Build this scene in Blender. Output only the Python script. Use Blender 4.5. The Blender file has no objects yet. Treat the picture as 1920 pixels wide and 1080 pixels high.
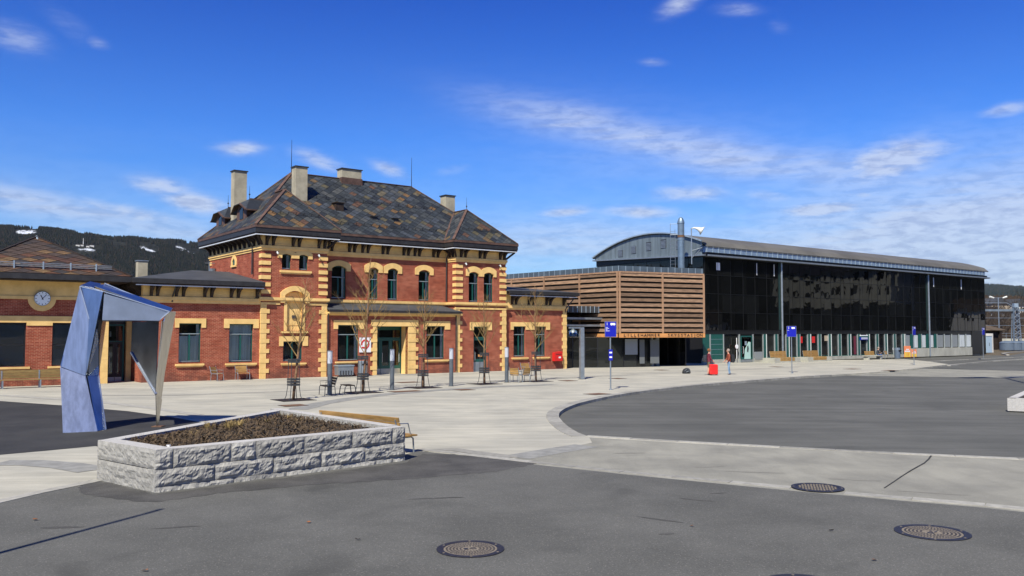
import bpy, bmesh, math, random
from mathutils import Vector, Matrix, noise
from mathutils.geometry import tessellate_polygon
random.seed(7)
C = bpy.context.scene.collection
SC = bpy.context.scene
R = math.radians

# ------------------------------------------------------------------ camera
F = 1620.0
PITCH = math.atan(84.0 / F)
CAM = Vector((0, 0, 3.0))
cd = bpy.data.cameras.new('camera'); cam = bpy.data.objects.new('camera', cd); C.objects.link(cam)
cd.sensor_width = 36.0; cd.lens = 36.0 * F / 1920.0; cd.clip_start = 0.1; cd.clip_end = 30000
cam.location = CAM; cam.rotation_euler = (R(90) + PITCH, 0, 0)
SC.camera = cam

# ------------------------------------------------------------------ sky, sun, exposure
SUN_EL = R(48.0)
SUN_AZ = R(199.5)            # compass bearing measured clockwise from +Y; shadows run 19.5 degrees right of +Y
sd = bpy.data.lights.new('sun', 'SUN'); sun = bpy.data.objects.new('sun', sd); C.objects.link(sun)
sd.energy = 5.0; sd.angle = R(0.53); sd.color = (1.0, 0.955, 0.83)
to_sun = Vector((math.sin(SUN_AZ) * math.cos(SUN_EL), math.cos(SUN_AZ) * math.cos(SUN_EL), math.sin(SUN_EL)))
sun.rotation_euler = to_sun.to_track_quat('Z', 'Y').to_euler()
SC.view_settings.view_transform = 'Standard'
SC.view_settings.look = 'None'
SC.view_settings.exposure = 0.32
SC.view_settings.gamma = 1.0
SC.view_settings.use_curve_mapping = False

w = bpy.data.worlds.new('World'); SC.world = w; w.use_nodes = True
wt = w.node_tree; wt.nodes.clear()


class NT:
    """small node helper"""
    def __init__(s, t): s.t = t
    def n(s, typ, **kw):
        o = s.t.nodes.new(typ)
        for k, v in kw.items():
            if k.startswith('i_'):
                o.inputs[k[2:].replace('_', ' ')].default_value = v
            else:
                setattr(o, k, v)
        return o
    def l(s, a, b): s.t.links.new(a, b)
    def inp(s, sock, v):
        if isinstance(v, bpy.types.NodeSocket): s.l(v, sock)
        else: sock.default_value = v
    def m(s, op, a, b=0.0, c=None):
        o = s.t.nodes.new('ShaderNodeMath'); o.operation = op
        s.inp(o.inputs[0], a); s.inp(o.inputs[1], b)
        if c is not None: s.inp(o.inputs[2], c)
        return o.outputs[0]
    def ss(s, v, lo, hi, a=0.0, b=1.0):
        o = s.t.nodes.new('ShaderNodeMapRange'); o.interpolation_type = 'SMOOTHSTEP'
        s.inp(o.inputs[0], v); s.inp(o.inputs[1], lo); s.inp(o.inputs[2], hi); s.inp(o.inputs[3], a); s.inp(o.inputs[4], b)
        return o.outputs[0]
    def mix(s, f, a, b, typ='MIX'):
        o = s.t.nodes.new('ShaderNodeMix'); o.data_type = 'RGBA'; o.blend_type = typ
        s.inp(o.inputs[0], f)
        for k, v in ((6, a), (7, b)):
            if isinstance(v, (tuple, list)) and len(v) == 3: v = (*v, 1)
            s.inp(o.inputs[k], v)
        return o.outputs[2]
    def noise(s, vec, scale, detail=4, rough=0.55, dist=0.0):
        o = s.t.nodes.new('ShaderNodeTexNoise'); s.inp(o.inputs['Vector'], vec)
        o.inputs['Scale'].default_value = scale; o.inputs['Detail'].default_value = detail
        o.inputs['Roughness'].default_value = rough; o.inputs['Distortion'].default_value = dist
        return o.outputs['Fac']
    def mapv(s, vec, scale=(1, 1, 1), loc=(0, 0, 0), rot=(0, 0, 0)):
        o = s.t.nodes.new('ShaderNodeMapping'); s.inp(o.inputs[0], vec)
        o.inputs[1].default_value = loc; o.inputs[2].default_value = rot; o.inputs[3].default_value = scale
        return o.outputs[0]


W = NT(wt)
sky = W.n('ShaderNodeTexSky', sky_type='NISHITA', sun_disc=False)
sky.sun_elevation = SUN_EL; sky.sun_rotation = SUN_AZ
sky.altitude = 200; sky.air_density = 1.0; sky.dust_density = 0.2; sky.ozone_density = 3.0
tc = W.n('ShaderNodeTexCoord')
sep = W.n('ShaderNodeSeparateXYZ'); W.l(tc.outputs['Generated'], sep.inputs[0])
az = W.m('ARCTAN2', sep.outputs[0], sep.outputs[1])
el = W.m('ARCSINE', sep.outputs[2])
# deep polarised blue overhead, paler at the horizon: one even tint by height all the way round
ramp = W.n('ShaderNodeValToRGB'); cr = ramp.color_ramp
W.l(W.m('DIVIDE', el, 0.6), ramp.inputs[0])
cr.elements[0].position = 0.0; cr.elements[0].color = (0.66, 0.92, 1.22, 1)
cr.elements[1].position = 1.0; cr.elements[1].color = (0.10, 0.35, 1.05, 1)
for pos, col in ((0.16, (0.54, 0.92, 1.42, 1)), (0.36, (0.30, 0.78, 1.60, 1)), (0.62, (0.13, 0.48, 1.42, 1))):
    e = cr.elements.new(pos); e.color = col
base = W.mix(1.0, sky.outputs[0], ramp.outputs[0], 'MULTIPLY')
# clouds: soft wisps placed by bearing and height
comb = W.n('ShaderNodeCombineXYZ'); W.l(az, comb.inputs[0]); W.l(W.m('MULTIPLY', el, 2.6), comb.inputs[1])
n1 = W.noise(W.mapv(comb.outputs[0], (.8, 1.0, 1), (0, 0, 0), (0, 0, .3)), 12.0, 8, 0.60, 0.5)
n2 = W.noise(W.mapv(comb.outputs[0], (.9, 1.2, 1), (3.1, 1.7, 0.4), (0, 0, .3)), 40.0, 6, 0.6, 0.3)
def pxdir(x, y):
    cx = (x - 960) / F; cy = -(y - 540) / F
    d = Vector((cx, math.cos(PITCH) - cy * math.sin(PITCH), math.sin(PITCH) + cy * math.cos(PITCH))).normalized()
    return math.atan2(d.x, d.y), math.asin(d.z)
# centre x, y and half sizes in the photograph's angular scale, tilt in degrees, strength
clouds = [(1130, 243, 210, 34, 13, .95), (1330, 288, 260, 38, 13, .85), (1520, 318, 200, 36, 8, .75), (1250, 285, 320, 75, 13, .25), (1700, 430, 420, 90, -14, .75), (1850, 460, 300, 120, -10, .75), (1080, 455, 260, 40, 0, .55), (120, 392, 300, 22, 9, .8), (1660, 303, 112, 36, -11, 1.0), (1750, 300, 120, 60, -5, .25), (980, 215, 90, 26, 10, .3),
          (1560, 318, 120, 26, 15, .55), (1070, 228, 120, 26, 8, .45), (450, 278, 46, 13, -4, .85), (600, 300, 55, 16, 18, .8),
          (730, 317, 40, 14, 20, .7), (300, 348, 56, 18, 5, .8), (365, 380, 60, 20, 10, .8), (230, 398, 110, 17, 8, .75), (35, 72, 55, 26, 10, .55),
          (182, 80, 22, 12, 10, .4), (1285, 362, 90, 18, 3, .8), (1200, 398, 80, 14, 3, .75), (1062, 396, 60, 12, -4, .7),
          (1545, 392, 95, 16, -2, .8), (1440, 366, 60, 16, 12, .5), (1618, 366, 30, 12, 0, .5), (1275, 8, 46, 18, -20, .75), (1385, 18, 48, 14, 6, .5),
          (1885, 205, 42, 13, -6, .7), (1225, 117, 30, 9, 5, .4), (850, 318, 40, 12, -10, .35), (1460, 50, 25, 14, 20, .3), (130, 45, 60, 25, 30, .25)]
acc = None; soft = None
nn = W.m('ADD', W.m('MULTIPLY', W.m('SUBTRACT', n1, 0.5), 2.0), W.m('MULTIPLY', W.m('SUBTRACT', n2, 0.5), 0.8))
for (x, y, hx, hy, tilt, st) in clouds:
    a0, e0 = pxdir(x, y); c_, s_ = math.cos(R(tilt)), math.sin(R(tilt))
    da = W.m('SUBTRACT', az, a0); de = W.m('SUBTRACT', el, e0)
    xx = W.m('SUBTRACT', W.m('MULTIPLY', da, c_ * F / hx), W.m('MULTIPLY', de, s_ * F / hx))
    yy = W.m('ADD', W.m('MULTIPLY', da, s_ * F / hy), W.m('MULTIPLY', de, c_ * F / hy))
    r2 = W.m('ADD', W.m('MULTIPLY', xx, xx), W.m('MULTIPLY', yy, yy))
    g = W.m('MULTIPLY', W.m('EXPONENT', W.m('MULTIPLY', r2, -1.0)), st)
    if hx >= 200 or hy > 55: soft = g if soft is None else W.m('MAXIMUM', soft, g)
    else: acc = g if acc is None else W.m('MAXIMUM', acc, g)
placed = W.ss(W.m('MULTIPLY', acc, W.m('ADD', 1.0, W.m('MULTIPLY', nn, 0.95))), 0.05, 1.15)
fil = W.noise(W.mapv(comb.outputs[0], (1.6, 7.0, 1), (1, 2, 0), (0, 0, .22)), 5.0, 7, .6, .5)
softc = W.m('MULTIPLY', soft, W.ss(W.m('ADD', W.m('MULTIPLY', fil, .6), W.m('MULTIPLY', n1, .4)), 0.26, 0.72, .45, 1.1))
placed = W.m('MAXIMUM', placed, softc)
# a thin veil low over the horizon in every direction, thicker to the right
low = W.m('EXPONENT', W.m('MULTIPLY', W.m('POWER', W.m('DIVIDE', el, 0.13), 2.0), -1.0))
side = W.ss(az, -0.15, 0.62, 0.62, 1.25)
n3 = W.noise(W.mapv(comb.outputs[0], (1, 1.7, 1), (7, 2, 0), (0, 0, .2)), 5.0, 6, 0.52, 0.4)
veil = W.m('MULTIPLY', W.m('MULTIPLY', low, side), W.ss(n3, 0.26, 0.62))
right = W.m('MULTIPLY', W.ss(az, 0.26, 0.50), W.m('MULTIPLY', W.ss(el, 0.185, 0.05), W.ss(n3, 0.22, 0.62, 0.78, 1.0)))
cl = W.m('MINIMUM', W.m('ADD', placed, W.m('MAXIMUM', W.m('MULTIPLY', veil, 0.75), right)), 0.92)
cloudcol = W.mix(W.ss(n2, 0.35, 0.6), (4.6, 5.2, 7.0, 1), (6.8, 7.5, 9.0, 1))
final = W.mix(W.m('MULTIPLY', cl, 0.82), base, cloudcol)
bg = W.n('ShaderNodeBackground'); W.l(final, bg.inputs[0]); bg.inputs[1].default_value = 0.080
wo = W.n('ShaderNodeOutputWorld'); W.l(bg.outputs[0], wo.inputs[0])

# ------------------------------------------------------------------ materials
M = {}
def mat(name, col=(.5, .5, .5), rough=.7, metal=0.0, var=0.0, vscale=3.0, bump=0.0, bscale=20.0, dark=None, spec=0.5, stretch=(1, 1, 1), island=0.0, coord='Object'):
    m = bpy.data.materials.new(name); m.use_nodes = True
    t = NT(m.node_tree); b = m.node_tree.nodes['Principled BSDF']
    b.inputs['Roughness'].default_value = rough; b.inputs['Metallic'].default_value = metal
    b.inputs['Specular IOR Level'].default_value = spec
    tcn = t.n('ShaderNodeTexCoord'); vec = t.mapv(tcn.outputs[coord], stretch)
    c = (*col, 1)
    if var:
        f = t.noise(vec, vscale, 6, .6)
        d = dark or tuple(x * (1 - var) for x in col)
        c2 = tuple(min(1, x * (1 + var * .6)) for x in col)
        c = t.mix(t.ss(f, .3, .7), d, c2)
    if island:
        oi = t.n('ShaderNodeObjectInfo')
        c = t.mix(1.0, c, t.mix(oi.outputs['Random'], (1 - island,) * 3, (1 + island * .5,) * 3), 'MULTIPLY')
    t.inp(b.inputs['Base Color'], c)
    if bump:
        bn = t.n('ShaderNodeBump'); bn.inputs['Strength'].default_value = bump; bn.inputs['Distance'].default_value = .02
        t.l(t.noise(vec, bscale, 5, .6), bn.inputs['Height']); t.l(bn.outputs[0], b.inputs['Normal'])
    M[name] = m
    return m

mat('yellow_plaster', (.84, .56, .21), .85, var=.12, vscale=1.6, bump=.15, bscale=30, dark=(.74, .48, .17))
mat('dark_wood', (.035, .024, .018), .7, var=.4, vscale=3, spec=.3)
mat('copper', (.125, .072, .052), .6, metal=.15, var=.35, vscale=2.5)
mat('gutter_metal', (.045, .043, .042), .45, metal=.3, var=.25)
mat('light_tube', (.62, .64, .66), .3)
mat('green_frame', (.008, .085, .070), .45, var=.1)
mat('white_frame', (.6, .63, .62), .5)
mat('silver_frame', (.42, .46, .46), .4, metal=.4, var=.1)
mat('unlit_interior', (.012, .012, .012), .9)  # near-black sheets standing in for the unlit rooms behind the glass
mat('curtain', (.60, .64, .63), .9, var=.25, vscale=1.0, stretch=(9, 9, .4))
mat('chimney_plaster', (.40, .36, .26), .9, var=.22, vscale=1.5, bump=.3, bscale=8)
mat('roof_felt', (.055, .058, .062), .8, var=.3, vscale=.8, bump=.2)
mat('zinc', (.24, .29, .32), .45, metal=.5, var=.2, vscale=1.2, stretch=(1, 1, .3))
mat('zinc_light', (.36, .44, .50), .45, metal=.4, var=.15, vscale=2)
mat('wood_slat', (.335, .205, .122), .75, var=.42, vscale=2.2, bump=.2, bscale=14, stretch=(.7, .7, 9), island=.45)
mat('wood_post', (.40, .235, .135), .7, var=.2, vscale=2.0, stretch=(3, 3, .5), island=.2)
mat('wood_sign', (.62, .28, .09), .6, var=.2, vscale=2.0)
mat('bench_wood', (.42, .24, .07), .65, var=.25, vscale=3.0, stretch=(1, 1, 6), island=.2)
mat('olive_wood', (.27, .18, .06), .6, var=.25, vscale=3.0, stretch=(1, 1, 6), island=.15)
mat('galvanised', (.33, .37, .40), .4, metal=.6, var=.15)
mat('dark_steel', (.09, .095, .10), .45, metal=.6, var=.2)
mat('bollard_grey', (.13, .15, .165), .45, metal=.3, var=.15)
mat('opal', (.50, .52, .56), .35)
mat('black_paint', (.012, .012, .014), .5)
mat('mullion_dark', (.012, .013, .014), .6, spec=.2)
mat('strip_green', (.012, .035, .034), .5)
mat('recess_grey', (.13, .14, .14), .6)
mat('blind_grey', (.10, .105, .11), .6)
mat('grey_bark', (.060, .045, .034), .95, var=.4, vscale=1)
mat('parapet_zinc', (.10, .135, .165), .5, metal=.3, var=.2, vscale=1.2)
mat('black_panel', (.012, .013, .014), .28, spec=.5)
mat('concrete_wall', (.42, .41, .34), .9, var=.2, vscale=.8, bump=.2, stretch=(1, 1, .5))
mat('blue_sign', (.008, .012, .38), .4)
mat('white_print', (.85, .85, .85), .5)
mat('red_paint', (.62, .02, .018), .35)
mat('suitcase_red', (.80, .028, .025), .3)
mat('orange_print', (.90, .28, .12), .5)
mat('yellow_print', (.85, .55, .08), .5)
mat('granite', (.38, .365, .325), .85, var=.22, vscale=9, bump=.7, bscale=60, island=.22)
mat('granite_top', (.50, .48, .44), .8, var=.16, vscale=22, bump=.25, bscale=90, island=.08)
mat('kerb_granite', (.345, .33, .285), .85, var=.2, vscale=5, bump=.15, island=.25)
mat('band_granite', (.265, .26, .235), .85, var=.2, vscale=3, bump=.1)
mat('soil', (.040, .030, .019), .95, var=.5, vscale=9, bump=.8, bscale=30)
mat('mulch', (.10, .066, .034), .95, var=.5, vscale=30, island=.3)
mat('dry_grass', (.38, .27, .10), .9, var=.3, vscale=8)
mat('green_leaf', (.06, .10, .025), .8, var=.3, vscale=8)
mat('bark', (.23, .13, .065), .9, var=.4, vscale=6, bump=.5)
mat('branch_tip', (.25, .16, .055), .9, var=.3, vscale=3)
mat('cast_iron', (.050, .046, .050), .55, metal=.5, var=.35, vscale=25, bump=.2)
mat('rust_iron', (.16, .085, .045), .8, var=.3, vscale=12)
mat('dusty_infill', (.21, .175, .13), .9, var=.4, vscale=30)
mat('skin', (.55, .30, .20), .6)
mat('hair_red', (.20, .075, .025), .8)
mat('hair_grey', (.30, .24, .20), .8)
mat('maroon_cloth', (.15, .016, .035), .8, var=.3, vscale=8)
mat('rust_cloth', (.28, .06, .025), .7, var=.2, vscale=5)
mat('jeans', (.20, .32, .46), .8, var=.2, vscale=8)
mat('khaki_cloth', (.14, .115, .075), .9, var=.2)
mat('dark_cloth', (.03, .035, .045), .8, var=.3, vscale=6)
mat('black_cloth', (.012, .014, .018), .7)
mat('poster_mint', (.45, .66, .58), .4)
mat('poster_grey', (.26, .28, .28), .5)
mat('earth', (.12, .085, .05), .95, var=.4, vscale=.4)
mat('white_wall', (.62, .60, .55), .85, var=.1)
mat('cream_wall', (.42, .34, .24), .85, var=.1)
mat('tank_blue', (.11, .145, .19), .5, var=.1)
mat('box_blue', (.38, .50, .60), .5)
mat('white_horn', (.72, .72, .66), .4)
mat('red_leaf', (.24, .09, .03), .9)
mat('clock_face', (.86, .92, .92), .35)

mat('brushed_steel_sky', (.44, .485, .55), .40, metal=1.0, var=.22, vscale=2.2, stretch=(3, 3, .35), bump=.05, bscale=4)  # the sky's blue reflection is partly put into the base colour
mat('brushed_steel_deep_sky', (.32, .37, .47), .32, metal=1.0, var=.2, vscale=2.0, stretch=(2, 2, .5))  # same steel, with a deeper sky reflection in its colour
mat('brushed_steel_pale_sky', (.46, .54, .68), .45, metal=1.0, var=.15, vscale=1.2)  # same steel, with a paler sky reflection in its colour
mat('sunlit_steel', (.56, .53, .47), .26, metal=1.0, var=.15, vscale=3, stretch=(6, 6, .3))  # same steel, its sunlit side painted as a warmer colour
mat('brown_reflect_steel', (.40, .33, .28), .22, metal=1.0, var=.2)  # same steel, a brownish reflection put into its colour
mat('mirror_steel', (.30, .33, .38), .14, metal=1.0, var=.3, vscale=1.3)
mat('edge_steel', (.62, .66, .72), .35, metal=.8)
mat('crinkled_steel', (.55, .55, .55), .2, metal=1.0, var=.2, vscale=20, bump=1.0, bscale=26)
mat('zinc_blue', (.28, .38, .50), .45, metal=.4, var=.15, vscale=2)
mat('zinc_gable', (.21, .255, .27), .5, metal=.45, var=.25, vscale=.8, stretch=(1, 3, .3))
mat('roof_brown', (.125, .118, .10), .7, var=.25, vscale=.3)
mat('flue_grey', (.20, .27, .33), .4, metal=.5, var=.15)
mat('jeans_dark', (.05, .10, .26), .8, var=.2, vscale=8)
mat('brown_hill', (.050, .038, .028), 1.0, var=.6, vscale=.06, spec=.05)


def brick_mat(name, c1, c2, mortar, rough=.9):
    m = bpy.data.materials.new(name); m.use_nodes = True
    t = NT(m.node_tree); b = m.node_tree.nodes['Principled BSDF']; b.inputs['Roughness'].default_value = rough
    b.inputs['Specular IOR Level'].default_value = .2
    tcn = t.n('ShaderNodeTexCoord'); s = t.n('ShaderNodeSeparateXYZ'); t.l(tcn.outputs['Object'], s.inputs[0])
    cb = t.n('ShaderNodeCombineXYZ'); t.l(t.m('ADD', s.outputs[0], s.outputs[1]), cb.inputs[0]); t.l(s.outputs[2], cb.inputs[1])
    br = t.n('ShaderNodeTexBrick'); t.l(cb.outputs[0], br.inputs[0])
    br.inputs['Color1'].default_value = (*c1, 1); br.inputs['Color2'].default_value = (*c2, 1); br.inputs['Mortar'].default_value = (*mortar, 1)
    br.inputs['Scale'].default_value = 1.0; br.inputs['Brick Width'].default_value = .24; br.inputs['Row Height'].default_value = .083
    br.inputs['Mortar Size'].default_value = .011; br.inputs['Mortar Smooth'].default_value = .25; br.inputs['Bias'].default_value = .1
    f = t.noise(tcn.outputs['Object'], 1.3, 7, .68)
    c = t.mix(t.ss(f, .34, .66), br.outputs[0], t.mix(1.0, br.outputs[0], (.74, .62, .60), 'MULTIPLY'))
    f2 = t.noise(t.mapv(tcn.outputs['Object'], (1, 1, 4)), 5.0, 4, .7)
    c = t.mix(t.ss(f2, .58, .76, 0, .35), c, (.46, .20, .12))
    f4 = t.noise(t.mapv(tcn.outputs['Object'], (.5, .5, 5.5)), 2.2, 5, .75)
    c = t.mix(1.0, c, t.mix(t.ss(f4, .38, .62), (.80, .78, .78), (1.12, 1.14, 1.14)), 'MULTIPLY')
    # soot and damp towards the foot of the wall: a stain in the brick itself
    f3 = t.m('MULTIPLY', t.ss(s.outputs[2], 1.3, .1), t.ss(f, .35, .6))
    c = t.mix(t.m('MULTIPLY', f3, .55), c, (.10, .055, .045))
    t.l(c, b.inputs['Base Color'])
    bn = t.n('ShaderNodeBump'); bn.inputs['Strength'].default_value = .5; bn.inputs['Distance'].default_value = .015
    t.l(t.m('SUBTRACT', 1.0, br.outputs['Fac']), bn.inputs['Height']); t.l(bn.outputs[0], b.inputs['Normal'])
    M[name] = m
brick_mat('brick_red', (.42, .100, .055), (.30, .062, .038), (.50, .25, .15))


def glass_mat(name, tint, spec_fac=1.0, wav=0.0):
    m = bpy.data.materials.new(name); m.use_nodes = True; t = NT(m.node_tree)
    m.node_tree.nodes.clear()
    tr = t.n('ShaderNodeBsdfTransparent'); tr.inputs[0].default_value = (*tint, 1)
    gl = t.n('ShaderNodeBsdfGlossy'); gl.inputs['Roughness'].default_value = .015; gl.inputs[0].default_value = (.95, 1, .99, 1)
    fr = t.n('ShaderNodeFresnel'); fr.inputs[0].default_value = 1.5
    tcn = t.n('ShaderNodeTexCoord')
    bn = t.n('ShaderNodeBump'); bn.inputs['Strength'].default_value = wav; bn.inputs['Distance'].default_value = .05
    t.l(t.noise(tcn.outputs['Object'], .9, 2, .4), bn.inputs['Height']); t.l(bn.outputs[0], gl.inputs['Normal'])
    ms = t.n('ShaderNodeMixShader'); t.l(t.m('MULTIPLY', fr.outputs[0], spec_fac), ms.inputs[0])
    t.l(tr.outputs[0], ms.inputs[1]); t.l(gl.outputs[0], ms.inputs[2])
    o = t.n('ShaderNodeOutputMaterial'); t.l(ms.outputs[0], o.inputs[0])
    M[name] = m
glass_mat('window_glass', (.90, .93, .92), 1.0, .05)


def dark_glass(name, col, wav):
    m = bpy.data.materials.new(name); m.use_nodes = True; t = NT(m.node_tree); b = m.node_tree.nodes['Principled BSDF']
    b.inputs['Roughness'].default_value = .02; b.inputs['IOR'].default_value = 1.45
    oi = t.n('ShaderNodeObjectInfo')
    t.l(t.mix(t.ss(oi.outputs['Random'], .2, 1.0), col, tuple(x * 2.6 for x in col)), b.inputs['Base Color'])
    tcn = t.n('ShaderNodeTexCoord')
    bn = t.n('ShaderNodeBump'); bn.inputs['Strength'].default_value = wav; bn.inputs['Distance'].default_value = .1
    t.l(t.noise(tcn.outputs['Object'], .7, 2, .4), bn.inputs['Height']); t.l(bn.outputs[0], b.inputs['Normal'])
    M[name] = m
dark_glass('black_glass', (.003, .0032, .0033), .09)
dark_glass('lobby_glass', (.010, .011, .010), .06)


def slate_mat(name, island, warm=.19):
    m = bpy.data.materials.new(name); m.use_nodes = True; t = NT(m.node_tree); b = m.node_tree.nodes['Principled BSDF']
    b.inputs['Roughness'].default_value = .62
    if island:
        g = t.n('ShaderNodeNewGeometry'); r = g.outputs['Random Per Island']
    else:
        oi = t.n('ShaderNodeObjectInfo'); r = oi.outputs['Random']
    rp = t.n('ShaderNodeValToRGB'); c = rp.color_ramp; c.interpolation = 'CONSTANT'; t.l(r, rp.inputs[0])
    cols = [(.020, .026, .031), (.030, .037, .042), (.016, .020, .025), (.038, .044, .046), (.030, .036, .040), (.042, .050, .060), (.024, .029, .032), (.056, .060, .060)]
    warmc = [(.070, .062, .036), (.135, .078, .032), (.105, .070, .034), (.080, .044, .028), (.090, .078, .050)]
    if warm > .5:
        cols = [(.040, .031, .027), (.052, .036, .027), (.034, .030, .028), (.060, .042, .031)]
        warmc = [(.090, .042, .022), (.078, .046, .026), (.13, .080, .036), (.066, .034, .022), (.060, .042, .030)]
    c.elements[0].color = (*cols[0], 1); c.elements[1].position = .999; c.elements[1].color = (*warmc[0], 1)
    seq = []
    k = len(cols); j = len(warmc)
    for i in range(1, k): seq.append((i / k * (1 - warm), cols[i]))
    for i in range(j): seq.append(((1 - warm) + i / j * warm, warmc[i]))
    for p, q in seq:
        e = c.elements.new(p); e.color = (*q, 1)
    tcn = t.n('ShaderNodeTexCoord')
    f = t.noise(tcn.outputs['Object'], 4.0, 6, .7)
    t.l(t.mix(1.0, rp.outputs[0], t.mix(t.ss(f, .3, .7), (.65, .65, .65), (1.5, 1.45, 1.4)), 'MULTIPLY'), b.inputs['Base Color'])
    M[name] = m
slate_mat('slate', False); slate_mat('slate_field', True)
slate_mat('warm_slate', False, .6); slate_mat('warm_slate_field', True, .6)


def ground_mat(name, c1, c2, sc, grit, fine, scratch=0.0, speck=None, bump=.25, streak=None):
    m = bpy.data.materials.new(name); m.use_nodes = True; t = NT(m.node_tree); b = m.node_tree.nodes['Principled BSDF']
    b.inputs['Roughness'].default_value = .9; b.inputs['Specular IOR Level'].default_value = .25
    tcn = t.n('ShaderNodeTexCoord'); v = tcn.outputs['Object']
    big = t.noise(v, sc, 7, .62, .3)
    c = t.mix(t.ss(big, .32, .68), c1, c2)
    g = t.noise(v, grit, 3, .7)
    c = t.mix(1.0, c, t.mix(t.ss(g, .3, .7), (1 - fine,) * 3, (1 + fine,) * 3), 'MULTIPLY')
    if streak:
        s = t.noise(t.mapv(v, streak[0], rot=(0, 0, streak[1])), 1.0, 6, .62, .2)
        c = t.mix(1.0, c, t.mix(t.ss(s, .3, .7), (1 - streak[2],) * 3, (1 + streak[2],) * 3), 'MULTIPLY')
    if speck:
        vo = t.n('ShaderNodeTexVoronoi'); t.l(v, vo.inputs['Vector']); vo.inputs['Scale'].default_value = speck[0]
        sp = t.ss(vo.outputs['Distance'], speck[1], speck[1] * .5)
        wn = t.n('ShaderNodeTexWhiteNoise'); t.l(vo.outputs['Position'], wn.inputs[0])
        sp = t.m('MULTIPLY', sp, t.ss(wn.outputs['Value'], .55, .8))
        c = t.mix(t.m('MULTIPLY', sp, speck[3]), c, speck[2])
    if scratch:
        s2 = t.noise(v, .35, 4, .5, 1.0)
        c = t.mix(t.ss(s2, .58, .70, 0, scratch), c, tuple(x * .6 for x in c1))
    t.l(c, b.inputs['Base Color'])
    bn = t.n('ShaderNodeBump'); bn.inputs['Strength'].default_value = bump; bn.inputs['Distance'].default_value = .01
    t.l(g, bn.inputs['Height']); t.l(bn.outputs[0], b.inputs['Normal'])
    M[name] = m
ground_mat('asphalt', (.094, .093, .083), (.126, .124, .111), .42, 48, .20, .5, (30, .38, (.30, .28, .25), .45), .35)
ground_mat('lane_asphalt', (.092, .092, .082), (.122, .121, .108), .22, 70, .14, .3, (30, .3, (.30, .29, .28), .35), .3, streak=((.14, 1.5, 1), .35, .14))
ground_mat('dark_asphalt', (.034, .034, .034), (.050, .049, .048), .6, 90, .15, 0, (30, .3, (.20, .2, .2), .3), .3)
ground_mat('plaza_concrete', (.455, .430, .350), (.355, .340, .285), .32, 40, .07, 0, None, .15, streak=((.35, 2.2, 1), -.35, .13))
ground_mat('crossing_concrete', (.30, .288, .238), (.215, .208, .176), .45, 60, .10, .2, (40, .3, (.5, .48, .43), .35), .2, streak=((1.6, .4, 1), -.6, .07))
ground_mat('worn_concrete', (.235, .225, .19), (.20, .19, .165), 1.5, 60, .12)
ground_mat('worn_asphalt', (.078, .077, .071), (.100, .098, .09), 1.0, 70, .14)
ground_mat('verge', (.15, .11, .065), (.10, .085, .05), .3, 8, .3)
ground_mat('patch_asphalt', (.060, .058, .054), (.095, .091, .084), 1.1, 110, .18, .3, (38, .35, (.3, .3, .28), .35), .35)


def hill_mat():
    m = bpy.data.materials.new('forest_hill'); m.use_nodes = True; t = NT(m.node_tree); b = m.node_tree.nodes['Principled BSDF']
    b.inputs['Roughness'].default_value = 1.0; b.inputs['Specular IOR Level'].default_value = .05
    tcn = t.n('ShaderNodeTexCoord'); v = tcn.outputs['Object']
    a = t.noise(v, .0022, 6, .6); fine = t.noise(t.mapv(v, (1, 1, 1)), .045, 4, .85)
    bare = t.noise(t.mapv(v, (1, 1, 2.5)), .0035, 5, .6)
    c = t.mix(t.ss(a, .35, .65), (.0075, .0095, .0095), (.0145, .0165, .014))
    c = t.mix(t.ss(bare, .58, .72, 0, .6), c, (.040, .028, .020))
    c = t.mix(1.0, c, t.mix(t.ss(fine, .30, .70), (.35, .35, .38), (2.4, 2.3, 2.1)), 'MULTIPLY')
    vc = t.n('ShaderNodeVertexColor', layer_name='snow')
    sn = t.noise(v, .030, 5, .75)
    c = t.mix(t.m('MULTIPLY', vc.outputs[0], t.ss(sn, .44, .54)), c, (.62, .66, .72))
    t.l(c, b.inputs['Base Color'])
    M['forest_hill'] = m
hill_mat()

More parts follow.
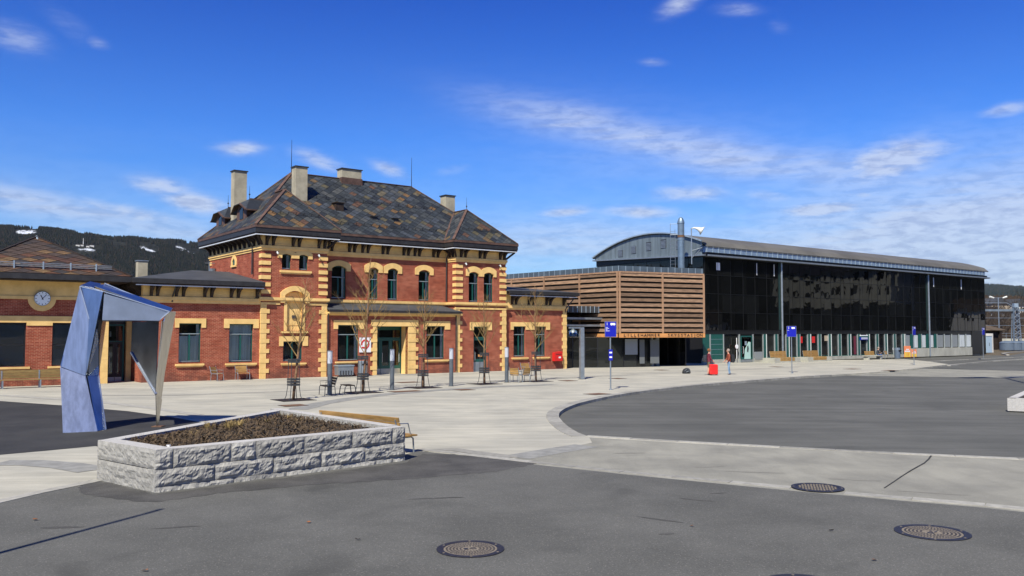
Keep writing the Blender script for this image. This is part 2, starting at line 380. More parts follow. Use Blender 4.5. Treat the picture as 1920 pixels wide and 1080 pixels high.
# ------------------------------------------------------------------ mesh helpers
class MB:
    def __init__(s): s.v = []; s.f = []; s.mi = []; s.cur = 0
    def add(s, vs, fs):
        k = len(s.v); s.v += [tuple(p) for p in vs]; s.f += [[i + k for i in f] for f in fs]; s.mi += [s.cur] * len(fs)
    def box(s, x0, x1, y0, y1, z0, z1):
        s.add([(x0, y0, z0), (x1, y0, z0), (x1, y1, z0), (x0, y1, z0), (x0, y0, z1), (x1, y0, z1), (x1, y1, z1), (x0, y1, z1)],
              [(0, 3, 2, 1), (4, 5, 6, 7), (0, 1, 5, 4), (1, 2, 6, 5), (2, 3, 7, 6), (3, 0, 4, 7)])
        return s
    def bar(s, p, q, wd, ht, up=(0, 0, 1)):
        """box bar from p to q, wd sideways, ht along up"""
        p, q = Vector(p), Vector(q); d = (q - p).normalized(); u = Vector(up)
        sd_ = d.cross(u)
        if sd_.length < 1e-4: sd_ = d.cross(Vector((0, 1, 0)))
        sd_.normalize(); u = sd_.cross(d).normalized()
        a = sd_ * wd / 2; b = u * ht / 2
        s.add([p - a - b, p + a - b, p + a + b, p - a + b, q - a - b, q + a - b, q + a + b, q - a + b],
              [(0, 1, 2, 3), (7, 6, 5, 4), (0, 4, 5, 1), (1, 5, 6, 2), (2, 6, 7, 3), (3, 7, 4, 0)])
        return s
    def tube(s, pts, rad, n=8, cap=True):
        pts = [Vector(p) for p in pts]
        rad = rad if isinstance(rad, (list, tuple)) else [rad] * len(pts)
        k = len(s.v); ref = Vector((0.3, 0.1, 1)).normalized()
        for i, p in enumerate(pts):
            d = (pts[min(i + 1, len(pts) - 1)] - pts[max(i - 1, 0)]).normalized()
            if abs(d.dot(ref)) > .97: ref = Vector((1, .2, 0)).normalized()
            a = d.cross(ref).normalized(); b = d.cross(a)
            for j in range(n):
                t_ = 2 * math.pi * j / n
                s.v.append(tuple(p + (a * math.cos(t_) + b * math.sin(t_)) * rad[i]))
        for i in range(len(pts) - 1):
            for j in range(n):
                s.f.append([k + i * n + j, k + i * n + (j + 1) % n, k + (i + 1) * n + (j + 1) % n, k + (i + 1) * n + j]); s.mi.append(s.cur)
        if cap:
            s.f.append([k + j for j in range(n)][::-1]); s.mi.append(s.cur)
            s.f.append([k + (len(pts) - 1) * n + j for j in range(n)]); s.mi.append(s.cur)
        return s
    def lathe(s, prof, n=20, c=(0, 0, 0)):
        k = len(s.v)
        for r, z in prof:
            for j in range(n):
                t_ = 2 * math.pi * j / n
                s.v.append((c[0] + r * math.cos(t_), c[1] + r * math.sin(t_), c[2] + z))
        for i in range(len(prof) - 1):
            for j in range(n):
                s.f.append([k + i * n + j, k + i * n + (j + 1) % n, k + (i + 1) * n + (j + 1) % n, k + (i + 1) * n + j]); s.mi.append(s.cur)
        s.f.append([k + j for j in range(n)][::-1]); s.mi.append(s.cur)
        s.f.append([k + (len(prof) - 1) * n + j for j in range(n)]); s.mi.append(s.cur)
        return s
    def prism(s, poly, y0, y1, axes='xz'):
        """extrude a 2-D polygon; axes xz -> along y, xy -> along z, yz -> along x"""
        def P(a, b, c):
            return {'xz': (a, c, b), 'xy': (a, b, c), 'yz': (c, a, b)}[axes]
        n = len(poly)
        tri = tessellate_polygon([[Vector((a, b, 0)) for a, b in poly]])
        vs = [P(a, b, y0) for a, b in poly] + [P(a, b, y1) for a, b in poly]
        fs = [tuple(t_) for t_ in tri] + [tuple(i + n for i in t_)[::-1] for t_ in tri] + [(i, (i + 1) % n, (i + 1) % n + n, i + n) for i in range(n)]
        s.add(vs, fs); return s
    def plate(s, pts, th):
        """planar 3-D polygon thickened backwards along its normal"""
        pts = [Vector(p) for p in pts]; nrm = Vector((0, 0, 0))
        for i in range(len(pts)):
            nrm += (pts[i] - pts[0]).cross(pts[(i + 1) % len(pts)] - pts[0])
        nrm.normalize(); n = len(pts)
        tri = tessellate_polygon([pts])
        vs = pts + [p - nrm * th for p in pts]
        s.add(vs, [tuple(t_) for t_ in tri] + [tuple(i + n for i in t_)[::-1] for t_ in tri] + [(i, (i + 1) % n, (i + 1) % n + n, i + n) for i in range(n)])
        return s
    def strip(s, outer, inner, y0, y1):
        """band between two equally long polylines in xz, between y0 (front) and y1"""
        n = len(outer)
        vs = [(a, y0, b) for a, b in outer] + [(a, y0, b) for a, b in inner] + [(a, y1, b) for a, b in outer] + [(a, y1, b) for a, b in inner]
        fs = []
        for i in range(n - 1):
            fs += [(i, i + 1, n + i + 1, n + i), (2 * n + i, 3 * n + i, 3 * n + i + 1, 2 * n + i + 1), (i, 2 * n + i, 2 * n + i + 1, i + 1), (n + i, n + i + 1, 3 * n + i + 1, 3 * n + i)]
        fs += [(0, n, 3 * n, 2 * n), (n - 1, 3 * n - 1, 4 * n - 1, 2 * n - 1)]
        s.add(vs, fs); return s
    def xf(s, mx):
        s.v = [tuple(mx @ Vector(p)) for p in s.v]; return s
    def mesh(s, name, mats, smooth=False):
        me = bpy.data.meshes.new(name); me.from_pydata(s.v, [], s.f)
        for m_ in (mats if isinstance(mats, (list, tuple)) else [mats]): me.materials.append(M[m_])
        if len(me.materials) > 1: me.polygons.foreach_set('material_index', s.mi)
        bm = bmesh.new(); bm.from_mesh(me); bmesh.ops.recalc_face_normals(bm, faces=bm.faces); bm.to_mesh(me); bm.free()
        if smooth: me.polygons.foreach_set('use_smooth', [True] * len(me.polygons))
        me.update(); return me
    def build(s, name, mats, parent=None, smooth=False, **kw):
        o = bpy.data.objects.new(name, s.mesh(name, mats, smooth)); C.objects.link(o)
        if parent: o.parent = parent
        for k_, v_ in kw.items(): o[k_] = v_
        return o

def ring(poly, o0, o1, z0, z1, mb=None):
    """band following a counter-clockwise outline, from offset o0 to o1 outwards"""
    mb = mb or MB()
    def off(o):
        out = []; n = len(poly)
        for i in range(n):
            a, b, c = Vector(poly[i - 1]), Vector(poly[i]), Vector(poly[(i + 1) % n])
            d1 = (b - a).normalized(); d2 = (c - b).normalized()
            n1_ = Vector((d1.y, -d1.x)); n2_ = Vector((d2.y, -d2.x))
            q = n1_ + n2_
            q = q / max(.2, q.dot(n1_)) if q.length > 1e-4 else n1_
            out.append(b + q * o)
        return out
    A, B = off(o0), off(o1); n = len(poly)
    vs = [(p.x, p.y, z0) for p in A] + [(p.x, p.y, z0) for p in B] + [(p.x, p.y, z1) for p in A] + [(p.x, p.y, z1) for p in B]
    fs = []
    for i in range(n):
        j = (i + 1) % n
        fs += [(i, j, n + j, n + i), (2 * n + i, 3 * n + i, 3 * n + j, 2 * n + j), (n + i, n + j, 3 * n + j, 3 * n + i), (i, 2 * n + i, 2 * n + j, j)]
    mb.add(vs, fs); return mb

def wall(x0, x1, z0, z1, y0, y1, holes=(), mb=None):
    mb = mb or MB()
    zs = sorted({z0, z1, *[h[2] for h in holes], *[h[3] for h in holes]}); zs = [z for z in zs if z0 <= z <= z1]
    for za, zb in zip(zs, zs[1:]):
        cuts = sorted([(h[0], h[1]) for h in holes if h[2] < zb - 1e-5 and h[3] > za + 1e-5]); x = x0
        for a, b in cuts:
            if a > x + 1e-5: mb.box(x, a, y0, y1, za, zb)
            x = max(x, b)
        if x < x1 - 1e-5: mb.box(x, x1, y0, y1, za, zb)
    return mb

def thing(name, label, cat, loc=(0, 0, 0), rz=0.0, group=None, kind=None):
    o = bpy.data.objects.new(name, None); C.objects.link(o); o.location = loc; o.rotation_euler = (0, 0, rz)
    o.empty_display_size = .2
    if label: o['label'] = label
    if cat: o['category'] = cat
    if group: o['group'] = group
    if kind: o['kind'] = kind
    return o
def tag(o, label, cat, group=None):
    o['label'] = label; o['category'] = cat
    if group: o['group'] = group
    return o
def copy_tree(o, parent=None):
    c = o.copy(); C.objects.link(c); c.parent = parent
    for ch in o.children: copy_tree(ch, c)
    return c
def repeat(me, name, parent, mx):
    o = bpy.data.objects.new(name, me); C.objects.link(o); o.parent = parent; o.matrix_local = mx
    return o
def gp(x, y, z=0.0):
    """ground point seen at a position of the photograph"""
    cx = (x - 960) / F; cy = -(y - 540) / F
    d = Vector((cx, math.cos(PITCH) - cy * math.sin(PITCH), math.sin(PITCH) + cy * math.cos(PITCH)))
    return CAM + d * ((z - CAM.z) / d.z)
def dp(x, y, D):
    cx = (x - 960) / F; cy = -(y - 540) / F
    d = Vector((cx, math.cos(PITCH) - cy * math.sin(PITCH), math.sin(PITCH) + cy * math.cos(PITCH)))
    return CAM + d * (D / d.y)
def text_mesh(txt, size, name, material, parent, mx, depth=.004, spacing=1.0, **kw):
    cu = bpy.data.curves.new(name, 'FONT'); cu.body = txt; cu.size = size; cu.extrude = depth; cu.space_character = spacing
    cu.align_x = 'CENTER'; cu.align_y = 'CENTER'; cu.resolution_u = 3
    to = bpy.data.objects.new(name, cu); C.objects.link(to)
    dg = bpy.context.evaluated_depsgraph_get(); me = bpy.data.meshes.new_from_object(to.evaluated_get(dg))
    C.objects.unlink(to); bpy.data.objects.remove(to)
    me.materials.clear(); me.materials.append(M[material])
    o = bpy.data.objects.new(name, me); C.objects.link(o); o.parent = parent; o.matrix_local = mx
    for k_, v_ in kw.items(): o[k_] = v_
    return o

hm_ = bpy.data.materials.new('haze_air'); hm_.use_nodes = True; hm_.node_tree.nodes.clear()
_t = NT(hm_.node_tree); _v = _t.n('ShaderNodeVolumePrincipled'); _v.inputs['Density'].default_value = 0.000022; _v.inputs['Color'].default_value = (.86, .92, 1, 1); _v.inputs['Anisotropy'].default_value = .2
_o = _t.n('ShaderNodeOutputMaterial'); _t.l(_v.outputs[0], _o.inputs['Volume']); M['haze_air'] = hm_

def canopy_mat(name, cols):
    m = bpy.data.materials.new(name); m.use_nodes = True; t = NT(m.node_tree); b = m.node_tree.nodes['Principled BSDF']
    b.inputs['Roughness'].default_value = 1.0; b.inputs['Specular IOR Level'].default_value = .05
    g = t.n('ShaderNodeNewGeometry'); rp = t.n('ShaderNodeValToRGB'); c = rp.color_ramp; t.l(g.outputs['Random Per Island'], rp.inputs[0])
    c.elements[0].color = (*cols[0], 1); c.elements[1].color = (*cols[-1], 1)
    for i, q in enumerate(cols[1:-1]): e = c.elements.new((i + 1) / (len(cols) - 1)); e.color = (*q, 1)
    t.l(rp.outputs[0], b.inputs['Base Color']); M[name] = m
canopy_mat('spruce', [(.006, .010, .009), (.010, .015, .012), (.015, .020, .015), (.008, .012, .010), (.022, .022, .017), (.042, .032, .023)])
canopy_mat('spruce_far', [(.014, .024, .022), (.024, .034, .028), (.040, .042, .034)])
canopy_mat('birch_wood', [(.040, .028, .020), (.065, .046, .032), (.050, .040, .030), (.085, .062, .042)])

# ------------------------------------------------------------------ frames of the place
TH = R(37.0)                                   # the facades run 37 degrees from +X
SO = Vector((-16.40, 56.49, 0))                # foot of the left tower's corner
def SP(u, v, z=0.0):                           # station frame -> world
    return SO + Vector((math.cos(TH) * u - math.sin(TH) * v, math.sin(TH) * u + math.cos(TH) * v, z))

# ------------------------------------------------------------------ ground
def sheet(name, pts, z, material, th=0.0, **kw):
    pts = [Vector((p[0], p[1], 0)) for p in pts]
    mb = MB()
    if th:
        mb.prism([(p.x, p.y) for p in pts], z - th, z, 'xy')
    else:
        tri = tessellate_polygon([pts]); mb.add([(p.x, p.y, z) for p in pts], [tuple(t_) for t_ in tri])
    o = mb.build(name, material)
    me = o.data
    if not th and me.polygons and me.polygons[0].normal.z < 0: me.flip_normals()
    o['kind'] = 'structure'
    for k_, v_ in kw.items(): o[k_] = v_
    return o

LANE = -0.115
sheet('ground', [(-6000, -6000), (6000, -6000), (6000, 6000), (-6000, 6000)], LANE - .02, 'verge')
sheet('bus_road', [(-5, 12), (130, 5), (190, 190), (60, 175), (20, 75), (-5, 60)], LANE, 'lane_asphalt')

loop = [(1100, 818), (1084, 812), (1068, 803), (1055, 792), (1048, 783), (1047, 776), (1053, 769.5), (1066, 763), (1084, 756.5), (1110, 750), (1142, 743.3), (1180, 737), (1220, 731.5), (1260, 727), (1300, 722.8),
        (1340, 719), (1390, 715), (1440, 711), (1500, 706.5), (1560, 703)]
loopw = [gp(*q) for q in loop]
low_a, low_b = gp(1100, 818), gp(1920, 861)
low_ext = low_a + (low_b - low_a) * 2.6
tip = [gp(1640, 697.5), gp(1720, 690.5), gp(1779, 683), gp(1740, 677.5), gp(1698, 673.5)]
slab = [low_ext] + loopw + tip + [SP(62, 1.4), SP(62, 24), SP(-45, 24), Vector((-75, 20, 0)), Vector((-75, -25, 0)), Vector((55, -25, 0))]
sheet('plaza', slab, 0.0, 'plaza_concrete', th=.14)
# crossing band between the two kerb strips, a little greyer
road_edge = [(-140, 985), (0, 942), (150, 912), (188, 904)]
redge_r = [(785, 846), (860, 854), (960, 867), (1180, 891), (1486, 921), (1580, 929.5), (1706, 941), (1836, 952), (1920, 961)]
rr = [gp(*q) for q in redge_r]; rx = rr[-1] + (rr[-1] - rr[-3]) * 9
cross = [gp(965, 860), gp(1110, 830), gp(1105, 820.5)] + [gp(1340, 834), gp(1630, 849.5), gp(1920, 863)] + [low_ext + Vector((0, -.3, 0)), rx] + rr[::-1][:-2]
sheet('crossing', cross, .004, 'crossing_concrete')
fl = [gp(*q) for q in road_edge]
road = [Vector((-60, fl[0].y + (fl[0].x + 60) * -.9, 0))] if False else []
road = [fl[0] + (fl[0] - fl[2]) * 8] + fl + [gp(181, 897), Vector((-6.9, 17.0, 0)), Vector((-3.0, 20.6, 0)), gp(785, 846)] + rr[1:] + [rx, Vector((60, -25, 0)), Vector((-70, -25, 0))]
sheet('road', road, .008, 'asphalt')
# fresh dark asphalt feathering out along the planter's foot
fresh = [(150, 905), (176, 900), (292, 928), (760, 868), (790, 852), (860, 853), (1010, 869), (930, 885), (840, 893), (700, 903), (560, 912), (420, 925), (300, 942), (215, 938), (150, 925)]
random.seed(4); fr2 = []
for a, b in zip(fresh, fresh[1:] + fresh[:1]):
    a, b = gp(*a), gp(*b); n_j = max(2, int((b - a).length / .12))
    for k in range(n_j): fr2.append(a.lerp(b, k / n_j) + Vector((random.uniform(-.035, .035), random.uniform(-.07, .07), 0)))
sheet('asphalt_patch', fr2, .012, 'patch_asphalt')
def blot(name, x, y, rx, ry, rot, z=.0118, material='patch_asphalt', zb=0.0):
    c = gp(x, y, zb); pts = []
    for k in range(36):
        a = k / 36 * 2 * math.pi; r_ = 1 + .35 * noise.noise(Vector((math.cos(a) * 2 + x, math.sin(a) * 2, y))) + random.uniform(-.1, .1)
        u, v = math.cos(a) * rx * r_, math.sin(a) * ry * r_; pts.append(c + Vector((u * math.cos(rot) - v * math.sin(rot), u * math.sin(rot) + v * math.cos(rot), 0)))
    return sheet(name, pts, z, material)
for (x, y, rx, ry, ro) in ((1346, 926, .16, .04, .2), (1305, 938, .30, .045, -.5), (1235, 975, .4, .04, -.6), (1250, 1002, .12, .05, .2), (820, 935, .5, .05, .2), (330, 990, .35, .04, .3), (120, 990, .3, .07, .1)): blot('road_stain', x, y, rx, ry, ro)
for (x, y, rx, ry, ro) in ((1330, 876, .35, .05, .3), (1420, 886, .6, .06, -.2), (1180, 850, .4, .06, .1), (1600, 900, .5, .06, -.3), (1750, 925, .6, .05, -.4)): blot('road_stain', x, y, rx, ry, ro, .0075, 'worn_concrete')
# tyre marks curving round the bus loop
for k, (r_, a0, a1) in enumerate(((11.5, 2.35, 3.6), (13.6, 2.3, 3.5), (9.2, 2.2, 3.3), (15.5, 2.2, 3.0), (7.4, 1.9, 3.0))):
    c = gp(1400, 765, LANE); mb = MB(); n = 40
    for i in range(n):
        q = []
        for (ii, rr3) in ((i, r_), (i + 1, r_), (i + 1, r_ + .16), (i, r_ + .16)):
            a = a0 + (a1 - a0) * ii / n; q.append((c.x + math.cos(a) * rr3 * 1.35, c.y + math.sin(a) * rr3 * 1.1, LANE + .0022 + k * .0004))
        mb.add(q, [(0, 1, 2, 3)])
    o = mb.build('tyre_mark', 'worn_asphalt'); o['kind'] = 'structure'
# dark asphalt under the sculpture
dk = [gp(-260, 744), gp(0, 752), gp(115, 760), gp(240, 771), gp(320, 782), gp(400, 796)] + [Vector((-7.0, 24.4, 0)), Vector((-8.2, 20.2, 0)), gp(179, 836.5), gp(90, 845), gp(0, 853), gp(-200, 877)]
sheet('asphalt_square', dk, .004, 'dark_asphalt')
# flush bands of grey granite setts
def band(name, pix, width, z=.008, material='band_granite'):
    pts = [gp(*q) for q in pix]; L_, R_ = [], []
    for i, p in enumerate(pts):
        d = (pts[min(i + 1, len(pts) - 1)] - pts[max(i - 1, 0)]).normalized(); n_ = Vector((-d.y, d.x, 0)) * width / 2
        L_.append(p + n_); R_.append(p - n_)
    mb = MB()
    for i in range(len(pts) - 1):
        mb.add([(q.x, q.y, z) for q in (L_[i], L_[i + 1], R_[i + 1], R_[i])], [(0, 3, 2, 1)])
    o = mb.build(name, material); o['kind'] = 'structure'; return o
band('granite_band', [(556, 768), (600, 757), (660, 747), (740, 738), (830, 731), (930, 725), (1040, 721)], .9)
band('granite_band', [(0, 868), (60, 868), (125, 873), (178, 882)], .8)
band('granite_band', [(968, 858), (1030, 847), (1100, 836)], .8)
band('granite_band', [(128, 741), (330, 741), (560, 733), (760, 722), (980, 712), (1240, 700), (1500, 688)], .5, material='kerb_granite')
band('granite_band', [(0, 741), (70, 746), (180, 753), (290, 766), (372, 778)], .45, material='kerb_granite')
band('granite_band', [(790, 845), (850, 843), (900, 850), (962, 858)], .45, z=.0085, material='kerb_granite')
# crossing band and lane edges far right (on the road level)
sheet('far_crossing', [gp(1556, 703.6, LANE), gp(1920, 709, LANE), gp(2150, 713, LANE), gp(2200, 698, LANE), gp(1920, 695.6, LANE), gp(1721, 691.2, LANE), gp(1641, 698, LANE)], LANE + .004, 'crossing_concrete')
sheet('earth_verge', [SP(104, -1.5), SP(190, 25), SP(190, 120), SP(62, 60), SP(62, 26), SP(104, 20)], LANE + .006, 'verge')

# kerb stones: each its own part of the kerb they belong to
def stones(parent, pix, width, z0, z1, length=1.15, gap=.015, side=0, mt='kerb_granite', world=None):
    pts = world or [gp(*q) for q in pix]
    seg = [0.0]
    for a, b in zip(pts, pts[1:]): seg.append(seg[-1] + (b - a).length)
    def at(s_):
        s_ = min(max(s_, 0), seg[-1] - 1e-6)
        for i in range(len(seg) - 1):
            if s_ <= seg[i + 1]:
                t_ = (s_ - seg[i]) / (seg[i + 1] - seg[i]); return pts[i].lerp(pts[i + 1], t_), (pts[i + 1] - pts[i]).normalized()
    n = max(1, int(seg[-1] / length))
    out = []
    for k in range(n):
        a, da = at(k * seg[-1] / n + gap / 2); b, db = at((k + 1) * seg[-1] / n - gap / 2)
        d = (b - a).normalized(); nn_ = Vector((-d.y, d.x, 0))
        oa = nn_ * (width / 2 + side); ob = nn_ * (-width / 2 + side)
        j = random.uniform(-.002, .002)
        mb = MB(); q = [a + ob, b + ob, b + oa, a + oa]
        mb.add([(p.x, p.y, z0) for p in q] + [(p.x, p.y, z1 + j) for p in q], [(0, 3, 2, 1), (4, 5, 6, 7), (0, 1, 5, 4), (1, 2, 6, 5), (2, 3, 7, 6), (3, 0, 4, 7)])
        out.append(mb.build('kerb_stone', mt, parent))
    return out
def kerb(label=None):
    k = bpy.data.objects.new('kerb', None); C.objects.link(k); k['kind'] = 'structure'; k.empty_display_size = .2
    return k
k1 = kerb()
stones(k1, [(-60, 955), (0, 939), (150, 908.5), (186, 901)], .26, -.05, .016)
stones(k1, [(785, 843), (860, 851), (960, 863), (1180, 886.5), (1484, 915)], .26, -.05, .016)
stones(k1, None, .28, -.05, .016, world=[gp(1583, 925), gp(1706, 935.5), gp(1836, 946.5), gp(1920, 955), gp(1920, 955) + (gp(1920, 955) - gp(1836, 946.5)) * 6])
k2 = kerb()
stones(k2, None, .24, -.14, .018, length=1.35, world=[low_a, gp(1340, 832), gp(1630, 848), low_b, low_ext])
k3 = kerb()
stones(k3, None, .46, -.13, .014, length=.8, side=.22, world=loopw)
k4 = kerb()
stones(k4, None, .30, LANE, LANE + .11, length=2.5, side=0, world=[gp(1779, 684), gp(1845, 677.5), gp(1920, 672.5), gp(1990, 668)])
stones(k4, None, .25, LANE, LANE + .07, length=2.5, world=[gp(1743, 676.5), gp(1830, 672), gp(1920, 668.2), gp(1980, 666)])
stones(k4, None, .35, LANE, LANE + .14, length=2.5, world=[SP(105, -1), gp(1878, 662.5), gp(1895, 660), gp(1925, 658), gp(1990, 656)])
# crack in the crossing, a worn dark seam
cr_ = [(1746, 855), (1741, 862), (1733, 869), (1724, 874), (1708, 883), (1692, 893), (1676, 904), (1658, 916)]
mb = MB()
for (a, b) in zip(cr_, cr_[1:]):
    a, b = gp(*a), gp(*b); d = (b - a).normalized(); n_ = Vector((-d.y, d.x, 0)) * random.uniform(.014, .024)
    mb.add([(p.x, p.y, .0125) for p in (a - n_, a + n_, b + n_ * .8, b - n_ * .8)], [(0, 1, 2, 3)])
o = mb.build('pavement_crack', 'dark_asphalt'); o['kind'] = 'structure'

# ------------------------------------------------------------------ hills all round the valley
def hill_height(a):
    """crest height in radians above eye level for a bearing a (degrees, clockwise from +Y)"""
    pts = [(-180, .12), (-120, .13), (-60, .125), (-32, .124), (-30.6, .1225), (-29.5, .1210), (-28.6, .1205), (-27, .1165), (-25.9, .1120), (-24.9, .1090), (-23.7, .1095), (-22.6, .1065), (-21.2, .1060), (-20, .1015), (-18.5, .095), (-17, .089), (-14, .078),
           (-10, .066), (-6, .056), (0, .048), (8, .042), (16, .043), (24, .046), (28.6, .0525), (29.6, .0515), (30.7, .0495), (34, .056), (45, .085), (60, .118), (75, .135), (90, .14), (120, .13), (150, .12), (180, .12)]
    for (a0, h0), (a1, h1) in zip(pts, pts[1:]):
        if a0 <= a <= a1: return h0 + (h1 - h0) * (a - a0) / (a1 - a0)
    return .12
def hills(name, a0, a1, na, r0, r1, nr, scale=1.0, material='forest_hill', seed=0.0, foot=-5):
    vs, fs, col = [], [], []
    snow = [(-29.45, .965, .55, .022, .0), (-23.1, .925, .30, .026, .10), (-22.7, .890, .34, .026, .10), (-20.95, .935, .42, .024, .05), (-20.3, .90, .26, .018, 0), (-19.2, .78, .5, .016, .03), (-26.3, .86, .5, .014, .0)]
    for i in range(na + 1):
        a = a0 + (a1 - a0) * i / na; hh = hill_height(a) * scale * (math.cos(R(a)) if abs(a) < 50 else .64)
        for j in range(nr + 1):
            t_ = j / nr; r = r0 + (r1 - r0) * t_
            e = math.sin(t_ * math.pi / 2) ** 1.1
            z = hh * e * r
            z += (noise.noise(Vector((a * .5 + seed, t_ * 3, seed))) * 16 + noise.noise(Vector((a * 1.7, t_ * 7, seed + 4))) * 5) * math.sin(t_ * math.pi) * (r1 / 3000)
            if t_ > .55: z += (noise.noise(Vector((a * 14, t_ * 20, seed))) * 2.2 + random.uniform(-1.3, 1.3)) * (t_ - .55) / .45 * (r1 / 3000)
            z += foot * (1 - t_)
            vs.append((math.sin(R(a)) * r, math.cos(R(a)) * r, z + 3 * t_))
            s_ = 0.0
            for (sa, se, wa, we, sl) in snow:
                if seed == 0: s_ = max(s_, 1.0 - ((a - sa) / wa) ** 2 - ((e - se + (a - sa) * sl) / we) ** 2)
            col.append(max(0, min(1, s_ * 2.5)))
    m_ = nr + 1
    for i in range(na):
        for j in range(nr):
            k = i * m_ + j; fs.append((k, k + m_, k + m_ + 1, k + 1))
    me = bpy.data.meshes.new(name); me.from_pydata(vs, [], fs); me.materials.append(M[material])
    ca = me.color_attributes.new('snow', 'FLOAT_COLOR', 'POINT')
    for i, c_ in enumerate(col): ca.data[i].color = (c_, c_, c_, 1)
    me.polygons.foreach_set('use_smooth', [True] * len(me.polygons))
    o = bpy.data.objects.new(name, me); C.objects.link(o); o['kind'] = 'structure'
    if me.polygons[0].normal.z < 0: me.flip_normals()
    return o
hill_west = hills('hill', -36, -2, 620, 1900, 3000, 90, foot=-8)
hill_east = hills('hill', 22, 38, 200, 900, 6500, 40, seed=3.0)
hills('hill', 55, 125, 120, 110, 420, 20, scale=2.3, seed=11.0, foot=-2)
hills('hill', 38, 324, 320, 420, 2600, 14, seed=5.0)
hills('hill', -2, 22, 60, 900, 6500, 8, seed=7.0)

# saw-cut joints across the plaza slab
for (u0, v0, u1, v1) in ((-9, -6.5, 30, -6.5), (-2, -2.2, 24, -2.2), (22, -9, 40, -9), (4, -11.5, 22, -11.5), (34, -4.2, 66, -4.2)):
    a, b = SP(u0, v0), SP(u1, v1); d = (b - a).normalized(); n_ = Vector((-d.y, d.x, 0)) * .02
    mb = MB(); mb.add([(p.x, p.y, .0045) for p in (a - n_, b - n_, b + n_, a + n_)], [(0, 1, 2, 3)]); o = mb.build('paving_joint', 'dark_asphalt'); o['kind'] = 'structure'

# the woods on the slopes: thousands of small crowns standing on the terrain
from mathutils.bvhtree import BVHTree
def forest(name, terrain, n, a0, a1, r0, r1, h0, h1, slim, material, seed, clear=()):
    random.seed(seed); me = terrain.data
    bv = BVHTree.FromPolygons([v.co for v in me.vertices], [p.vertices[:] for p in me.polygons])
    vs, fs = [], []
    for _ in range(n):
        a = random.uniform(a0, a1); r = r0 + (r1 - r0) * random.random()
        x, y = math.sin(R(a)) * r, math.cos(R(a)) * r
        h = bv.ray_cast(Vector((x, y, 3000)), Vector((0, 0, -1)))
        if h[0] is None: continue
        z = h[0].z; e = (z - 3) / y
        if noise.noise(Vector((x * .004, y * .004, seed))) > .28 and noise.noise(Vector((x * .02, y * .02, 5))) > -.1: continue
        if any(abs(a - ca) < wa and abs(e - ce) < we for ca, ce, wa, we in clear): continue
        hh = random.uniform(h0, h1); rr = hh * slim; k = len(vs); q = random.uniform(0, 1.5)
        vs.append((x, y, z + hh))
        for i in range(4): vs.append((x + math.cos(q + i * 1.571) * rr, y + math.sin(q + i * 1.571) * rr, z + hh * .12 * random.random()))
        vs.append((x, y, z - 2))
        for i in range(4): fs.append((k, k + 1 + i, k + 1 + (i + 1) % 4)); fs.append((k + 5, k + 1 + (i + 1) % 4, k + 1 + i))
    m2 = bpy.data.meshes.new(name); m2.from_pydata(vs, [], fs); m2.materials.append(M[material])
    o = bpy.data.objects.new(name, m2); C.objects.link(o); o['kind'] = 'stuff'
    return o
clr = [(-29.45, .1165, .6, .0045), (-23.1, .100, .36, .0045), (-22.7, .096, .4, .0045), (-20.95, .098, .5, .0045), (-20.3, .094, .35, .004), (-26.3, .0985, .85, .004), (-26.3, .093, .6, .004), (-29.45, .1235, .5, .0022), (-23.1, .1035, .3, .002), (-22.75, .100, .3, .002), (-20.95, .1025, .4, .002), (-26.3, .0985, .75, .0022), (-19.2, .084, .5, .0015), (-26.2, .0925, .5, .0015)]
forest('forest', hill_west, 64000, -34, -14, 1920, 3000, 6, 12, .30, 'spruce', 3, clr)
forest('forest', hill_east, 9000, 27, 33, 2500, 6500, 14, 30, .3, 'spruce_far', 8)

# ------------------------------------------------------------------ building details shared by the old station buildings
def window(par, x0, x1, z0, z1, y, recess=.16, transom=.30, mull=True, curtain=False, side_blind=True):
    """sash window set back in its opening; panes and curtain hang on the frame"""
    f = MB(); t = .065; ya, yb = y + recess, y + recess + .07
    f.box(x0, x1, ya, yb, z1 - t, z1); f.box(x0, x1, ya, yb, z0, z0 + t)
    f.box(x0, x0 + t, ya, yb, z0 + t, z1 - t); f.box(x1 - t, x1, ya, yb, z0 + t, z1 - t)
    zt = z1 - (z1 - z0) * transom; xm = (x0 + x1) / 2
    if transom: f.box(x0 + t, x1 - t, ya - .015, yb, zt - .035, zt + .035)
    if mull: f.box(xm - .045, xm + .045, ya - .01, yb - .002, z0 + t, (zt - .035) if transom else z1 - t)
    w_ = f.build('window', 'green_frame', par)
    g = MB(); g.box(x0 + t, x1 - t, ya + .03, ya + .04, z0 + t, z1 - t); g.build('pane', 'window_glass', w_)
    if transom:
        s_ = MB(); s_.box(x0 + t, x1 - t, ya - .03, ya - .016, zt - .028, zt + .022); s_.build('glazing_bar', 'silver_frame', w_)
    s_ = MB(); s_.box(x0 + t, x1 - t, ya - .02, ya - .001, z0 + t, z0 + t + .04); s_.build('bottom_rail', 'silver_frame', w_)
    d = MB(); d.box(x0 - .3, x1 + .3, ya + .9, ya + .95, z0 - .3, z1 + .3); d.build('unlit_backing', 'unlit_interior', w_)
    if side_blind:
        c = MB(); c.box(x1 - .24, x1 - t - .01, ya + .10, ya + .12, z0 + t, z1 - t); c.build('curtain', 'curtain', w_)
    if curtain:
        c = MB(); c.box(x0 + t, x1 - t, ya + .12, ya + .13, z0, z0 + (z1 - z0) * curtain); c.build('curtain', 'curtain', w_)
    return w_

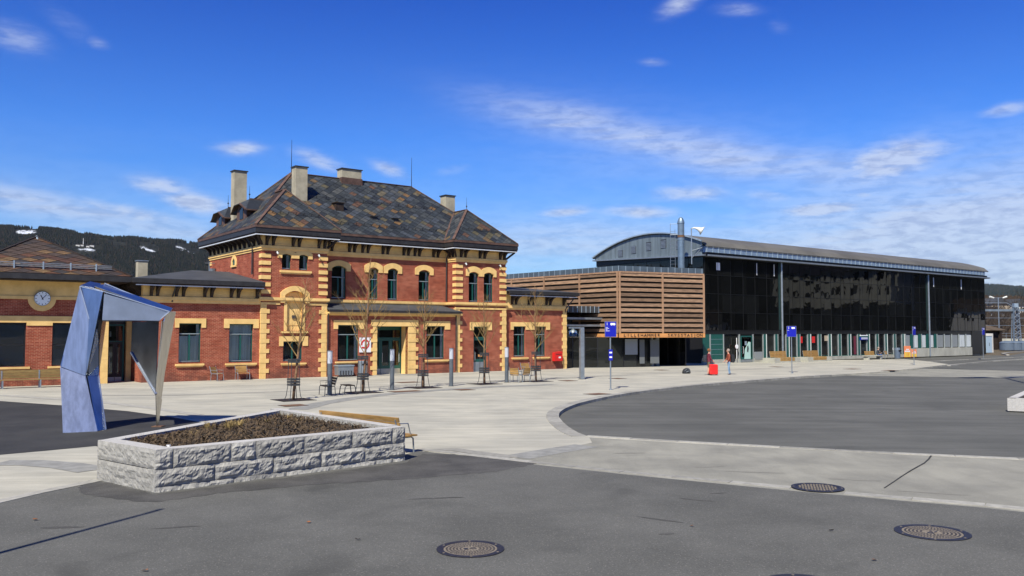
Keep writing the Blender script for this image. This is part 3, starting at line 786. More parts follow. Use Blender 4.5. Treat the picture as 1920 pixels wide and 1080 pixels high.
def arc_pts(x0, x1, zs, zc, n=12):
    return [(x0 + (x1 - x0) * i / n, zs + (zc - zs) * math.sin(math.pi * i / n) ** .8) for i in range(n + 1)]
def hood(par, x0, x1, zd, zs_i, zc_i, zs_o, zc_o, y, wd=.30, th=.06, name='window_hood'):
    """arched plaster hood over an opening x0..x1"""
    inner = [(x0, zd)] + arc_pts(x0, x1, zs_i, zc_i) + [(x1, zd)]
    outer = [(x0 - wd, zd)] + arc_pts(x0 - wd, x1 + wd, zs_o, zc_o) + [(x1 + wd, zd)]
    mb = MB(); mb.strip(outer, inner, y - th, y + .12)
    return mb.build(name, 'yellow_plaster', par)
def lintel(par, x0, x1, z0, z1, zd, o0, o1, y, th=.05):
    """straight hood z0..z1 over x0..x1 with ears reaching down to zd beside the opening o0..o1"""
    mb = MB(); mb.box(x0, x1, y - th, y + .1, z0, z1)
    mb.box(x0, o0, y - th, y + .1, zd, z0 - .001); mb.box(o1, x1, y - th, y + .1, zd, z0 - .001)
    return mb.build('window_hood', 'yellow_plaster', par)
def sill(par, x0, x1, z0, z1, y):
    mb = MB(); mb.box(x0, x1, y - .14, y + .1, z0 + .04, z1); mb.box(x0 + .05, x1 - .05, y - .08, y + .1, z0 - .05, z0 + .039)
    return mb.build('window_sill', 'yellow_plaster', par)
def quoins(par, x, z0, z1, y, direction, step=.65, hh=.27, wide=.56, narrow=.36, sep=False, side=True, sy=1):
    """corner stones of a pier at x growing in +x or -x"""
    z = z0; k = 0
    while z < z1 - .1:
        top = min(z + (step - hh), z1)
        if not sep:
            a, b = sorted((x - .035 * direction, x + narrow * direction)); mb = MB(); mb.box(a, b, y - .035, y + .3, z + .006, top - .006)
            if side: pass
            mb.build('quoin', 'yellow_plaster', par)
        if top < z1 - .05:
            a, b = sorted((x - .05 * direction, x + wide * direction)); mb = MB(); mb.box(a, b, y - .05, y + (.42 if side else .3), top, min(top + hh, z1))
            mb.build('quoin', 'yellow_plaster', par)
        z += step; k += 1
def bracket(par, x, y, z0, z1, depth, wd=.10, axis='y'):
    wd *= 1.45; depth *= 1.12
    """curved eaves bracket under the soffit, reaching outwards from the wall face at y"""
    n = 6; prof = [(0, z1), (-depth, z1), (-depth, z1 - .15)]
    for i in range(1, n):
        a = i / n * math.pi / 2
        prof.append((-depth * (1 - math.sin(a)) - .12 * math.sin(a), z1 - .15 - (z1 - .15 - z0) * (1 - math.cos(a)) ** .8))
    prof += [(-.12, z0), (0, z0)]
    mb = MB()
    if axis == 'y':
        mb.prism([(y + a, b) for a, b in prof], x - wd / 2, x + wd / 2, 'yz')
    else:
        mb.prism([(x + a, b) for a, b in prof], y - wd / 2, y + wd / 2, 'xz')
    return mb.build('bracket', 'dark_wood', par)
def downpipe(par, pts, r=.055, name='downpipe', m_='gutter_metal'):
    return MB().tube(pts, r, 8).build(name, m_, par)

# diamond slates laid on a convex roof face
def clip(poly, a, b):
    """keep the part of a 2-D polygon left of the line a->b"""
    out = []
    for i in range(len(poly)):
        p, q = poly[i], poly[(i + 1) % len(poly)]
        dp_ = (b[0] - a[0]) * (p[1] - a[1]) - (b[1] - a[1]) * (p[0] - a[0])
        dq = (b[0] - a[0]) * (q[1] - a[1]) - (b[1] - a[1]) * (q[0] - a[0])
        if dp_ >= 0: out.append(p)
        if (dp_ < 0) != (dq < 0):
            t_ = dp_ / (dp_ - dq); out.append((p[0] + (q[0] - p[0]) * t_, p[1] + (q[1] - p[1]) * t_))
    return out
def slates(par, tri, su, sv, budget, field, mname='slate', skip=None, th=.028):
    pts = [Vector(p) for p in tri]
    e1 = (pts[1] - pts[0]).normalized(); n_ = e1.cross(pts[2] - pts[0]).normalized()
    if n_.z < 0: n_ = -n_
    e2 = n_.cross(e1); o_ = pts[0]
    P2 = [((p - o_).dot(e1), (p - o_).dot(e2)) for p in pts]
    area = sum(P2[i][0] * P2[(i + 1) % len(P2)][1] - P2[(i + 1) % len(P2)][0] * P2[i][1] for i in range(len(P2)))
    if area < 0: P2 = P2[::-1]
    rot = Matrix((e1, e2, n_)).transposed().to_4x4(); base_ = Matrix.Translation(o_) @ rot
    gap = .012 if mname == 'slate' else .022
    dia = [(0, -sv / 2 + gap), (su / 2 - gap, 0), (0, sv / 2 - gap), (-su / 2 + gap, 0)]
    def solid(p2, cx, cy):
        mb = MB(); n = len(p2)
        tilt = lambda y: th * (1.0 - .7 * (y / sv + .5))
        mb.add([(x, y, .002) for x, y in p2] + [(x, y, .002 + tilt(y)) for x, y in p2],
               [tuple(range(n))[::-1], tuple(range(n, 2 * n))] + [(i, (i + 1) % n, (i + 1) % n + n, i + n) for i in range(n)])
        return mb
    shared = solid(dia, 0, 0).mesh(mname, mname)
    xs = [p[0] for p in P2]; ys = [p[1] for p in P2]
    j = 0; y = min(ys)
    while y < max(ys) + sv / 2:
        x = min(xs) - su + (su / 2 if j % 2 else 0)
        while x < max(xs) + su:
            poly = [(x + a, y + b) for a, b in dia]
            full = True; q = poly
            for i in range(len(P2)):
                a, b = P2[i], P2[(i + 1) % len(P2)]
                q2 = clip(q, a, b)
                if len(q2) != len(q) or any(abs(m_[0] - n2_[0]) + abs(m_[1] - n2_[1]) > 1e-6 for m_, n2_ in zip(q2, q)): full = False
                q = q2
                if len(q) < 3: break
            ok = len(q) >= 3
            if ok:
                ar = abs(sum(q[i][0] * q[(i + 1) % len(q)][1] - q[(i + 1) % len(q)][0] * q[i][1] for i in range(len(q)))) / 2
                ok = ar > .12 * su * sv / 2
            if ok and skip:
                ctr = base_ @ Vector((x, y, 0)); ok = not skip(ctr)
            if ok:
                jit = Matrix.Rotation(random.uniform(-.008, .008), 4, 'X') @ Matrix.Rotation(random.uniform(-.008, .008), 4, 'Y')
                mx = base_ @ Matrix.Translation((x, y, random.uniform(0, .006))) @ jit
                if budget[0] > 0:
                    budget[0] -= 1
                    if full: repeat(shared, 'slate', par, mx)
                    else:
                        s_ = solid([(a - x, b - y) for a, b in q], 0, 0); repeat(s_.mesh('slate', mname), 'slate', par, mx)
                else:
                    s_ = solid([(a - x, b - y) for a, b in q], 0, 0); s_.xf(mx); field.add(s_.v, s_.f)
            x += su
        y += sv / 2; j += 1

# ------------------------------------------------------------------ the brick station house
st = thing('station_building', 'two-storey red brick station house with yellow quoins and a hipped roof of mottled slates', 'station', SO, TH)
W0 = [(0, 0), (4.6, 0), (4.6, 1.25), (15.2, 1.25), (15.2, 0), (19.9, 0), (19.9, 10.55), (0, 10.55)]
# outer walls
def w_build(mb, name='wall', m_='brick_red'): return mb.build(name, m_, st)
upL = [(1.37, 2.02, 7.22, 8.25), (2.57, 3.22, 7.22, 8.25)]
lowL = [(1.53, 2.9, 1.1, 2.45)]
niche = (1.58, 3.02, 3.12, 5.72)
w_build(wall(.0, 4.6, 0, 9.4, 0, .35, upL + lowL + [niche]))
midU = [(5.55, 6.67, 5.42, 7.74), (8.43, 9.25, 5.42, 7.66), (10.0, 10.87, 5.42, 7.68), (12.65, 13.62, 5.42, 7.66)]
w_build(wall(4.62, 15.18, 4.2, 9.4, 1.25, 1.6, midU))
midL = [(5.44, 7.05, 1.06, 3.55), (8.46, 11.0, 0, 3.46), (12.57, 14.17, 1.04, 3.51)]
w_build(wall(4.62, 15.18, 0, 4.42, -.05, .3, midL))
upR = [(16.37, 17.28, 5.37, 7.64), (17.78, 18.7, 5.38, 7.65)]
lowR = [(16.83, 18.15, 0, 3.49)]
w_build(wall(15.2, 19.9, 0, 9.4, 0, .35, upR + lowR))
mb = MB(); mb.box(0, .35, .351, 10.55, 0, 9.4); w_build(mb)
mb = MB(); mb.box(15.2, 15.55, .351, 1.249, 4.5, 9.4); w_build(mb)
mb = MB(); mb.box(4.25, 4.6, .351, 1.249, 4.5, 9.4); w_build(mb)
mb = MB(); mb.box(19.55, 19.9, .351, 10.55, 0, 9.4); w_build(mb)
mb = MB(); mb.box(.351, 19.549, 10.2, 10.55, 0, 9.4); w_build(mb)
# windows
for h in upL: window(st, *h, 0, transom=0, mull=False)
for h in lowL: window(st, *h, 0, transom=0)
for h in midU: window(st, *h, 1.25, transom=.34)
for h in (midL[0], midL[2]): window(st, *h, -.05, transom=.27)
for h in upR: window(st, *h, 0, transom=.36)
# hoods, sills and lintels
def twin_hood(a, b, y, zd, zi, zci, zo, zco):
    hood(st, *a, zd, zi, zci, zo, zco, y); hood(st, *b, zd, zi, zci, zo, zco, y - .004)
twin_hood((1.37, 2.02), (2.57, 3.22), 0, 7.98, 8.17, 8.26, 8.34, 8.52)
sill(st, 1.22, 3.44, 6.98, 7.16, 0)
for a, b in ((5.55, 6.67), (8.43, 9.25), (10.0, 10.87), (12.65, 13.62)):
    hood(st, a, b, 7.38, 7.56, 7.76, 7.86, 8.14, 1.25 if a != 10.0 else 1.246, wd=.33)
hood(st, 16.37, 17.28, 7.36, 7.54, 7.70, 7.84, 8.13, 0, wd=.27); hood(st, 17.78, 18.7, 7.36, 7.54, 7.70, 7.84, 8.13, -.004, wd=.27)
lintel(st, 1.25, 3.27, 2.43, 2.77, 2.12, 1.53, 2.9, 0); sill(st, 1.38, 3.14, .86, 1.0, 0)
lintel(st, 5.12, 7.45, 3.54, 3.88, 3.26, 5.44, 7.05, -.05); sill(st, 5.25, 7.3, .88, 1.02, -.05)
lintel(st, 12.29, 14.64, 3.50, 3.87, 3.24, 12.57, 14.17, -.05); sill(st, 12.4, 14.5, .86, 1.0, -.05)
lintel(st, 16.48, 18.55, 3.48, 3.82, 3.20, 16.83, 18.15, 0)
# blind niche over the left bay's small window
hood(st, 1.58, 3.02, 5.0, 5.50, 5.80, 5.66, 6.14, 0, wd=.30, th=.12, name='niche_hood')
mb = MB(); mb.box(1.56, 3.04, .14, .3, 3.1, 5.9); mb.build('niche_panel', 'yellow_plaster', st)
mb = MB(); mb.box(1.56, 1.76, -.04, .139, 3.12, 4.98); mb.box(2.86, 3.04, -.04, .139, 3.12, 4.98); mb.build('niche_jamb', 'yellow_plaster', st)
mb = MB(); mb.box(1.82, 2.80, .11, .139, 3.5, 5.3); mb.build('niche_panel', 'yellow_plaster', st)
mb = MB(); mb.box(1.36, 3.24, -.14, .1, 2.98, 3.1); mb.build('window_sill', 'yellow_plaster', st)
mb = MB(); mb.box(2.16, 2.42, .03, .10, 3.95, 4.17); mb.build('vent_grille', 'dark_steel', st)
# string courses
ringpoly = [(0, 0), (4.6, 0), (4.6, 1.25), (15.2, 1.25), (15.2, 0), (19.9, 0), (19.9, 10.55), (0, 10.55)]
r_ = ring(ringpoly, -.02, .17, 5.16, 5.34); ring(ringpoly, -.02, .10, 5.08, 5.158, r_); r_.build('string_course', 'yellow_plaster', st)
r_ = MB(); r_.box(-.05, 1.27, -.055, .1, 4.86, 5.0); r_.box(3.33, 4.65, -.055, .1, 4.86, 5.0); r_.box(15.15, 19.95, -.055, .1, 4.80, 4.94); r_.build('string_course', 'yellow_plaster', st)
# cornice, frieze and eaves
r_ = ring(W0, -.02, .05, 8.42, 8.56); ring(W0, -.02, .11, 8.561, 8.75, r_); r_.build('cornice', 'yellow_plaster', st)
ring(W0, -.02, .03, 8.751, 9.42).build('frieze', 'yellow_plaster', st)
def frieze_panels(x0, x1, y, z0, z1, xs):
    e = sorted([x0] + xs + [x1])
    for a, b in zip(e, e[1:]):
        if b - a > .7:
            mb = MB(); a_, b_ = a + .14, b - .14
            for q in ((a_, b_, z1 - .045, z1), (a_, b_, z0, z0 + .045), (a_, a_ + .045, z0 + .046, z1 - .046), (b_ - .045, b_, z0 + .046, z1 - .046)):
                mb.box(q[0], q[1], y - .06, y - .01, q[2], q[3])
            mb.build('frieze_panel', 'yellow_plaster', st)
bL = [.28, .72, 2.1, 2.52, 3.95, 4.38]; bM = [5.1, 5.5, 6.85, 7.25, 7.9, 8.33, 9.55, 9.95, 11.3, 11.7, 12.25, 12.65, 13.9, 14.3]; bR = [15.6, 16.0, 17.35, 17.8, 19.3, 19.7]
for xs, y in ((bL, 0), (bM, 1.25), (bR, 0)):
    for x in xs: bracket(st, x, y - .03, 8.76, 9.44, .52, .11)
for v in (.35, 1.2, 2.1, 3.0, 3.9, 4.8, 5.7, 6.6, 7.5, 8.4, 9.3, 10.2): bracket(st, -.03, v, 8.76, 9.44, .52, .12, axis='x')
for v in (.3, .75): bracket(st, 15.17, v, 8.76, 9.44, .52, .11, axis='x')
# diagonal brackets on the corners
for (cx, cy, dx, dy) in ((-.02, -.02, -1, -1), (15.18, -.02, -1, -1), (19.92, -.02, 1, -1), (4.62, -.02, 1, -1)):
    mb = MB(); mb.bar((cx, cy, 8.82), (cx + dx * .5, cy + dy * .5, 9.36), .12, .14); mb.build('bracket', 'dark_wood', st)
frieze_panels(.72, 4.4, 0, 8.86, 9.3, [2.1, 2.52]); frieze_panels(4.7, 15.1, 1.25, 8.86, 9.3, bM); frieze_panels(15.3, 19.8, 0, 8.86, 9.3, bR)
ring(W0, .031, .66, 9.44, 9.52).build('soffit', 'dark_wood', st)
ring(W0, .54, .70, 9.521, 9.84).build('gutter', 'gutter_metal', st)
ring(W0, .60, .74, 9.841, 10.0).build('eaves_flashing', 'copper', st)
ring([(0, 0), (4.6, 0), (4.6, 1.25), (15.2, 1.25), (15.2, 0), (19.9, 0), (19.9, 10.55), (0, 10.55)], .58, .65, 9.36, 9.43).build('light_tube', 'light_tube', st)
# quoins of both bays
for x, d in ((0, 1), (4.6, -1), (15.2, 1), (19.9, -1)):
    quoins(st, x, 5.36, 8.42, 0, d, step=.475, hh=.26, wide=.60, sep=True)
    quoins(st, x, .0, 4.86, 0, d)
# back left corner of the side wall
for k in range(4):
    mb = MB(); mb.box(-.05, .3, 10.1, 10.6, 6.6 + k * .475, 6.86 + k * .475); mb.build('quoin', 'yellow_plaster', st)
# small arched niche in the side wall
mb = MB()
inner = [(v, z) for v, z in [(5.0, 7.75)] + arc_pts(5.0, 5.5, 8.0, 8.22, 8) + [(5.5, 7.75)]]
outer = [(v, z) for v, z in [(4.72, 7.75)] + arc_pts(4.72, 5.78, 8.05, 8.46, 8) + [(5.78, 7.75)]]
mb.strip(outer, inner, -.06, .05); mb.xf(Matrix.Rotation(R(90), 4, 'Z') @ Matrix.Scale(-1, 4, (0, 1, 0))); mb.build('niche_hood', 'yellow_plaster', st)
mb = MB(); mb.box(-.10, .02, 4.75, 5.75, 7.62, 7.74); mb.build('window_sill', 'yellow_plaster', st)
mb = MB(); mb.box(-.012, .02, 5.0, 5.5, 7.75, 8.1); mb.build('niche_panel', 'green_frame', st)
downpipe(st, [(-.56, 1.44, 9.5), (-.5, 1.44, 9.3), (-.12, 1.44, 8.75), (-.12, 1.44, 6.9)])
downpipe(st, [(15.05, .55, 9.5), (15.05, 1.1, 8.7), (15.05, 1.12, 5.4)])
downpipe(st, [(4.66, -.16, 4.4), (4.66, -.16, .1)], .045)
downpipe(st, [(15.12, -.16, 4.3), (15.12, -.16, .1)], .045)
# spot lamps on the bays
for x, z in ((.95, 8.32), (3.9, 8.28), (15.95, 8.3), (19.2, 8.3)):
    mb = MB(); mb.tube([(x, -.03, z), (x, -.22, z - .02)], .025, 6); mb.tube([(x, -.22, z + .03), (x + .02, -.30, z - .12)], .055, 8); mb.build('spot_lamp', 'white_frame', st)
# --- porch door in the middle
mb = MB(); mb.box(7.99, 8.459, -.12, .2, 3.47, 3.93); mb.box(8.46, 11.0, -.12, .2, 3.47, 3.93); mb.box(11.001, 11.84, -.12, .2, 3.47, 3.93); mb.build('door_surround', 'yellow_plaster', st)
for (x, d, wd, nr) in ((8.46, -1, .50, .32), (11.0, 1, .84, .64)):
    z = 0
    while z < 3.4:
        top = min(z + .38, 3.46)
        a, b = sorted((x, x + d * nr)); m2 = MB(); m2.box(a, b, -.10, .9, z + .004, top - .004); m2.build('quoin', 'yellow_plaster', st)
        if top < 3.4:
            a, b = sorted((x, x + d * wd)); m2 = MB(); m2.box(a, b, -.125, .9, top, min(top + .27, 3.46)); m2.build('quoin', 'yellow_plaster', st)
        z += .65
mb = MB(); mb.box(8.2, 11.2, .95, 1.05, 3.2, 3.5); mb.box(8.2, 8.5, .95, 1.05, 0, 3.199); mb.box(10.96, 11.2, .95, 1.05, 0, 3.199); mb.build('door_frame', 'green_frame', st)
def leaf_door(par, x0, x1, z0, z1, y, handle=None, kick=.4, mt='green_frame'):
    t = .13; f = MB(); f.box(x0, x0 + t, y, y + .06, z0, z1); f.box(x1 - t, x1, y, y + .06, z0, z1)
    f.box(x0 + t, x1 - t, y, y + .06, z1 - t, z1); f.box(x0 + t, x1 - t, y, y + .06, z0 + kick, z0 + kick + .22)
    d = f.build('door', mt, par)
    g = MB(); g.box(x0 + t, x1 - t, y + .02, y + .035, z0 + kick + .22, z1 - t); g.build('pane', 'window_glass', d)
    k_ = MB(); k_.box(x0 + .01, x1 - .01, y - .008, y + .05, z0, z0 + kick - .002); k_.build('kick_plate', 'galvanised', d)
    if handle is not None:
        h_ = MB(); h_.tube([(handle, y - .01, z0 + .85), (handle, y - .07, z0 + .9), (handle, y - .07, z0 + 1.5), (handle, y - .01, z0 + 1.55)], .018, 6); h_.build('handle', 'white_frame', d)
    return d
leaf_door(st, 8.5, 9.3, 0, 2.55, .96); leaf_door(st, 9.31, 10.12, 0, 2.55, .96, 9.42); leaf_door(st, 10.13, 10.95, 0, 2.55, .96, 10.8)
mb = MB(); mb.box(8.5, 10.95, .97, 1.03, 2.56, 2.66); mb.build('door_frame', 'green_frame', st)
mb = MB(); mb.box(8.5, 10.95, .99, 1.0, 2.66, 3.2); mb.build('pane', 'window_glass', st)
mb = MB(); mb.box(8.3, 11.2, 2.6, 2.65, 0, 3.5); mb.build('unlit_backing', 'unlit_interior', st)
mb = MB(); mb.box(8.46, 11.0, .2, .95, 3.46, 3.5); mb.build('porch_ceiling', 'yellow_plaster', st)
mb = MB(); mb.box(8.2, 11.9, -1.1, -.15, .003, .02); mb.build('door_mat', 'band_granite', st)
# --- right bay door
mb = MB(); mb.box(16.83, 16.93, .22, .34, 0, 3.49); mb.box(18.05, 18.15, .22, .34, 0, 3.49); mb.box(16.93, 18.05, .22, .34, 2.55, 2.68); mb.box(16.93, 18.05, .22, .34, 3.38, 3.49); mb.build('door_frame', 'green_frame', st)
leaf_door(st, 16.93, 18.05, 0, 2.55, .24, 17.08, kick=.75)
mb = MB(); mb.box(16.93, 18.05, .27, .28, 2.68, 3.38); mb.build('pane', 'window_glass', st)
mb = MB(); mb.box(16.6, 18.4, 1.5, 1.55, 0, 3.5); mb.build('unlit_backing', 'unlit_interior', st)
mb = MB(); mb.box(17.42, 17.78, .215, .238, 1.15, 1.32); mb.build('letter_plate', 'wood_sign', st)
# --- lean-to roof over the middle
lt = MB()
lt.plate([(4.62, -.40, 4.60), (15.5, -.40, 4.60), (14.6, 1.24, 5.10), (4.62, 1.24, 5.10)], .06); lt.plate([(15.5, -.40, 4.60), (15.5, 1.2, 4.60), (14.6, 1.24, 5.10)], .05)
lt.build('lean_to_roof', 'roof_felt', st)
mb = MB(); mb.box(4.62, 15.52, -.46, -.36, 4.44, 4.58); mb.box(15.42, 15.52, -.359, -.06, 4.44, 4.58); mb.build('gutter', 'gutter_metal', st)
mb = MB(); mb.box(4.62, 15.42, -.37, -.05, 4.33, 4.43); mb.build('soffit', 'yellow_plaster', st)
mb = MB(); mb.box(4.62, 15.18, -.09, -.05, 4.20, 4.329); mb.build('cornice', 'yellow_plaster', st)

# --- roof
ZE = 10.0
E_ = .72
rl, rr_ = (4.4, 5.9, 14.88), (14.7, 5.9, 14.88)
fl_, fr_ = (-E_, 1.25 - E_, ZE), (19.9 + E_, 1.25 - E_, ZE); bl_, br_ = (-E_, 10.55 + E_, ZE), (19.9 + E_, 10.55 + E_, ZE)
aL, aR = (2.35, 2.0, 12.92), (17.3, 1.7, 12.74)
tLl, tLr = (-E_, -E_, ZE), (4.6 + E_, -E_, ZE); tRl, tRr = (15.2 - E_, -E_, ZE), (19.9 + E_, -E_, ZE)
jL, jR = (2.35, 3.74, 12.92), (17.3, 3.55, 12.74)
main_s = (rl[2] - ZE) / (rl[1] - fl_[1])
def zmain(u, v): return min(ZE + (v - fl_[1]) * main_s, ZE + (u + E_) * (4.88 / (4.4 + E_)), ZE + (19.9 + E_ - u) * (4.88 / (19.9 + E_ - 14.7)))
def ztow(u, v, a, l, r):
    if u < l - .01 or u > r + .01: return -9
    return min(ZE + (u - l) * (a[2] - ZE) / (a[0] - l), ZE + (r - u) * (a[2] - ZE) / (r - a[0]), ZE + (v + E_) * (a[2] - ZE) / (a[1] + E_))
rf = MB()
for poly in ([fl_, fr_, rr_, rl], [bl_, fl_, rl], [br_, bl_, rl, rr_], [fr_, br_, rr_],
             [tLl, tLr, aL], [(-E_, jL[1], 12.92 - .001), tLl, aL, jL][:0] or [tLl, aL, jL, (-E_, 3.74, ZE)], [tLr, (tLr[0], 3.74, ZE), jL, aL],
             [tRl, tRr, aR], [tRl, aR, jR, (tRl[0], 3.55, ZE)], [tRr, (tRr[0], 3.55, ZE), jR, aR]):
    if poly: rf.add(poly, [tuple(range(len(poly)))])
roof = rf.build('roof', 'dark_wood', st)
budget = [300]; field = MB()
skipM = lambda p: max(ztow(p.x, p.y, aL, -E_, 4.6 + E_), ztow(p.x, p.y, aR, 15.2 - E_, 19.9 + E_)) > p.z + .02 and p.y < 3.8
SU, SV = .70, .62
slates(roof, [tLl, tLr, aL], SU, SV, budget, field)
slates(roof, [tRl, tRr, aR], SU, SV, budget, field)
b2 = [budget[0] - 0]
slates(roof, [fl_, fr_, rr_, rl], SU, SV, budget, field, skip=skipM)
skipT = lambda p: zmain(p.x, p.y) > p.z + .02
slates(roof, [(tLr[0], -E_, ZE), (tLr[0], 3.74, ZE), jL, aL], SU, SV, budget, field, skip=skipT)
slates(roof, [(tRl[0], 3.55, ZE), tRl, aR, jR], SU, SV, budget, field, skip=skipT)
slates(roof, [bl_, fl_, rl], SU, SV, budget, field)
slates(roof, [(-E_, 2.0, ZE), tLl, aL, jL], SU, SV, budget, field, skip=lambda p: zmain(p.x, p.y) > p.z + .03 or p.y > 1.6)
slates(roof, [fr_, br_, rr_], SU, SV, budget, field)
slates(roof, [br_, bl_, rl, rr_], SU, SV, budget, field)
field.build('slate', 'slate_field', roof, kind='stuff')
# hip and ridge flashings in brown copper
def cap(p, q, wd=.20, name='ridge_flashing'):
    n_ = Vector((0, 0, .035)); return MB().bar(Vector(p) + n_, Vector(q) + n_, wd, .05).build(name, 'copper', roof)
cap(rl, rr_); cap(tLl, aL); cap(tLr, (5.3 - .05, -.6, 10.05), .2) if False else None
cap(tLr, aL); cap(tRl, aR); cap(tRr, aR); cap(aL, jL); cap(aR, jR); cap(jL, rl); cap(jR, rr_); cap(bl_, rl)
cap((5.32, .53, 10.0), jL, .16, 'valley_flashing'); cap((14.48, .53, 10.0), jR, .16, 'valley_flashing')
# snow-guard rods: thin broken rails
def snowguard(p, q, nrm, n):
    p, q, nrm = Vector(p), Vector(q), Vector(nrm)
    mb = MB()
    for k in (0, .09): mb.tube([p + nrm * (.10 + k), q + nrm * (.10 + k)], .012, 4)
    for i in range(n + 1):
        a = p.lerp(q, i / n); mb.bar(a, a + nrm * .26, .03, .02)
    return mb.build('snow_guard', 'gutter_metal', roof)
nm = Vector((0, -main_s, 1)).normalized()
for v in (1.35, 3.6):
    z = ZE + (v - fl_[1]) * main_s; snowguard((5.6 if v < 2 else 4.6, v, z), (14.2 if v < 2 else 15.2, v, z), nm, 14)
nT = Vector((0, -1.05, 1)).normalized()
snowguard((.7, .15, ZE + .87 * 2.92 / 2.72), (4.0, .15, ZE + .87 * 2.92 / 2.72), nT, 6); snowguard((15.8, .1, ZE + .82 * 2.74 / 2.42), (19.1, .1, ZE + .82 * 2.74 / 2.42), nT, 6)
# roof hatches
def hatch(u, v, wd, ht, depth, mt='dark_wood'):
    z = ZE + (v - fl_[1]) * main_s
    mb = MB(); mb.box(u - wd / 2, u + wd / 2, v, v + depth, z - .1, z + ht); mb.box(u - wd / 2 - .08, u + wd / 2 + .08, v - .08, v + depth + .1, z + ht, z + ht + .05)
    return mb.build('roof_hatch', mt, roof)
hatch(6.75, 2.55, .62, .62, .9); hatch(9.3, 2.0, .42, .26, .5, 'gutter_metal'); hatch(11.1, 2.0, .42, .26, .5, 'gutter_metal')
# chimneys
def chimney(u0, u1, v0, v1, zb, zt, base=0):
    mb = MB(); mb.box(u0, u1, v0, v1, zb, zt - .07); c_ = mb.build('chimney', 'chimney_plaster', roof)
    mb = MB(); mb.box(u0 - .07, u1 + .07, v0 - .07, v1 + .07, zt - .07, zt); mb.build('chimney_cap', 'gutter_metal', c_) if False else mb.build('chimney_cap', 'gutter_metal', roof)
    if base: mb = MB(); mb.box(u0 - .06, u1 + .06, v0 - .06, v1 + .06, zb, base); mb.build('chimney_flashing', 'copper', roof)
chimney(.5, 1.42, 6.94, 7.65, 10.8, 14.85); chimney(3.62, 4.5, 3.2, 3.95, 11.2, 14.95)
chimney(8.3, 9.95, 5.45, 6.3, 14.2, 15.68, 14.95); chimney(17.45, 18.35, 5.0, 5.85, 11.6, 14.42)
# lightning rods
for (u, v, z, h) in ((4.4, 5.9, 14.9, 2.5), (14.7, 5.9, 14.9, 2.4)): MB().tube([(u, v, z), (u, v, z + h)], [.03, .012], 6).build('lightning_rod', 'black_paint', roof)
def finial(u, v, z, h=.95):
    mb = MB(); mb.tube([(u, v, z), (u, v, z + h)], [.022, .008], 6); mb.lathe([(.01, .25), (.07, .32), (.02, .40)], 8, (u, v, z)); return mb.build('finial', 'black_paint', roof)
finial(17.3, 1.7, 12.7, 1.05)
# half-hipped dormers on the left slope
def dormer(vc, uf, half, zr, ze):
    s_ = 4.88 / (4.4 + E_); ub = (zr - ZE) / s_ - E_ + .1; uh = uf + .55
    mb = MB()
    mb.plate([(uf - .25, vc - half, ze), (ub, vc - half, ze), (ub, vc, zr), (uh, vc, zr)], .05)
    mb.plate([(ub, vc + half, ze), (uf - .25, vc + half, ze), (uh, vc, zr), (ub, vc, zr)], .05)
    mb.plate([(uf - .25, vc + half, ze), (uf - .35, vc + half * .42, ze + (zr - ze) * .5), (uh, vc, zr)], .04)
    mb.plate([(uf - .35, vc - half * .42, ze + (zr - ze) * .5), (uf - .25, vc - half, ze), (uh, vc, zr)], .04)
    mb.plate([(uf - .35, vc + half * .42, ze + (zr - ze) * .5), (uf - .35, vc - half * .42, ze + (zr - ze) * .5), (uh, vc, zr)], .04)
    d = mb.build('dormer', 'slate_field', roof)
    zb = ZE + (uf + E_) * s_ - .25
    m2 = MB(); m2.prism([(vc - half * .62, zb), (vc + half * .62, zb), (vc + half * .62, ze + .1), (vc + half * .35, ze + .45), (vc - half * .35, ze + .45), (vc - half * .62, ze + .1)], uf, ub, 'yz'); m2.build('dormer_body', 'copper', roof)
    m2 = MB(); m2.box(uf - .03, uf - .001, vc - .32, vc + .32, zb + .3, ze + .25); m2.build('dormer_window', 'black_glass', roof)
    for a_, b_ in (((uf - .28, vc - half - .02, ze - .03), (ub, vc - half - .02, ze - .03)), ((uf - .28, vc + half + .02, ze - .03), (ub, vc + half + .02, ze - .03)), ((uf - .28, vc - half - .02, ze - .02), (uf - .38, vc - half * .42, ze + (zr - ze) * .5)), ((uh, vc, zr + .02), (ub, vc, zr + .02))):
        MB().bar(a_, b_, .09, .08).build('dormer_trim', 'copper', roof)
    finial(uh, vc, zr)
dormer(4.65, .25, 1.55, 12.45, 11.5); dormer(9.1, .25, 1.5, 12.35, 11.4)

# --- left wing (low, flat-pitched roof)
lw = st
LWx = -7.3
w_build(wall(LWx, -.002, 0, 5.9, .1, .45, [(-5.16, -3.8, 1.15, 3.6), (-2.04, -.47, 1.12, 3.58)]))
mb = MB(); mb.box(LWx, LWx + .35, .451, 7.9, 0, 5.9); w_build(mb)
window(st, -5.16, -3.8, 1.15, 3.6, .1, transom=.27, curtain=.68); window(st, -2.04, -.47, 1.12, 3.58, .1, transom=.27, curtain=.99)
lintel(st, -5.42, -3.52, 3.59, 3.9, 3.32, -5.16, -3.8, .1); sill(st, -5.36, -3.62, .92, 1.08, .1)
lintel(st, -2.39, -.11, 3.57, 3.9, 3.3, -2.04, -.47, .1); sill(st, -2.28, -.24, .9, 1.05, .1)
LWp = [(LWx, .1), (-.01, .1), (-.01, 8.2), (LWx, 8.2)]
def half_ring(name, o0, o1, z0, z1, mt, poly=None):
    return ring(poly or LWp, o0, o1, z0, z1).build(name, mt, st)
mb = MB(); mb.box(LWx - .06, -.05, .02, .1, 4.84, 5.0); mb.box(LWx - .1, -.05, -.03, .1, 5.001, 5.22); mb.box(LWx - .1, LWx, .101, 8, 5.0, 5.22); mb.build('cornice', 'yellow_plaster', st)
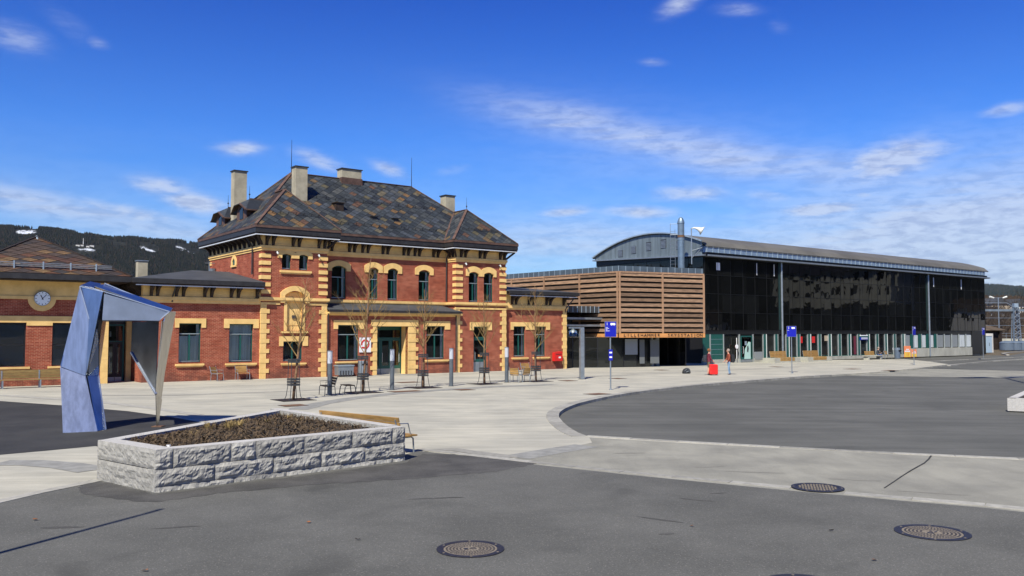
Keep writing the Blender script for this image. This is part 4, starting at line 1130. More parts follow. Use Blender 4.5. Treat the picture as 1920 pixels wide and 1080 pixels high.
mb = MB(); mb.box(LWx - .03, -.002, .06, .099, 5.221, 5.92); mb.box(LWx - .04, LWx - .001, .1, 8, 5.221, 5.92); mb.build('frieze', 'yellow_plaster', st)
for x in (-6.86, -6.5, -5.39, -4.97, -3.66, -3.23, -1.98, -1.53, -.3): bracket(st, x, .06, 5.24, 5.92, .6, .11)
for v in [.5 + .62 * k for k in range(11)]: bracket(st, LWx - .04, v, 5.24, 5.92, .6, .12, axis='x')
frieze_panels(-6.9, -.2, .1, 5.3, 5.78, [-5.39, -4.97, -3.66, -3.23, -1.98, -1.53])
mb = MB(); mb.box(LWx - .75, -.03, -.62, .1, 5.93, 6.0); mb.box(LWx - .75, LWx, .101, 8.5, 5.93, 6.0); mb.build('soffit', 'dark_wood', st)
mb = MB(); mb.box(LWx - .82, -.02, -.72, -.62, 5.99, 6.26); mb.box(LWx - .82, LWx - .72, -.619, 8.6, 5.99, 6.26); mb.build('gutter', 'gutter_metal', st)
mb = MB(); mb.box(LWx - .6, -.06, -.63, -.57, 5.84, 5.90); mb.build('light_tube', 'light_tube', st)
mb = MB()
mb.plate([(LWx - .82, -.72, 6.27), (-.01, -.72, 6.27), (-.01, 6.4, 7.35), (-2.6, 6.4, 7.35)], .08); mb.plate([(LWx - .82, 8.6, 6.27), (LWx - .82, -.72, 6.27), (-2.6, 6.4, 7.35)], .08)
mb.plate([(-.01, 10, 6.27), (LWx - .82, 8.6, 6.27), (-2.6, 6.4, 7.35), (-.01, 6.4, 7.35)], .08)
mb.build('wing_roof', 'roof_felt', st)
mb = MB(); mb.box(-6.45, -5.85, 5.0, 5.6, 6.5, 7.72); mb.build('chimney', 'chimney_plaster', st)
mb = MB(); mb.box(-6.5, -5.8, 4.95, 5.65, 7.72, 7.78); mb.build('chimney_cap', 'galvanised', st)
downpipe(st, [(-5.55, -.5, 6.0), (-5.55, -.4, 5.75), (-5.62, .02, 5.2), (-5.62, .02, 4.9)], .05)
mb = MB()
mb.tube([(-1.0, 7.6, 6.9), (-1.0, 7.6, 8.1)], .03, 6); mb.tube([(-1.3, 7.6, 8.0), (-.6, 7.6, 8.0)], .02, 6); mb.tube([(-.8, 7.4, 7.3), (-.8, 7.4, 7.6)], [.2, .25], 8); mb.build('antenna', 'galvanised', st)

# --- right wing
RW0, RW1 = 19.95, 26.45
w_build(wall(RW0, RW1, 0, 6.0, .3, .65, [(20.92, 22.12, 1.08, 3.52), (23.05, 24.24, 1.07, 3.52)]))
mb = MB(); mb.box(RW1 - .35, RW1, .651, 8.6, 0, 6.0); w_build(mb)
window(st, 20.92, 22.12, 1.08, 3.52, .3, transom=.27); window(st, 23.05, 24.24, 1.07, 3.52, .3, transom=.27)
mb = MB(); mb.box(20.62, 24.68, .25, .4, 3.52, 3.86); mb.box(20.62, 20.9, .25, .4, 3.24, 3.519); mb.box(22.13, 23.04, .25, .4, 3.24, 3.519); mb.box(24.26, 24.68, .25, .4, 3.24, 3.519); mb.build('window_hood', 'yellow_plaster', st)
sill(st, 20.7, 22.35, .88, 1.02, .3); sill(st, 22.85, 24.6, .88, 1.02, .3)
quoins(st, RW1, 0, 4.9, .3, -1, wide=.48, narrow=.36)
mb = MB(); mb.box(RW0, RW1 + .07, .22, .3, 4.85, 4.98); mb.box(RW0, RW1 + .13, .15, .3, 4.981, 5.2); mb.build('cornice', 'yellow_plaster', st)
mb = MB(); mb.box(RW0, RW1 + .04, .26, .299, 5.201, 6.02); mb.build('frieze', 'yellow_plaster', st)
for x in (20.7, 21.1, 22.4, 22.85, 24.25, 24.65, 26.1): bracket(st, x, .26, 5.28, 6.02, .62, .11)
frieze_panels(20.0, 26.4, .3, 5.34, 5.88, [20.7, 21.1, 22.4, 22.85, 24.25, 24.65, 26.1])
mb = MB(); mb.box(RW0, RW1 + .75, -.42, .3, 6.03, 6.1); mb.box(RW1, RW1 + .75, .301, 9, 6.03, 6.1); mb.build('soffit', 'dark_wood', st)
mb = MB(); mb.box(RW0, RW1 + .82, -.52, -.42, 6.08, 6.34); mb.box(RW1 + .72, RW1 + .82, -.419, 9, 6.08, 6.34); mb.build('gutter', 'gutter_metal', st)
mb = MB(); mb.box(RW0 + .1, RW1 + .6, -.44, -.38, 5.93, 5.99); mb.build('light_tube', 'light_tube', st)
mb = MB(); mb.plate([(RW0, -.52, 6.35), (RW1 + .82, -.52, 6.35), (23.0, 5.2, 7.05), (RW0, 5.2, 7.05)], .08); mb.plate([(RW1 + .82, -.52, 6.35), (RW1 + .82, 9, 6.35), (23.0, 5.2, 7.05)], .08); mb.build('wing_roof', 'roof_felt', st)
downpipe(st, [(26.9, -.3, 6.1), (26.9, -.2, 5.85), (26.3, .18, 5.0), (26.3, .18, 4.7)], .05)

# things fixed to or standing at the station's wall
mb_ = thing('mailbox', 'bright red wall mailbox on the brick wall beside the last window of the right wing', 'mailbox', SP(25.35, .3, .95), TH)
m2 = MB(); m2.prism([(-.42, -.28), (.42, -.28), (.42, .42), (.32, .52), (-.42, .42)], -.34, -.01, 'xz'); m2.build('box', 'red_paint', mb_)
m2 = MB(); m2.box(.0, .22, -.349, -.341, -.05, .08); m2.build('notice', 'white_print', mb_)
m2 = MB(); m2.box(-.3, .3, -.352, -.34, .26, .30); m2.build('slot', 'black_paint', mb_)
ps = thing('wall_poster', 'square white poster with a red swirl on the brick wall left of the porch', 'poster', SP(7.52, -.08, 2.15), TH)
m2 = MB(); m2.box(-.45, .45, -.04, 0, -.52, .52); m2.build('panel', 'white_print', ps)
m2 = MB(); sw = []
for i in range(15):
    a = R(-70 + i * 19); sw.append((math.cos(a) * .27, math.sin(a) * .27 + .05))
m2.strip([(x * 1.22, z * 1.22) for x, z in sw], [(x * .86, z * .86) for x, z in sw], -.05, -.041); m2.prism([(-.3, -.22), (.12, -.30), (.30, -.02), (.08, -.16), (-.28, -.12)], -.056, -.045, 'xz'); m2.build('swirl', 'red_paint', ps)

# ------------------------------------------------------------------ left building with the clock
lb = thing('clock_building', 'low brick building with a clock and a brown slate roof at the left edge', 'building', SP(-9.13, .57), TH)
Lx0, Lx1 = -9.4, 0.0
h1, h2 = (-6.9, -4.27, 1.1, 3.57), (-2.95, -1.35, 1.1, 3.57)
wall(Lx0, Lx1 - .38, 0, 4.9, 0, .35, [h1, h2]).build('wall', 'brick_red', lb)
mb = MB(); mb.box(Lx1 - .35, Lx1, .351, 9, 0, 5.95); mb.build('wall', 'brick_red', lb)
mb = MB(); mb.box(Lx0, -4.27, -.05, .05, 3.58, 3.95); mb.box(-4.269, -2.951, -.05, .05, 3.41, 3.95); mb.box(-2.95, Lx1 - .4, -.05, .05, 3.58, 3.95); mb.build('window_hood', 'yellow_plaster', lb)
mb = MB(); mb.box(Lx0, Lx1, -.02, .1, 4.9, 5.94); mb.build('frieze', 'yellow_plaster', lb)
mb = MB(); mb.box(Lx0, -4.25, -.07, .1, 4.9, 5.08); mb.box(-2.82, Lx1, -.07, .1, 4.9, 5.08); mb.build('string_course', 'yellow_plaster', lb)
mb = MB(); arc = [(-3.53 + .72 * math.cos(R(a)), 4.95 + .72 * math.sin(R(a))) for a in range(180, 361, 12)]; mb.prism([(-4.25, 5.08)] + arc + [(-2.81, 5.08)], -.07, .1, 'xz'); mb.build('clock_surround', 'yellow_plaster', lb)
mb = MB(); mb.box(Lx0, -4.05, -.12, .1, .97, 1.09); mb.box(-3.15, -1.1, -.12, .1, .97, 1.09); mb.build('window_sill', 'yellow_plaster', lb)
for z in range(7):
    mb = MB(); mb.box(Lx1 - .38, Lx1 + .03, -.04, .34, z * .7 + .004, z * .7 + .696); mb.build('quoin', 'yellow_plaster', lb)
for h in (h1, h2):
    f = MB(); f.box(h[0], h[1], .16, .22, h[3] - .07, h[3]); f.box(h[1] - .07, h[1], .16, .22, h[2], h[3] - .071); f.box(h[0], h[0] + .07, .16, .22, h[2], h[3] - .071); f.box(h[0] + .07, h[1] - .07, .16, .22, h[2], h[2] + .06)
    f.box(h[0] + .07, h[1] - .07, .15, .22, 2.3, 2.36); wn_ = f.build('window', 'black_paint', lb)
    n = 0; z = h[2] + .07
    while z < h[3] - .1:
        s2 = MB(); s2.bar((h[0] + .08, .21, z + .035), (h[1] - .08, .21, z + .035), .012, .062, (0, .3, 1)); s2.build('blind_slat', 'blind_grey', wn_); z += .07
    g = MB(); g.box(h[0] + .06, h[1] - .06, .17, .18, h[2] + .05, h[3] - .05); g.build('pane', 'window_glass', wn_)
    d = MB(); d.box(h[0] - .1, h[1] + .1, .6, .65, h[2] - .1, h[3] + .1); d.build('unlit_backing', 'unlit_interior', wn_)
# roof: a hip with its crest above the clock
re_, rw_ = 1.02, -8.7
apex = (-3.4, 3.4, 8.78)
fe = -1.15; zf = 6.32
rp = MB(); A0, A1, A2, A3 = (-7.95, fe, zf), (re_, fe, zf), (re_, 8.1, zf), (-7.95, 8.1, zf)
for pz in ([A0, A1, apex], [A1, A2, apex], [A2, A3, apex], [A3, A0, apex]): rp.add(pz, [(0, 1, 2)])
lr = rp.build('roof', 'dark_wood', lb)
bd = [260]; fd = MB()
slates(lr, [A0, A1, apex], .95, .60, bd, fd, 'warm_slate'); slates(lr, [A1, A2, apex], .95, .60, bd, fd, 'warm_slate'); 
fd.build('slate', 'warm_slate_field', lr, kind='stuff') if fd.v else None
MB().bar(Vector(A1) + Vector((0, 0, .05)), Vector(apex) + Vector((0, 0, .05)), .14, .05).build('ridge_flashing', 'dark_wood', lr); MB().bar(Vector(A0) + Vector((0, 0, .05)), Vector(apex) + Vector((0, 0, .05)), .14, .05).build('ridge_flashing', 'dark_wood', lr)
mb = MB(); mb.lathe([(.34, -.16), (.12, .03), (.02, .10)], 4, apex); mb.build('ridge_cap', 'zinc_light', lr)
mb = MB(); mb.box(-9.6, re_ + .02, fe - .06, fe + .06, 6.0, 6.31); mb.box(re_ - .1, re_ + .02, fe + .061, 8, 6.0, 6.31); mb.build('gutter', 'gutter_metal', lb)
mb = MB(); mb.box(-9.6, re_ - .11, fe + .061, 8, 5.95, 6.02); mb.build('soffit', 'dark_wood', lb)
for k in range(3):
    t_ = .30 + .06 * k
sg = MB(); zz = zf + .42; vv = fe + (.42) * (apex[1] - fe) / (apex[2] - zf) - .25
for dz in (.0, .09, .18): sg.tube([(-7.2, vv, zz + dz), (.0, vv, zz + dz)], .026, 5)
sg.build('snow_rail', 'galvanised', lr)
for x in (-6.9, -5.05, -3.6, -2.2, -.85):
    mb = MB(); mb.box(x - .035, x + .035, vv - .05, vv + .02, zz - .2, zz + .28); mb.build('rail_bracket', 'zinc_light', lr)
# the clock
ck = thing('wall_clock', 'round white station clock showing seven minutes past eleven on the yellow wall', 'clock', SP(-9.13 - 3.53, .57 - .07, 4.95), TH)
cm = Matrix.Rotation(R(90), 4, 'X')
mb = MB(); mb.lathe([(.40, 0), (.42, .02), (.42, .12), (.395, .14), (.385, .125)], 32); mb.xf(cm); mb.build('case', 'galvanised', ck)
mb = MB(); mb.lathe([(.39, .10), (.39, .128)], 32); mb.xf(cm); mb.build('dial', 'clock_face', ck)
mb = MB()
for h_ in range(12):
    a = R(h_ * 30); c_, s_ = math.sin(a), math.cos(a)
    mb.bar((c_ * .30, -.132, s_ * .30), (c_ * .36, -.132, s_ * .36), .006, .028 if h_ % 3 else .04, (s_, 0, -c_))
mb.build('hour_mark', 'black_paint', ck)
def hand(ang, ln, wd, y):
    c_, s_ = math.sin(R(ang)), math.cos(R(ang)); m2 = MB(); m2.bar((-c_ * .07, y, -s_ * .07), (c_ * ln, y, s_ * ln), .006, wd, (s_, 0, -c_)); return m2.build('hand', 'black_paint', ck)
hand(333, .22, .045, -.140); hand(42, .31, .03, -.147)

# ------------------------------------------------------------------ glazed link with the entrance between the two old buildings
lk = thing('entrance_link', 'dark glazed entrance link with double doors between the clock building and the station wing', 'entrance', SP(0, 0), TH)
mb = MB(); mb.box(-9.1, LWx, 3.0, 3.1, 3.55, 5.9); mb.build('fascia', 'black_panel', lk)
mb = MB(); mb.box(-9.1, LWx - .02, 2.95, 8, 5.92, 6.05); mb.build('roof', 'roof_felt', lk)
mb = MB(); mb.box(-7.62, -7.32, 2.6, 2.9, 0, 3.9); mb.build('column', 'yellow_plaster', lk)
mb = MB(); mb.box(-9.1, -7.65, 3.0, 3.08, 3.42, 3.54); mb.box(-9.1, -9.02, 3.0, 3.08, 0, 3.42); mb.box(-8.75, -8.67, 3.0, 3.08, 0, 3.42); mb.box(-7.75, -7.65, 3.0, 3.08, 0, 3.42); mb.box(-8.67, -7.75, 3.0, 3.08, 2.42, 2.5); mb.build('frame', 'green_frame', lk)
leaf_door(lk, -8.66, -8.18, 0, 2.42, 3.01, -8.5, .25, 'black_paint'); leaf_door(lk, -8.17, -7.76, 0, 2.42, 3.01, None, .25, 'black_paint')
mb = MB(); mb.box(-9.02, -7.75, 3.04, 3.05, 2.5, 3.42); mb.box(-9.02, -8.75, 3.04, 3.05, 0, 2.42); mb.build('pane', 'window_glass', lk)
mb = MB(); mb.box(-9.0, -7.6, 4.4, 4.45, .5, 2.1); mb.build('blind', 'poster_grey', lk)
mb = MB(); mb.box(-9.1, -7.4, 6.4, 6.45, 0, 5.8); mb.build('unlit_backing', 'unlit_interior', lk)
for k in range(4):
    mb = MB(); mb.box(-8.9 + k * .22, -8.8 + k * .22, 4.3, 4.32, 2.75, 3.1); mb.build('ceiling_lamp', 'white_frame', lk)

# ------------------------------------------------------------------ timber-slatted bus terminal pavilion
P0 = Vector((9.14, 74.0, 0)); P1 = Vector((17.25, 77.5, 0)); P2_ = Vector((-.63, 85.2, 0)) + (Vector((-.63, 85.2, 0)) - P0) * .25
pv = thing('slatted_pavilion', 'flat-roofed pavilion wrapped in horizontal timber slats with a lettered board over dark glass', 'pavilion')
ZB, ZT = 2.60, 8.28
ud = (P1 - P0).normalized(); vd = (P2_ - P0).normalized()
def on_face(a, d, t, out, z):     # out: metres in front of the face
    n_ = Vector((d.y, -d.x, 0))
    return a + d * t + n_ * out + Vector((0, 0, z))
LU, LV = (P1 - P0).length, (P2_ - P0).length
nu = Vector((ud.y, -ud.x, 0)); nv = Vector((-vd.y, vd.x, 0))
# dark core behind the slats
mb = MB(); core = [P0 + (ud + vd).normalized() * .55, P1 - nu * .45 - ud * .05, P1 + vd * 18 - ud * .4, P2_ - nv * .45]
mb.prism([(p.x, p.y) for p in core], ZB + .12, ZT + .02, 'xy'); mb.build('core', 'black_panel', pv)
def face_slats(a, d, n_, L, bays, rows, skip=None):
    h = (ZT - ZB - .42) / rows
    step = L / bays
    for r_i in range(rows):
        z = ZB + .40 + r_i * h + h * .5
        for b in range(bays):
            t0, t1 = b * step + (.0 if b else .0), (b + 1) * step
            if skip: 
                t1 = skip(z, t0, t1)
                if t1 is None: continue
            p, q = a + d * (t0 + .01) + Vector((0, 0, z)), a + d * (t1 - .01) + Vector((0, 0, z))
            j = random.uniform(-.006, .006)
            mb = MB(); mb.bar(p + n_ * (.0 + j), q + n_ * (.0 + j), .05, h * .62); mb.build('slat', 'wood_slat', pv)
    # top rail, and short posts standing proud of the slats
    for b in range(bays):
        p, q = a + d * (b * step + .01) + Vector((0, 0, ZT - .05)), a + d * ((b + 1) * step - .01) + Vector((0, 0, ZT - .05))
        MB().bar(p + n_ * .03, q + n_ * .03, .09, .13).build('rail', 'wood_post', pv)
def cut(z, t0, t1):
    lim = 8.4 if z > 4.5 else 5.6
    if t0 >= lim: return t1 if z > 5.3 else None
    return min(t1, lim) if z < 5.3 else t1
face_slats(P0, ud, nu, LU, 2, 12)
face_slats(P0, vd, nv, LV, 4, 12, cut)
for t_ in (.0, LU / 2, LU):
    p = P0 + ud * min(max(t_, .08), LU - .08) + nu * .055
    MB().bar(p + Vector((0, 0, ZB + .36)), p + Vector((0, 0, ZT - .12)), .17, .06, nu).build('post', 'wood_post', pv)
for k in range(4):
    t_ = max(k * LV / 4, .1); z0_ = ZB + .36 if t_ < 5 else 4.9
    p = P0 + vd * t_ + nv * .055
    MB().bar(p + Vector((0, 0, z0_)), p + Vector((0, 0, ZT - .12)), .17, .06, nv).build('post', 'wood_post', pv)
# board with the lettering
mb = MB(); mb.bar(P0 + nu * .04 + Vector((0, 0, ZB + .17)), P1 + nu * .04 + Vector((0, 0, ZB + .17)), .08, .36); mb.build('sign_board', 'wood_sign', pv)
mb = MB(); mb.bar(P0 + nv * .04 + vd * .1 + Vector((0, 0, ZB + .17)), P0 + vd * 5.6 + nv * .04 + Vector((0, 0, ZB + .17)), .08, .30); mb.build('sign_board', 'wood_sign', pv)
rz_u = math.atan2(ud.y, ud.x)
txt = 'LILLEHAMMER  SKYSSTASJON'
sp_ = (LU - .95) / (len(txt) - 1)
for i, ch in enumerate(txt):
    if ch == ' ': continue
    p = P0 + ud * (.52 + i * sp_) + nu * .10 + Vector((0, 0, ZB + .17))
    mx = Matrix.Translation(p) @ Matrix.Rotation(rz_u, 4, 'Z') @ Matrix.Rotation(R(90), 4, 'X') @ Matrix.Scale(1.15, 4, (1, 0, 0))
    text_mesh(ch, .36, 'letter', 'black_paint', pv, mx, .012)
# zinc parapet with standing seams
for (a, d, n_, L) in ((P0, ud, nu, LU), (P0, vd, nv, LV)):
    mb = MB(); mb.bar(a + n_ * -.12 + Vector((0, 0, ZT + .26)), a + d * L + n_ * -.12 + Vector((0, 0, ZT + .26)), .06, .46); mb.build('parapet', 'parapet_zinc', pv)
    k = 0
    while k * .72 < L:
        p = a + d * (k * .72 + .05) + n_ * -.075; MB().bar(p + Vector((0, 0, ZT + .03)), p + Vector((0, 0, ZT + .48)), .045, .03, n_).build('seam', 'zinc_light', pv); k += 1
mb = MB(); mb.prism([(p.x, p.y) for p in (P0 - (nu + nv) * .1, P1 - nu * .12, P1 + vd * 18, P2_ - nv * .1)], ZT + .44, ZT + .49, 'xy'); mb.build('roof', 'zinc', pv)
# soffit and the glazing below
mb = MB(); mb.prism([(p.x, p.y) for p in (P0 + (ud + vd).normalized() * .1, P1 - nu * .1, P1 + vd * 16, P2_)], ZB + .04, ZB + .11, 'xy'); mb.build('soffit', 'dark_wood', pv)
g0 = P0 + ud * .2 + vd * 1.3; g1 = P1 + vd * 1.5 - ud * .6; gm = SP(27.2, 2.0)
def glass_run(a, b, n, z0, z1, parent, mt='lobby_glass', fr='black_paint', pane='pane'):
    d = (b - a).normalized(); L = (b - a).length; n_ = Vector((d.y, -d.x, 0))
    for i in range(n):
        p, q = a + d * (L * i / n + .03), a + d * (L * (i + 1) / n - .03)
        MB().bar(p + Vector((0, 0, (z0 + z1) / 2)), q + Vector((0, 0, (z0 + z1) / 2)), .02, z1 - z0 - .1).build(pane, mt, parent)
    for i in range(n + 1):
        p = a + d * (L * i / n); MB().bar(p + Vector((0, 0, z0)), p + Vector((0, 0, z1)), .06, .10, n_).build('mullion', fr, parent)
    MB().bar(a + Vector((0, 0, z0 + .03)), b + Vector((0, 0, z0 + .03)), .08, .06).build('bottom_rail', fr, parent)
glass_run(g0, g0.lerp(g1, .52), 3, 0, ZB + .05, pv); glass_run(gm, g0, 4, 0, ZB + .05, pv)
# deep entrance bay with concrete columns
bk = g0.lerp(g1, .52)
glass_run(bk, bk + vd * 4, 2, 0, ZB + .05, pv); glass_run(bk + vd * 4, g1 + vd * 4, 3, 0, ZB + .05, pv, 'black_glass'); glass_run(g1 + vd * 4, g1, 2, 0, ZB + .05, pv, 'black_glass')
for (t_, s_) in ((.60, .6), (.80, 1.6)):
    p = g0.lerp(g1, t_) + vd * s_; mb = MB(); mb.lathe([(.21, 0), (.21, ZB + .05)], 16, p); mb.build('column', 'concrete_wall', pv, smooth=False)
wp = P0 + ud * 2.1 + vd * 1.0; mb = MB(); mb.bar(wp + Vector((0, 0, 1.1)), wp + Vector((0, 0, 2.45)), 1.25, .04, nu); mb.build('notice_board', 'poster_grey', pv)
for (t_, wd) in ((3.3, .5), (4.6, .9)):
    p = P0 + ud * t_ + vd * 1.12; mb = MB(); mb.bar(p + Vector((0, 0, .3)), p + Vector((0, 0, 2.4)), wd, .03, nu); mb.build('wall_panel', 'recess_grey', pv)
rb = g0.lerp(gm, .55) + nv * .1; mb = MB(); mb.bar(rb + Vector((0, 0, 1.3)), rb + Vector((0, 0, 2.0)), .35, .1, nv); mb.build('fire_cabinet', 'maroon_cloth', pv)

# glass canopy link between the station's right wing and the pavilion
cl_ = thing('glass_link', 'low glazed link with a grey flashed canopy joining the brick wing to the slatted pavilion', 'link')
a_, b_ = SP(26.6, 2.6), SP(31.2, 2.2)
glass_run(a_, SP(28.0, 1.7), 2, 0, 4.2, cl_)
mb = MB(); q = [SP(26.5, .9), SP(31.0, .9), SP(31.0, 8), SP(26.5, 8)]; mb.prism([(p.x, p.y) for p in q], 4.75, 5.3, 'xy'); mb.build('roof_box', 'roof_felt', cl_)
mb = MB(); q = [SP(26.5, .6), SP(31.0, .6), SP(31.0, 8), SP(26.5, 8)]; mb.prism([(p.x, p.y) for p in q], 4.15, 4.32, 'xy'); mb.build('canopy', 'galvanised', cl_)
mb = MB(); q = [SP(26.5, .7), SP(31.0, .7), SP(31.0, .8), SP(26.5, .8)]; mb.prism([(p.x, p.y) for p in q], 3.55, 3.72, 'xy'); mb.build('beam', 'galvanised', cl_)
for k in range(9):
    p = SP(26.7 + k * .5, .86); MB().bar(p + Vector((0, 0, 4.75)), p + Vector((0, 0, 5.3)), .04, .04).build('seam', 'zinc_light', cl_)

# ------------------------------------------------------------------ long black glass building
bg_ = thing('glass_office_building', 'long black glass building with a barrel roof and a green-framed glazed ground floor', 'office building', SO, TH)
BX0, BX1, BY0, BY1 = 44.8, 103.0, 1.0, 16.5
rows = [(3.27, 4.98), (5.0, 6.84), (6.86, 8.68), (8.70, 10.42)]
mb = MB(); mb.box(BX0 + .15, BX1 - .15, BY0 + .2, BY1, 0, 10.5); mb.build('core', 'black_paint', bg_)
per = 1.94; n_per = int((BX1 - BX0) / per)
pm = {}
def pane_mesh(wd, z0, z1, ax):
    key = (round(wd, 3), round(z1 - z0, 3), ax)
    if key not in pm:
        m2 = MB(); h_ = (z1 - z0) / 2
        if ax == 'x': m2.box(-wd / 2, wd / 2, -.012, .012, -h_, h_)
        else: m2.box(-.012, .012, -wd / 2, wd / 2, -h_, h_)
        pm[key] = m2.mesh('pane', 'black_glass')
    return pm[key]
cnt = 0
for k in range(n_per):
    x = BX0 + .1 + k * per
    for (a, b) in ((x + .02, x + .60), (x + .64, x + per - .02)):
        for (z0, z1) in rows:
            rot = Matrix.Rotation(random.gauss(0, .0035), 4, 'Z') @ Matrix.Rotation(random.gauss(0, .004), 4, 'X')
            me = pane_mesh(b - a, z0, z1, 'x')
            repeat(me, 'pane', bg_, Matrix.Translation(((a + b) / 2, BY0 + .02, (z0 + z1) / 2)) @ rot); cnt += 1
xe = BX0 + .1 + n_per * per
for k in range(8):
    y = BY0 + .1 + k * (BY1 - BY0 - .2) / 8; L = (BY1 - BY0 - .2) / 8
    for (z0, z1) in (rows[3], (6.86, 8.68)):
        me = pane_mesh(L - .05, z0, z1, 'y'); repeat(me, 'pane', bg_, Matrix.Translation((BX0 + .02, y + L / 2, (z0 + z1) / 2)) @ Matrix.Rotation(random.gauss(0, .004), 4, 'Z'))
for z in (3.26, 4.99, 6.85, 8.69, 10.43):
    mb = MB(); mb.box(BX0, xe, BY0 - .025, BY0 + .1, z - .02, z + .02); mb.box(BX0 - .03, BX0 + .08, BY0, BY1, z - .02, z + .02) if z > 6.5 else None; mb.build('transom', 'mullion_dark', bg_)
mb = MB()
for k in range(n_per + 1):
    x = BX0 + .1 + k * per
    mb.box(x - .016, x + .016, BY0 - .02, BY0 + .05, 3.27, 10.42)
mb.build('mullion', 'mullion_dark', bg_, kind='stuff')
# pale blinds and notices showing at single windows
for (x, z0, z1, wd) in ((46.9, 9.2, 9.95, .55), (53.0, 8.95, 10.2, .10), (55.9, 8.95, 10.2, .10), (89.2, 8.9, 10.1, .18), (96.5, 8.8, 10.1, .18)):
    mb = MB(); mb.box(x - wd / 2, x + wd / 2, BY0 - .01, BY0 + .0, z0, z1); mb.build('window_notice', 'white_print', bg_)
# dark spandrel, eaves and the rows of zinc cassettes
mb = MB(); mb.box(BX0, xe, BY0 + .03, BY0 + .2, 2.86, 3.25); mb.build('spandrel', 'black_panel', bg_)
mb = MB(); mb.box(BX0 - .1, BX1 + .3, BY0 - .55, BY0 + .3, 10.44, 10.5); mb.build('soffit', 'dark_steel', bg_)
mb = MB(); mb.box(BX0 - .1, BX1 + .4, BY0 - .68, BY0 - .55, 10.46, 10.62); mb.build('gutter', 'galvanised', bg_)
mb = MB(); mb.box(BX0 - .1, BX1 + .2, BY0 - .35, BY0 + .3, 10.501, 10.86); mb.build('gutter_board', 'black_paint', bg_)
n_c = int((BX1 - BX0) / .86)
for k in range(n_c):
    x = BX0 - .1 + k * .86
    mb = MB(); mb.box(x + .04, x + .82, BY0 - .48, BY0 + .2, 10.87, 11.38); mb.build('fascia_panel', 'zinc_blue' if 'zinc_blue' in M else 'zinc', bg_)
    mb = MB(); mb.box(x - .04, x + .035, BY0 - .53, BY0 - .36, 10.86, 11.42); mb.build('seam', 'zinc_light', bg_)
mb = MB(); mb.box(BX0 - .15, BX1 + .2, BY0 - .5, BY0 + .2, 11.421, 11.46); mb.build('fascia_cap', 'zinc_light', bg_)
# barrel roof
def arch_z(v): 
    t_ = (v - 8.2) / 8.6; return 13.32 - 1.95 * t_ * t_
prof = [(BY0 - .55, 11.45)] + [(v, arch_z(v)) for v in [1.0 + i * 15.8 / 22 for i in range(23)]]
mb = MB(); k0 = None
vs = [(BX0 - .25, v, z) for v, z in prof] + [(BX1 + .2, v, z) for v, z in prof]; n = len(prof)
vs += [(x, y, z - .1) for x, y, z in vs]
fs = [(i, i + 1, n + i + 1, n + i) for i in range(n - 1)] + [(2 * n + i, 3 * n + i, 3 * n + i + 1, 2 * n + i + 1) for i in range(n - 1)]
fs += [(i, 2 * n + i, 2 * n + i + 1, i + 1) for i in range(n - 1)] + [(n + i, n + i + 1, 3 * n + i + 1, 3 * n + i) for i in range(n - 1)]
mb.add(vs, fs); mb.build('roof', 'roof_brown' if 'roof_brown' in M else 'roof_felt', bg_)
# arched gable of standing-seam zinc with five louvres
gp_ = [(BY0 + .1, 10.66)] + [(v, z - .11) for v, z in prof[1:]] + [(BY1 + .1, 11.1)]
xs_ = [BY0 + .1 + i * (BY1 - BY0) / 14 for i in range(15)]
for i in range(14):
    a, b = xs_[i], xs_[i + 1]
    zb = lambda v: 10.66 + (v - BY0) * .03
    mb = MB(); mb.prism([(a + .012, zb(a)), (b - .012, zb(b)), (b - .012, arch_z(b) - .12), (a + .012, arch_z(a) - .12)], BX0 - .12 + random.uniform(-.004, .004), BX0 + .2, 'yz'); mb.build('gable_panel', 'zinc_gable' if 'zinc_gable' in M else 'zinc', bg_)
for v, z in ((12.5, 11.55), (10.5, 11.75), (8.3, 11.9), (6.2, 12.0), (4.1, 11.75)):
    mb = MB(); mb.box(BX0 - .15, BX0 - .1, v - .36, v + .36, z - .34, z + .62 - abs(v - 7) * .04); l_ = mb.build('louvre', 'dark_steel', bg_)
    for q in range(6):
        mb = MB(); mb.box(BX0 - .17, BX0 - .151, v - .33, v + .33, z - .28 + q * .13, z - .21 + q * .13); mb.build('louvre_blade', 'galvanised', l_)
mb = MB(); mb.prism([(BY0 + .05, 10.43), (BY1, 10.43), (BY1, 11.1), (BY0 + .05, 10.6)], BX0 + .01, BX0 + .1, 'yz'); mb.build('black_cladding', 'black_panel', bg_)
edge = MB(); e0 = [Vector((BX0 - .3, v, z + .02)) for v, z in prof[1:]]
for a, b in zip(e0, e0[1:]): edge.bar(a, b, .16, .12)
edge.build('verge_trim', 'zinc_light', bg_)
mb = MB(); mb.prism([(BY0 - .3, 10.5), (BY1 + .2, 11.0), (BY1 + .2, 11.12), (BY0 - .3, 10.64)], BX0 - .4, BX0 + .1, 'yz'); mb.build('gable_ledge', 'galvanised', bg_)
# downpipes on the facade
for x in (57.0, 87.6):
    mb = MB(); mb.tube([(x, BY0 - .14, 10.5), (x, BY0 - .14, .0)], .11, 8); mb.build('downpipe', 'galvanised', bg_)
    mb = MB(); mb.box(x - .36, x - .14, BY0 - .06, BY0 + .01, 3.3, 10.42); mb.build('facade_strip', 'strip_green', bg_)
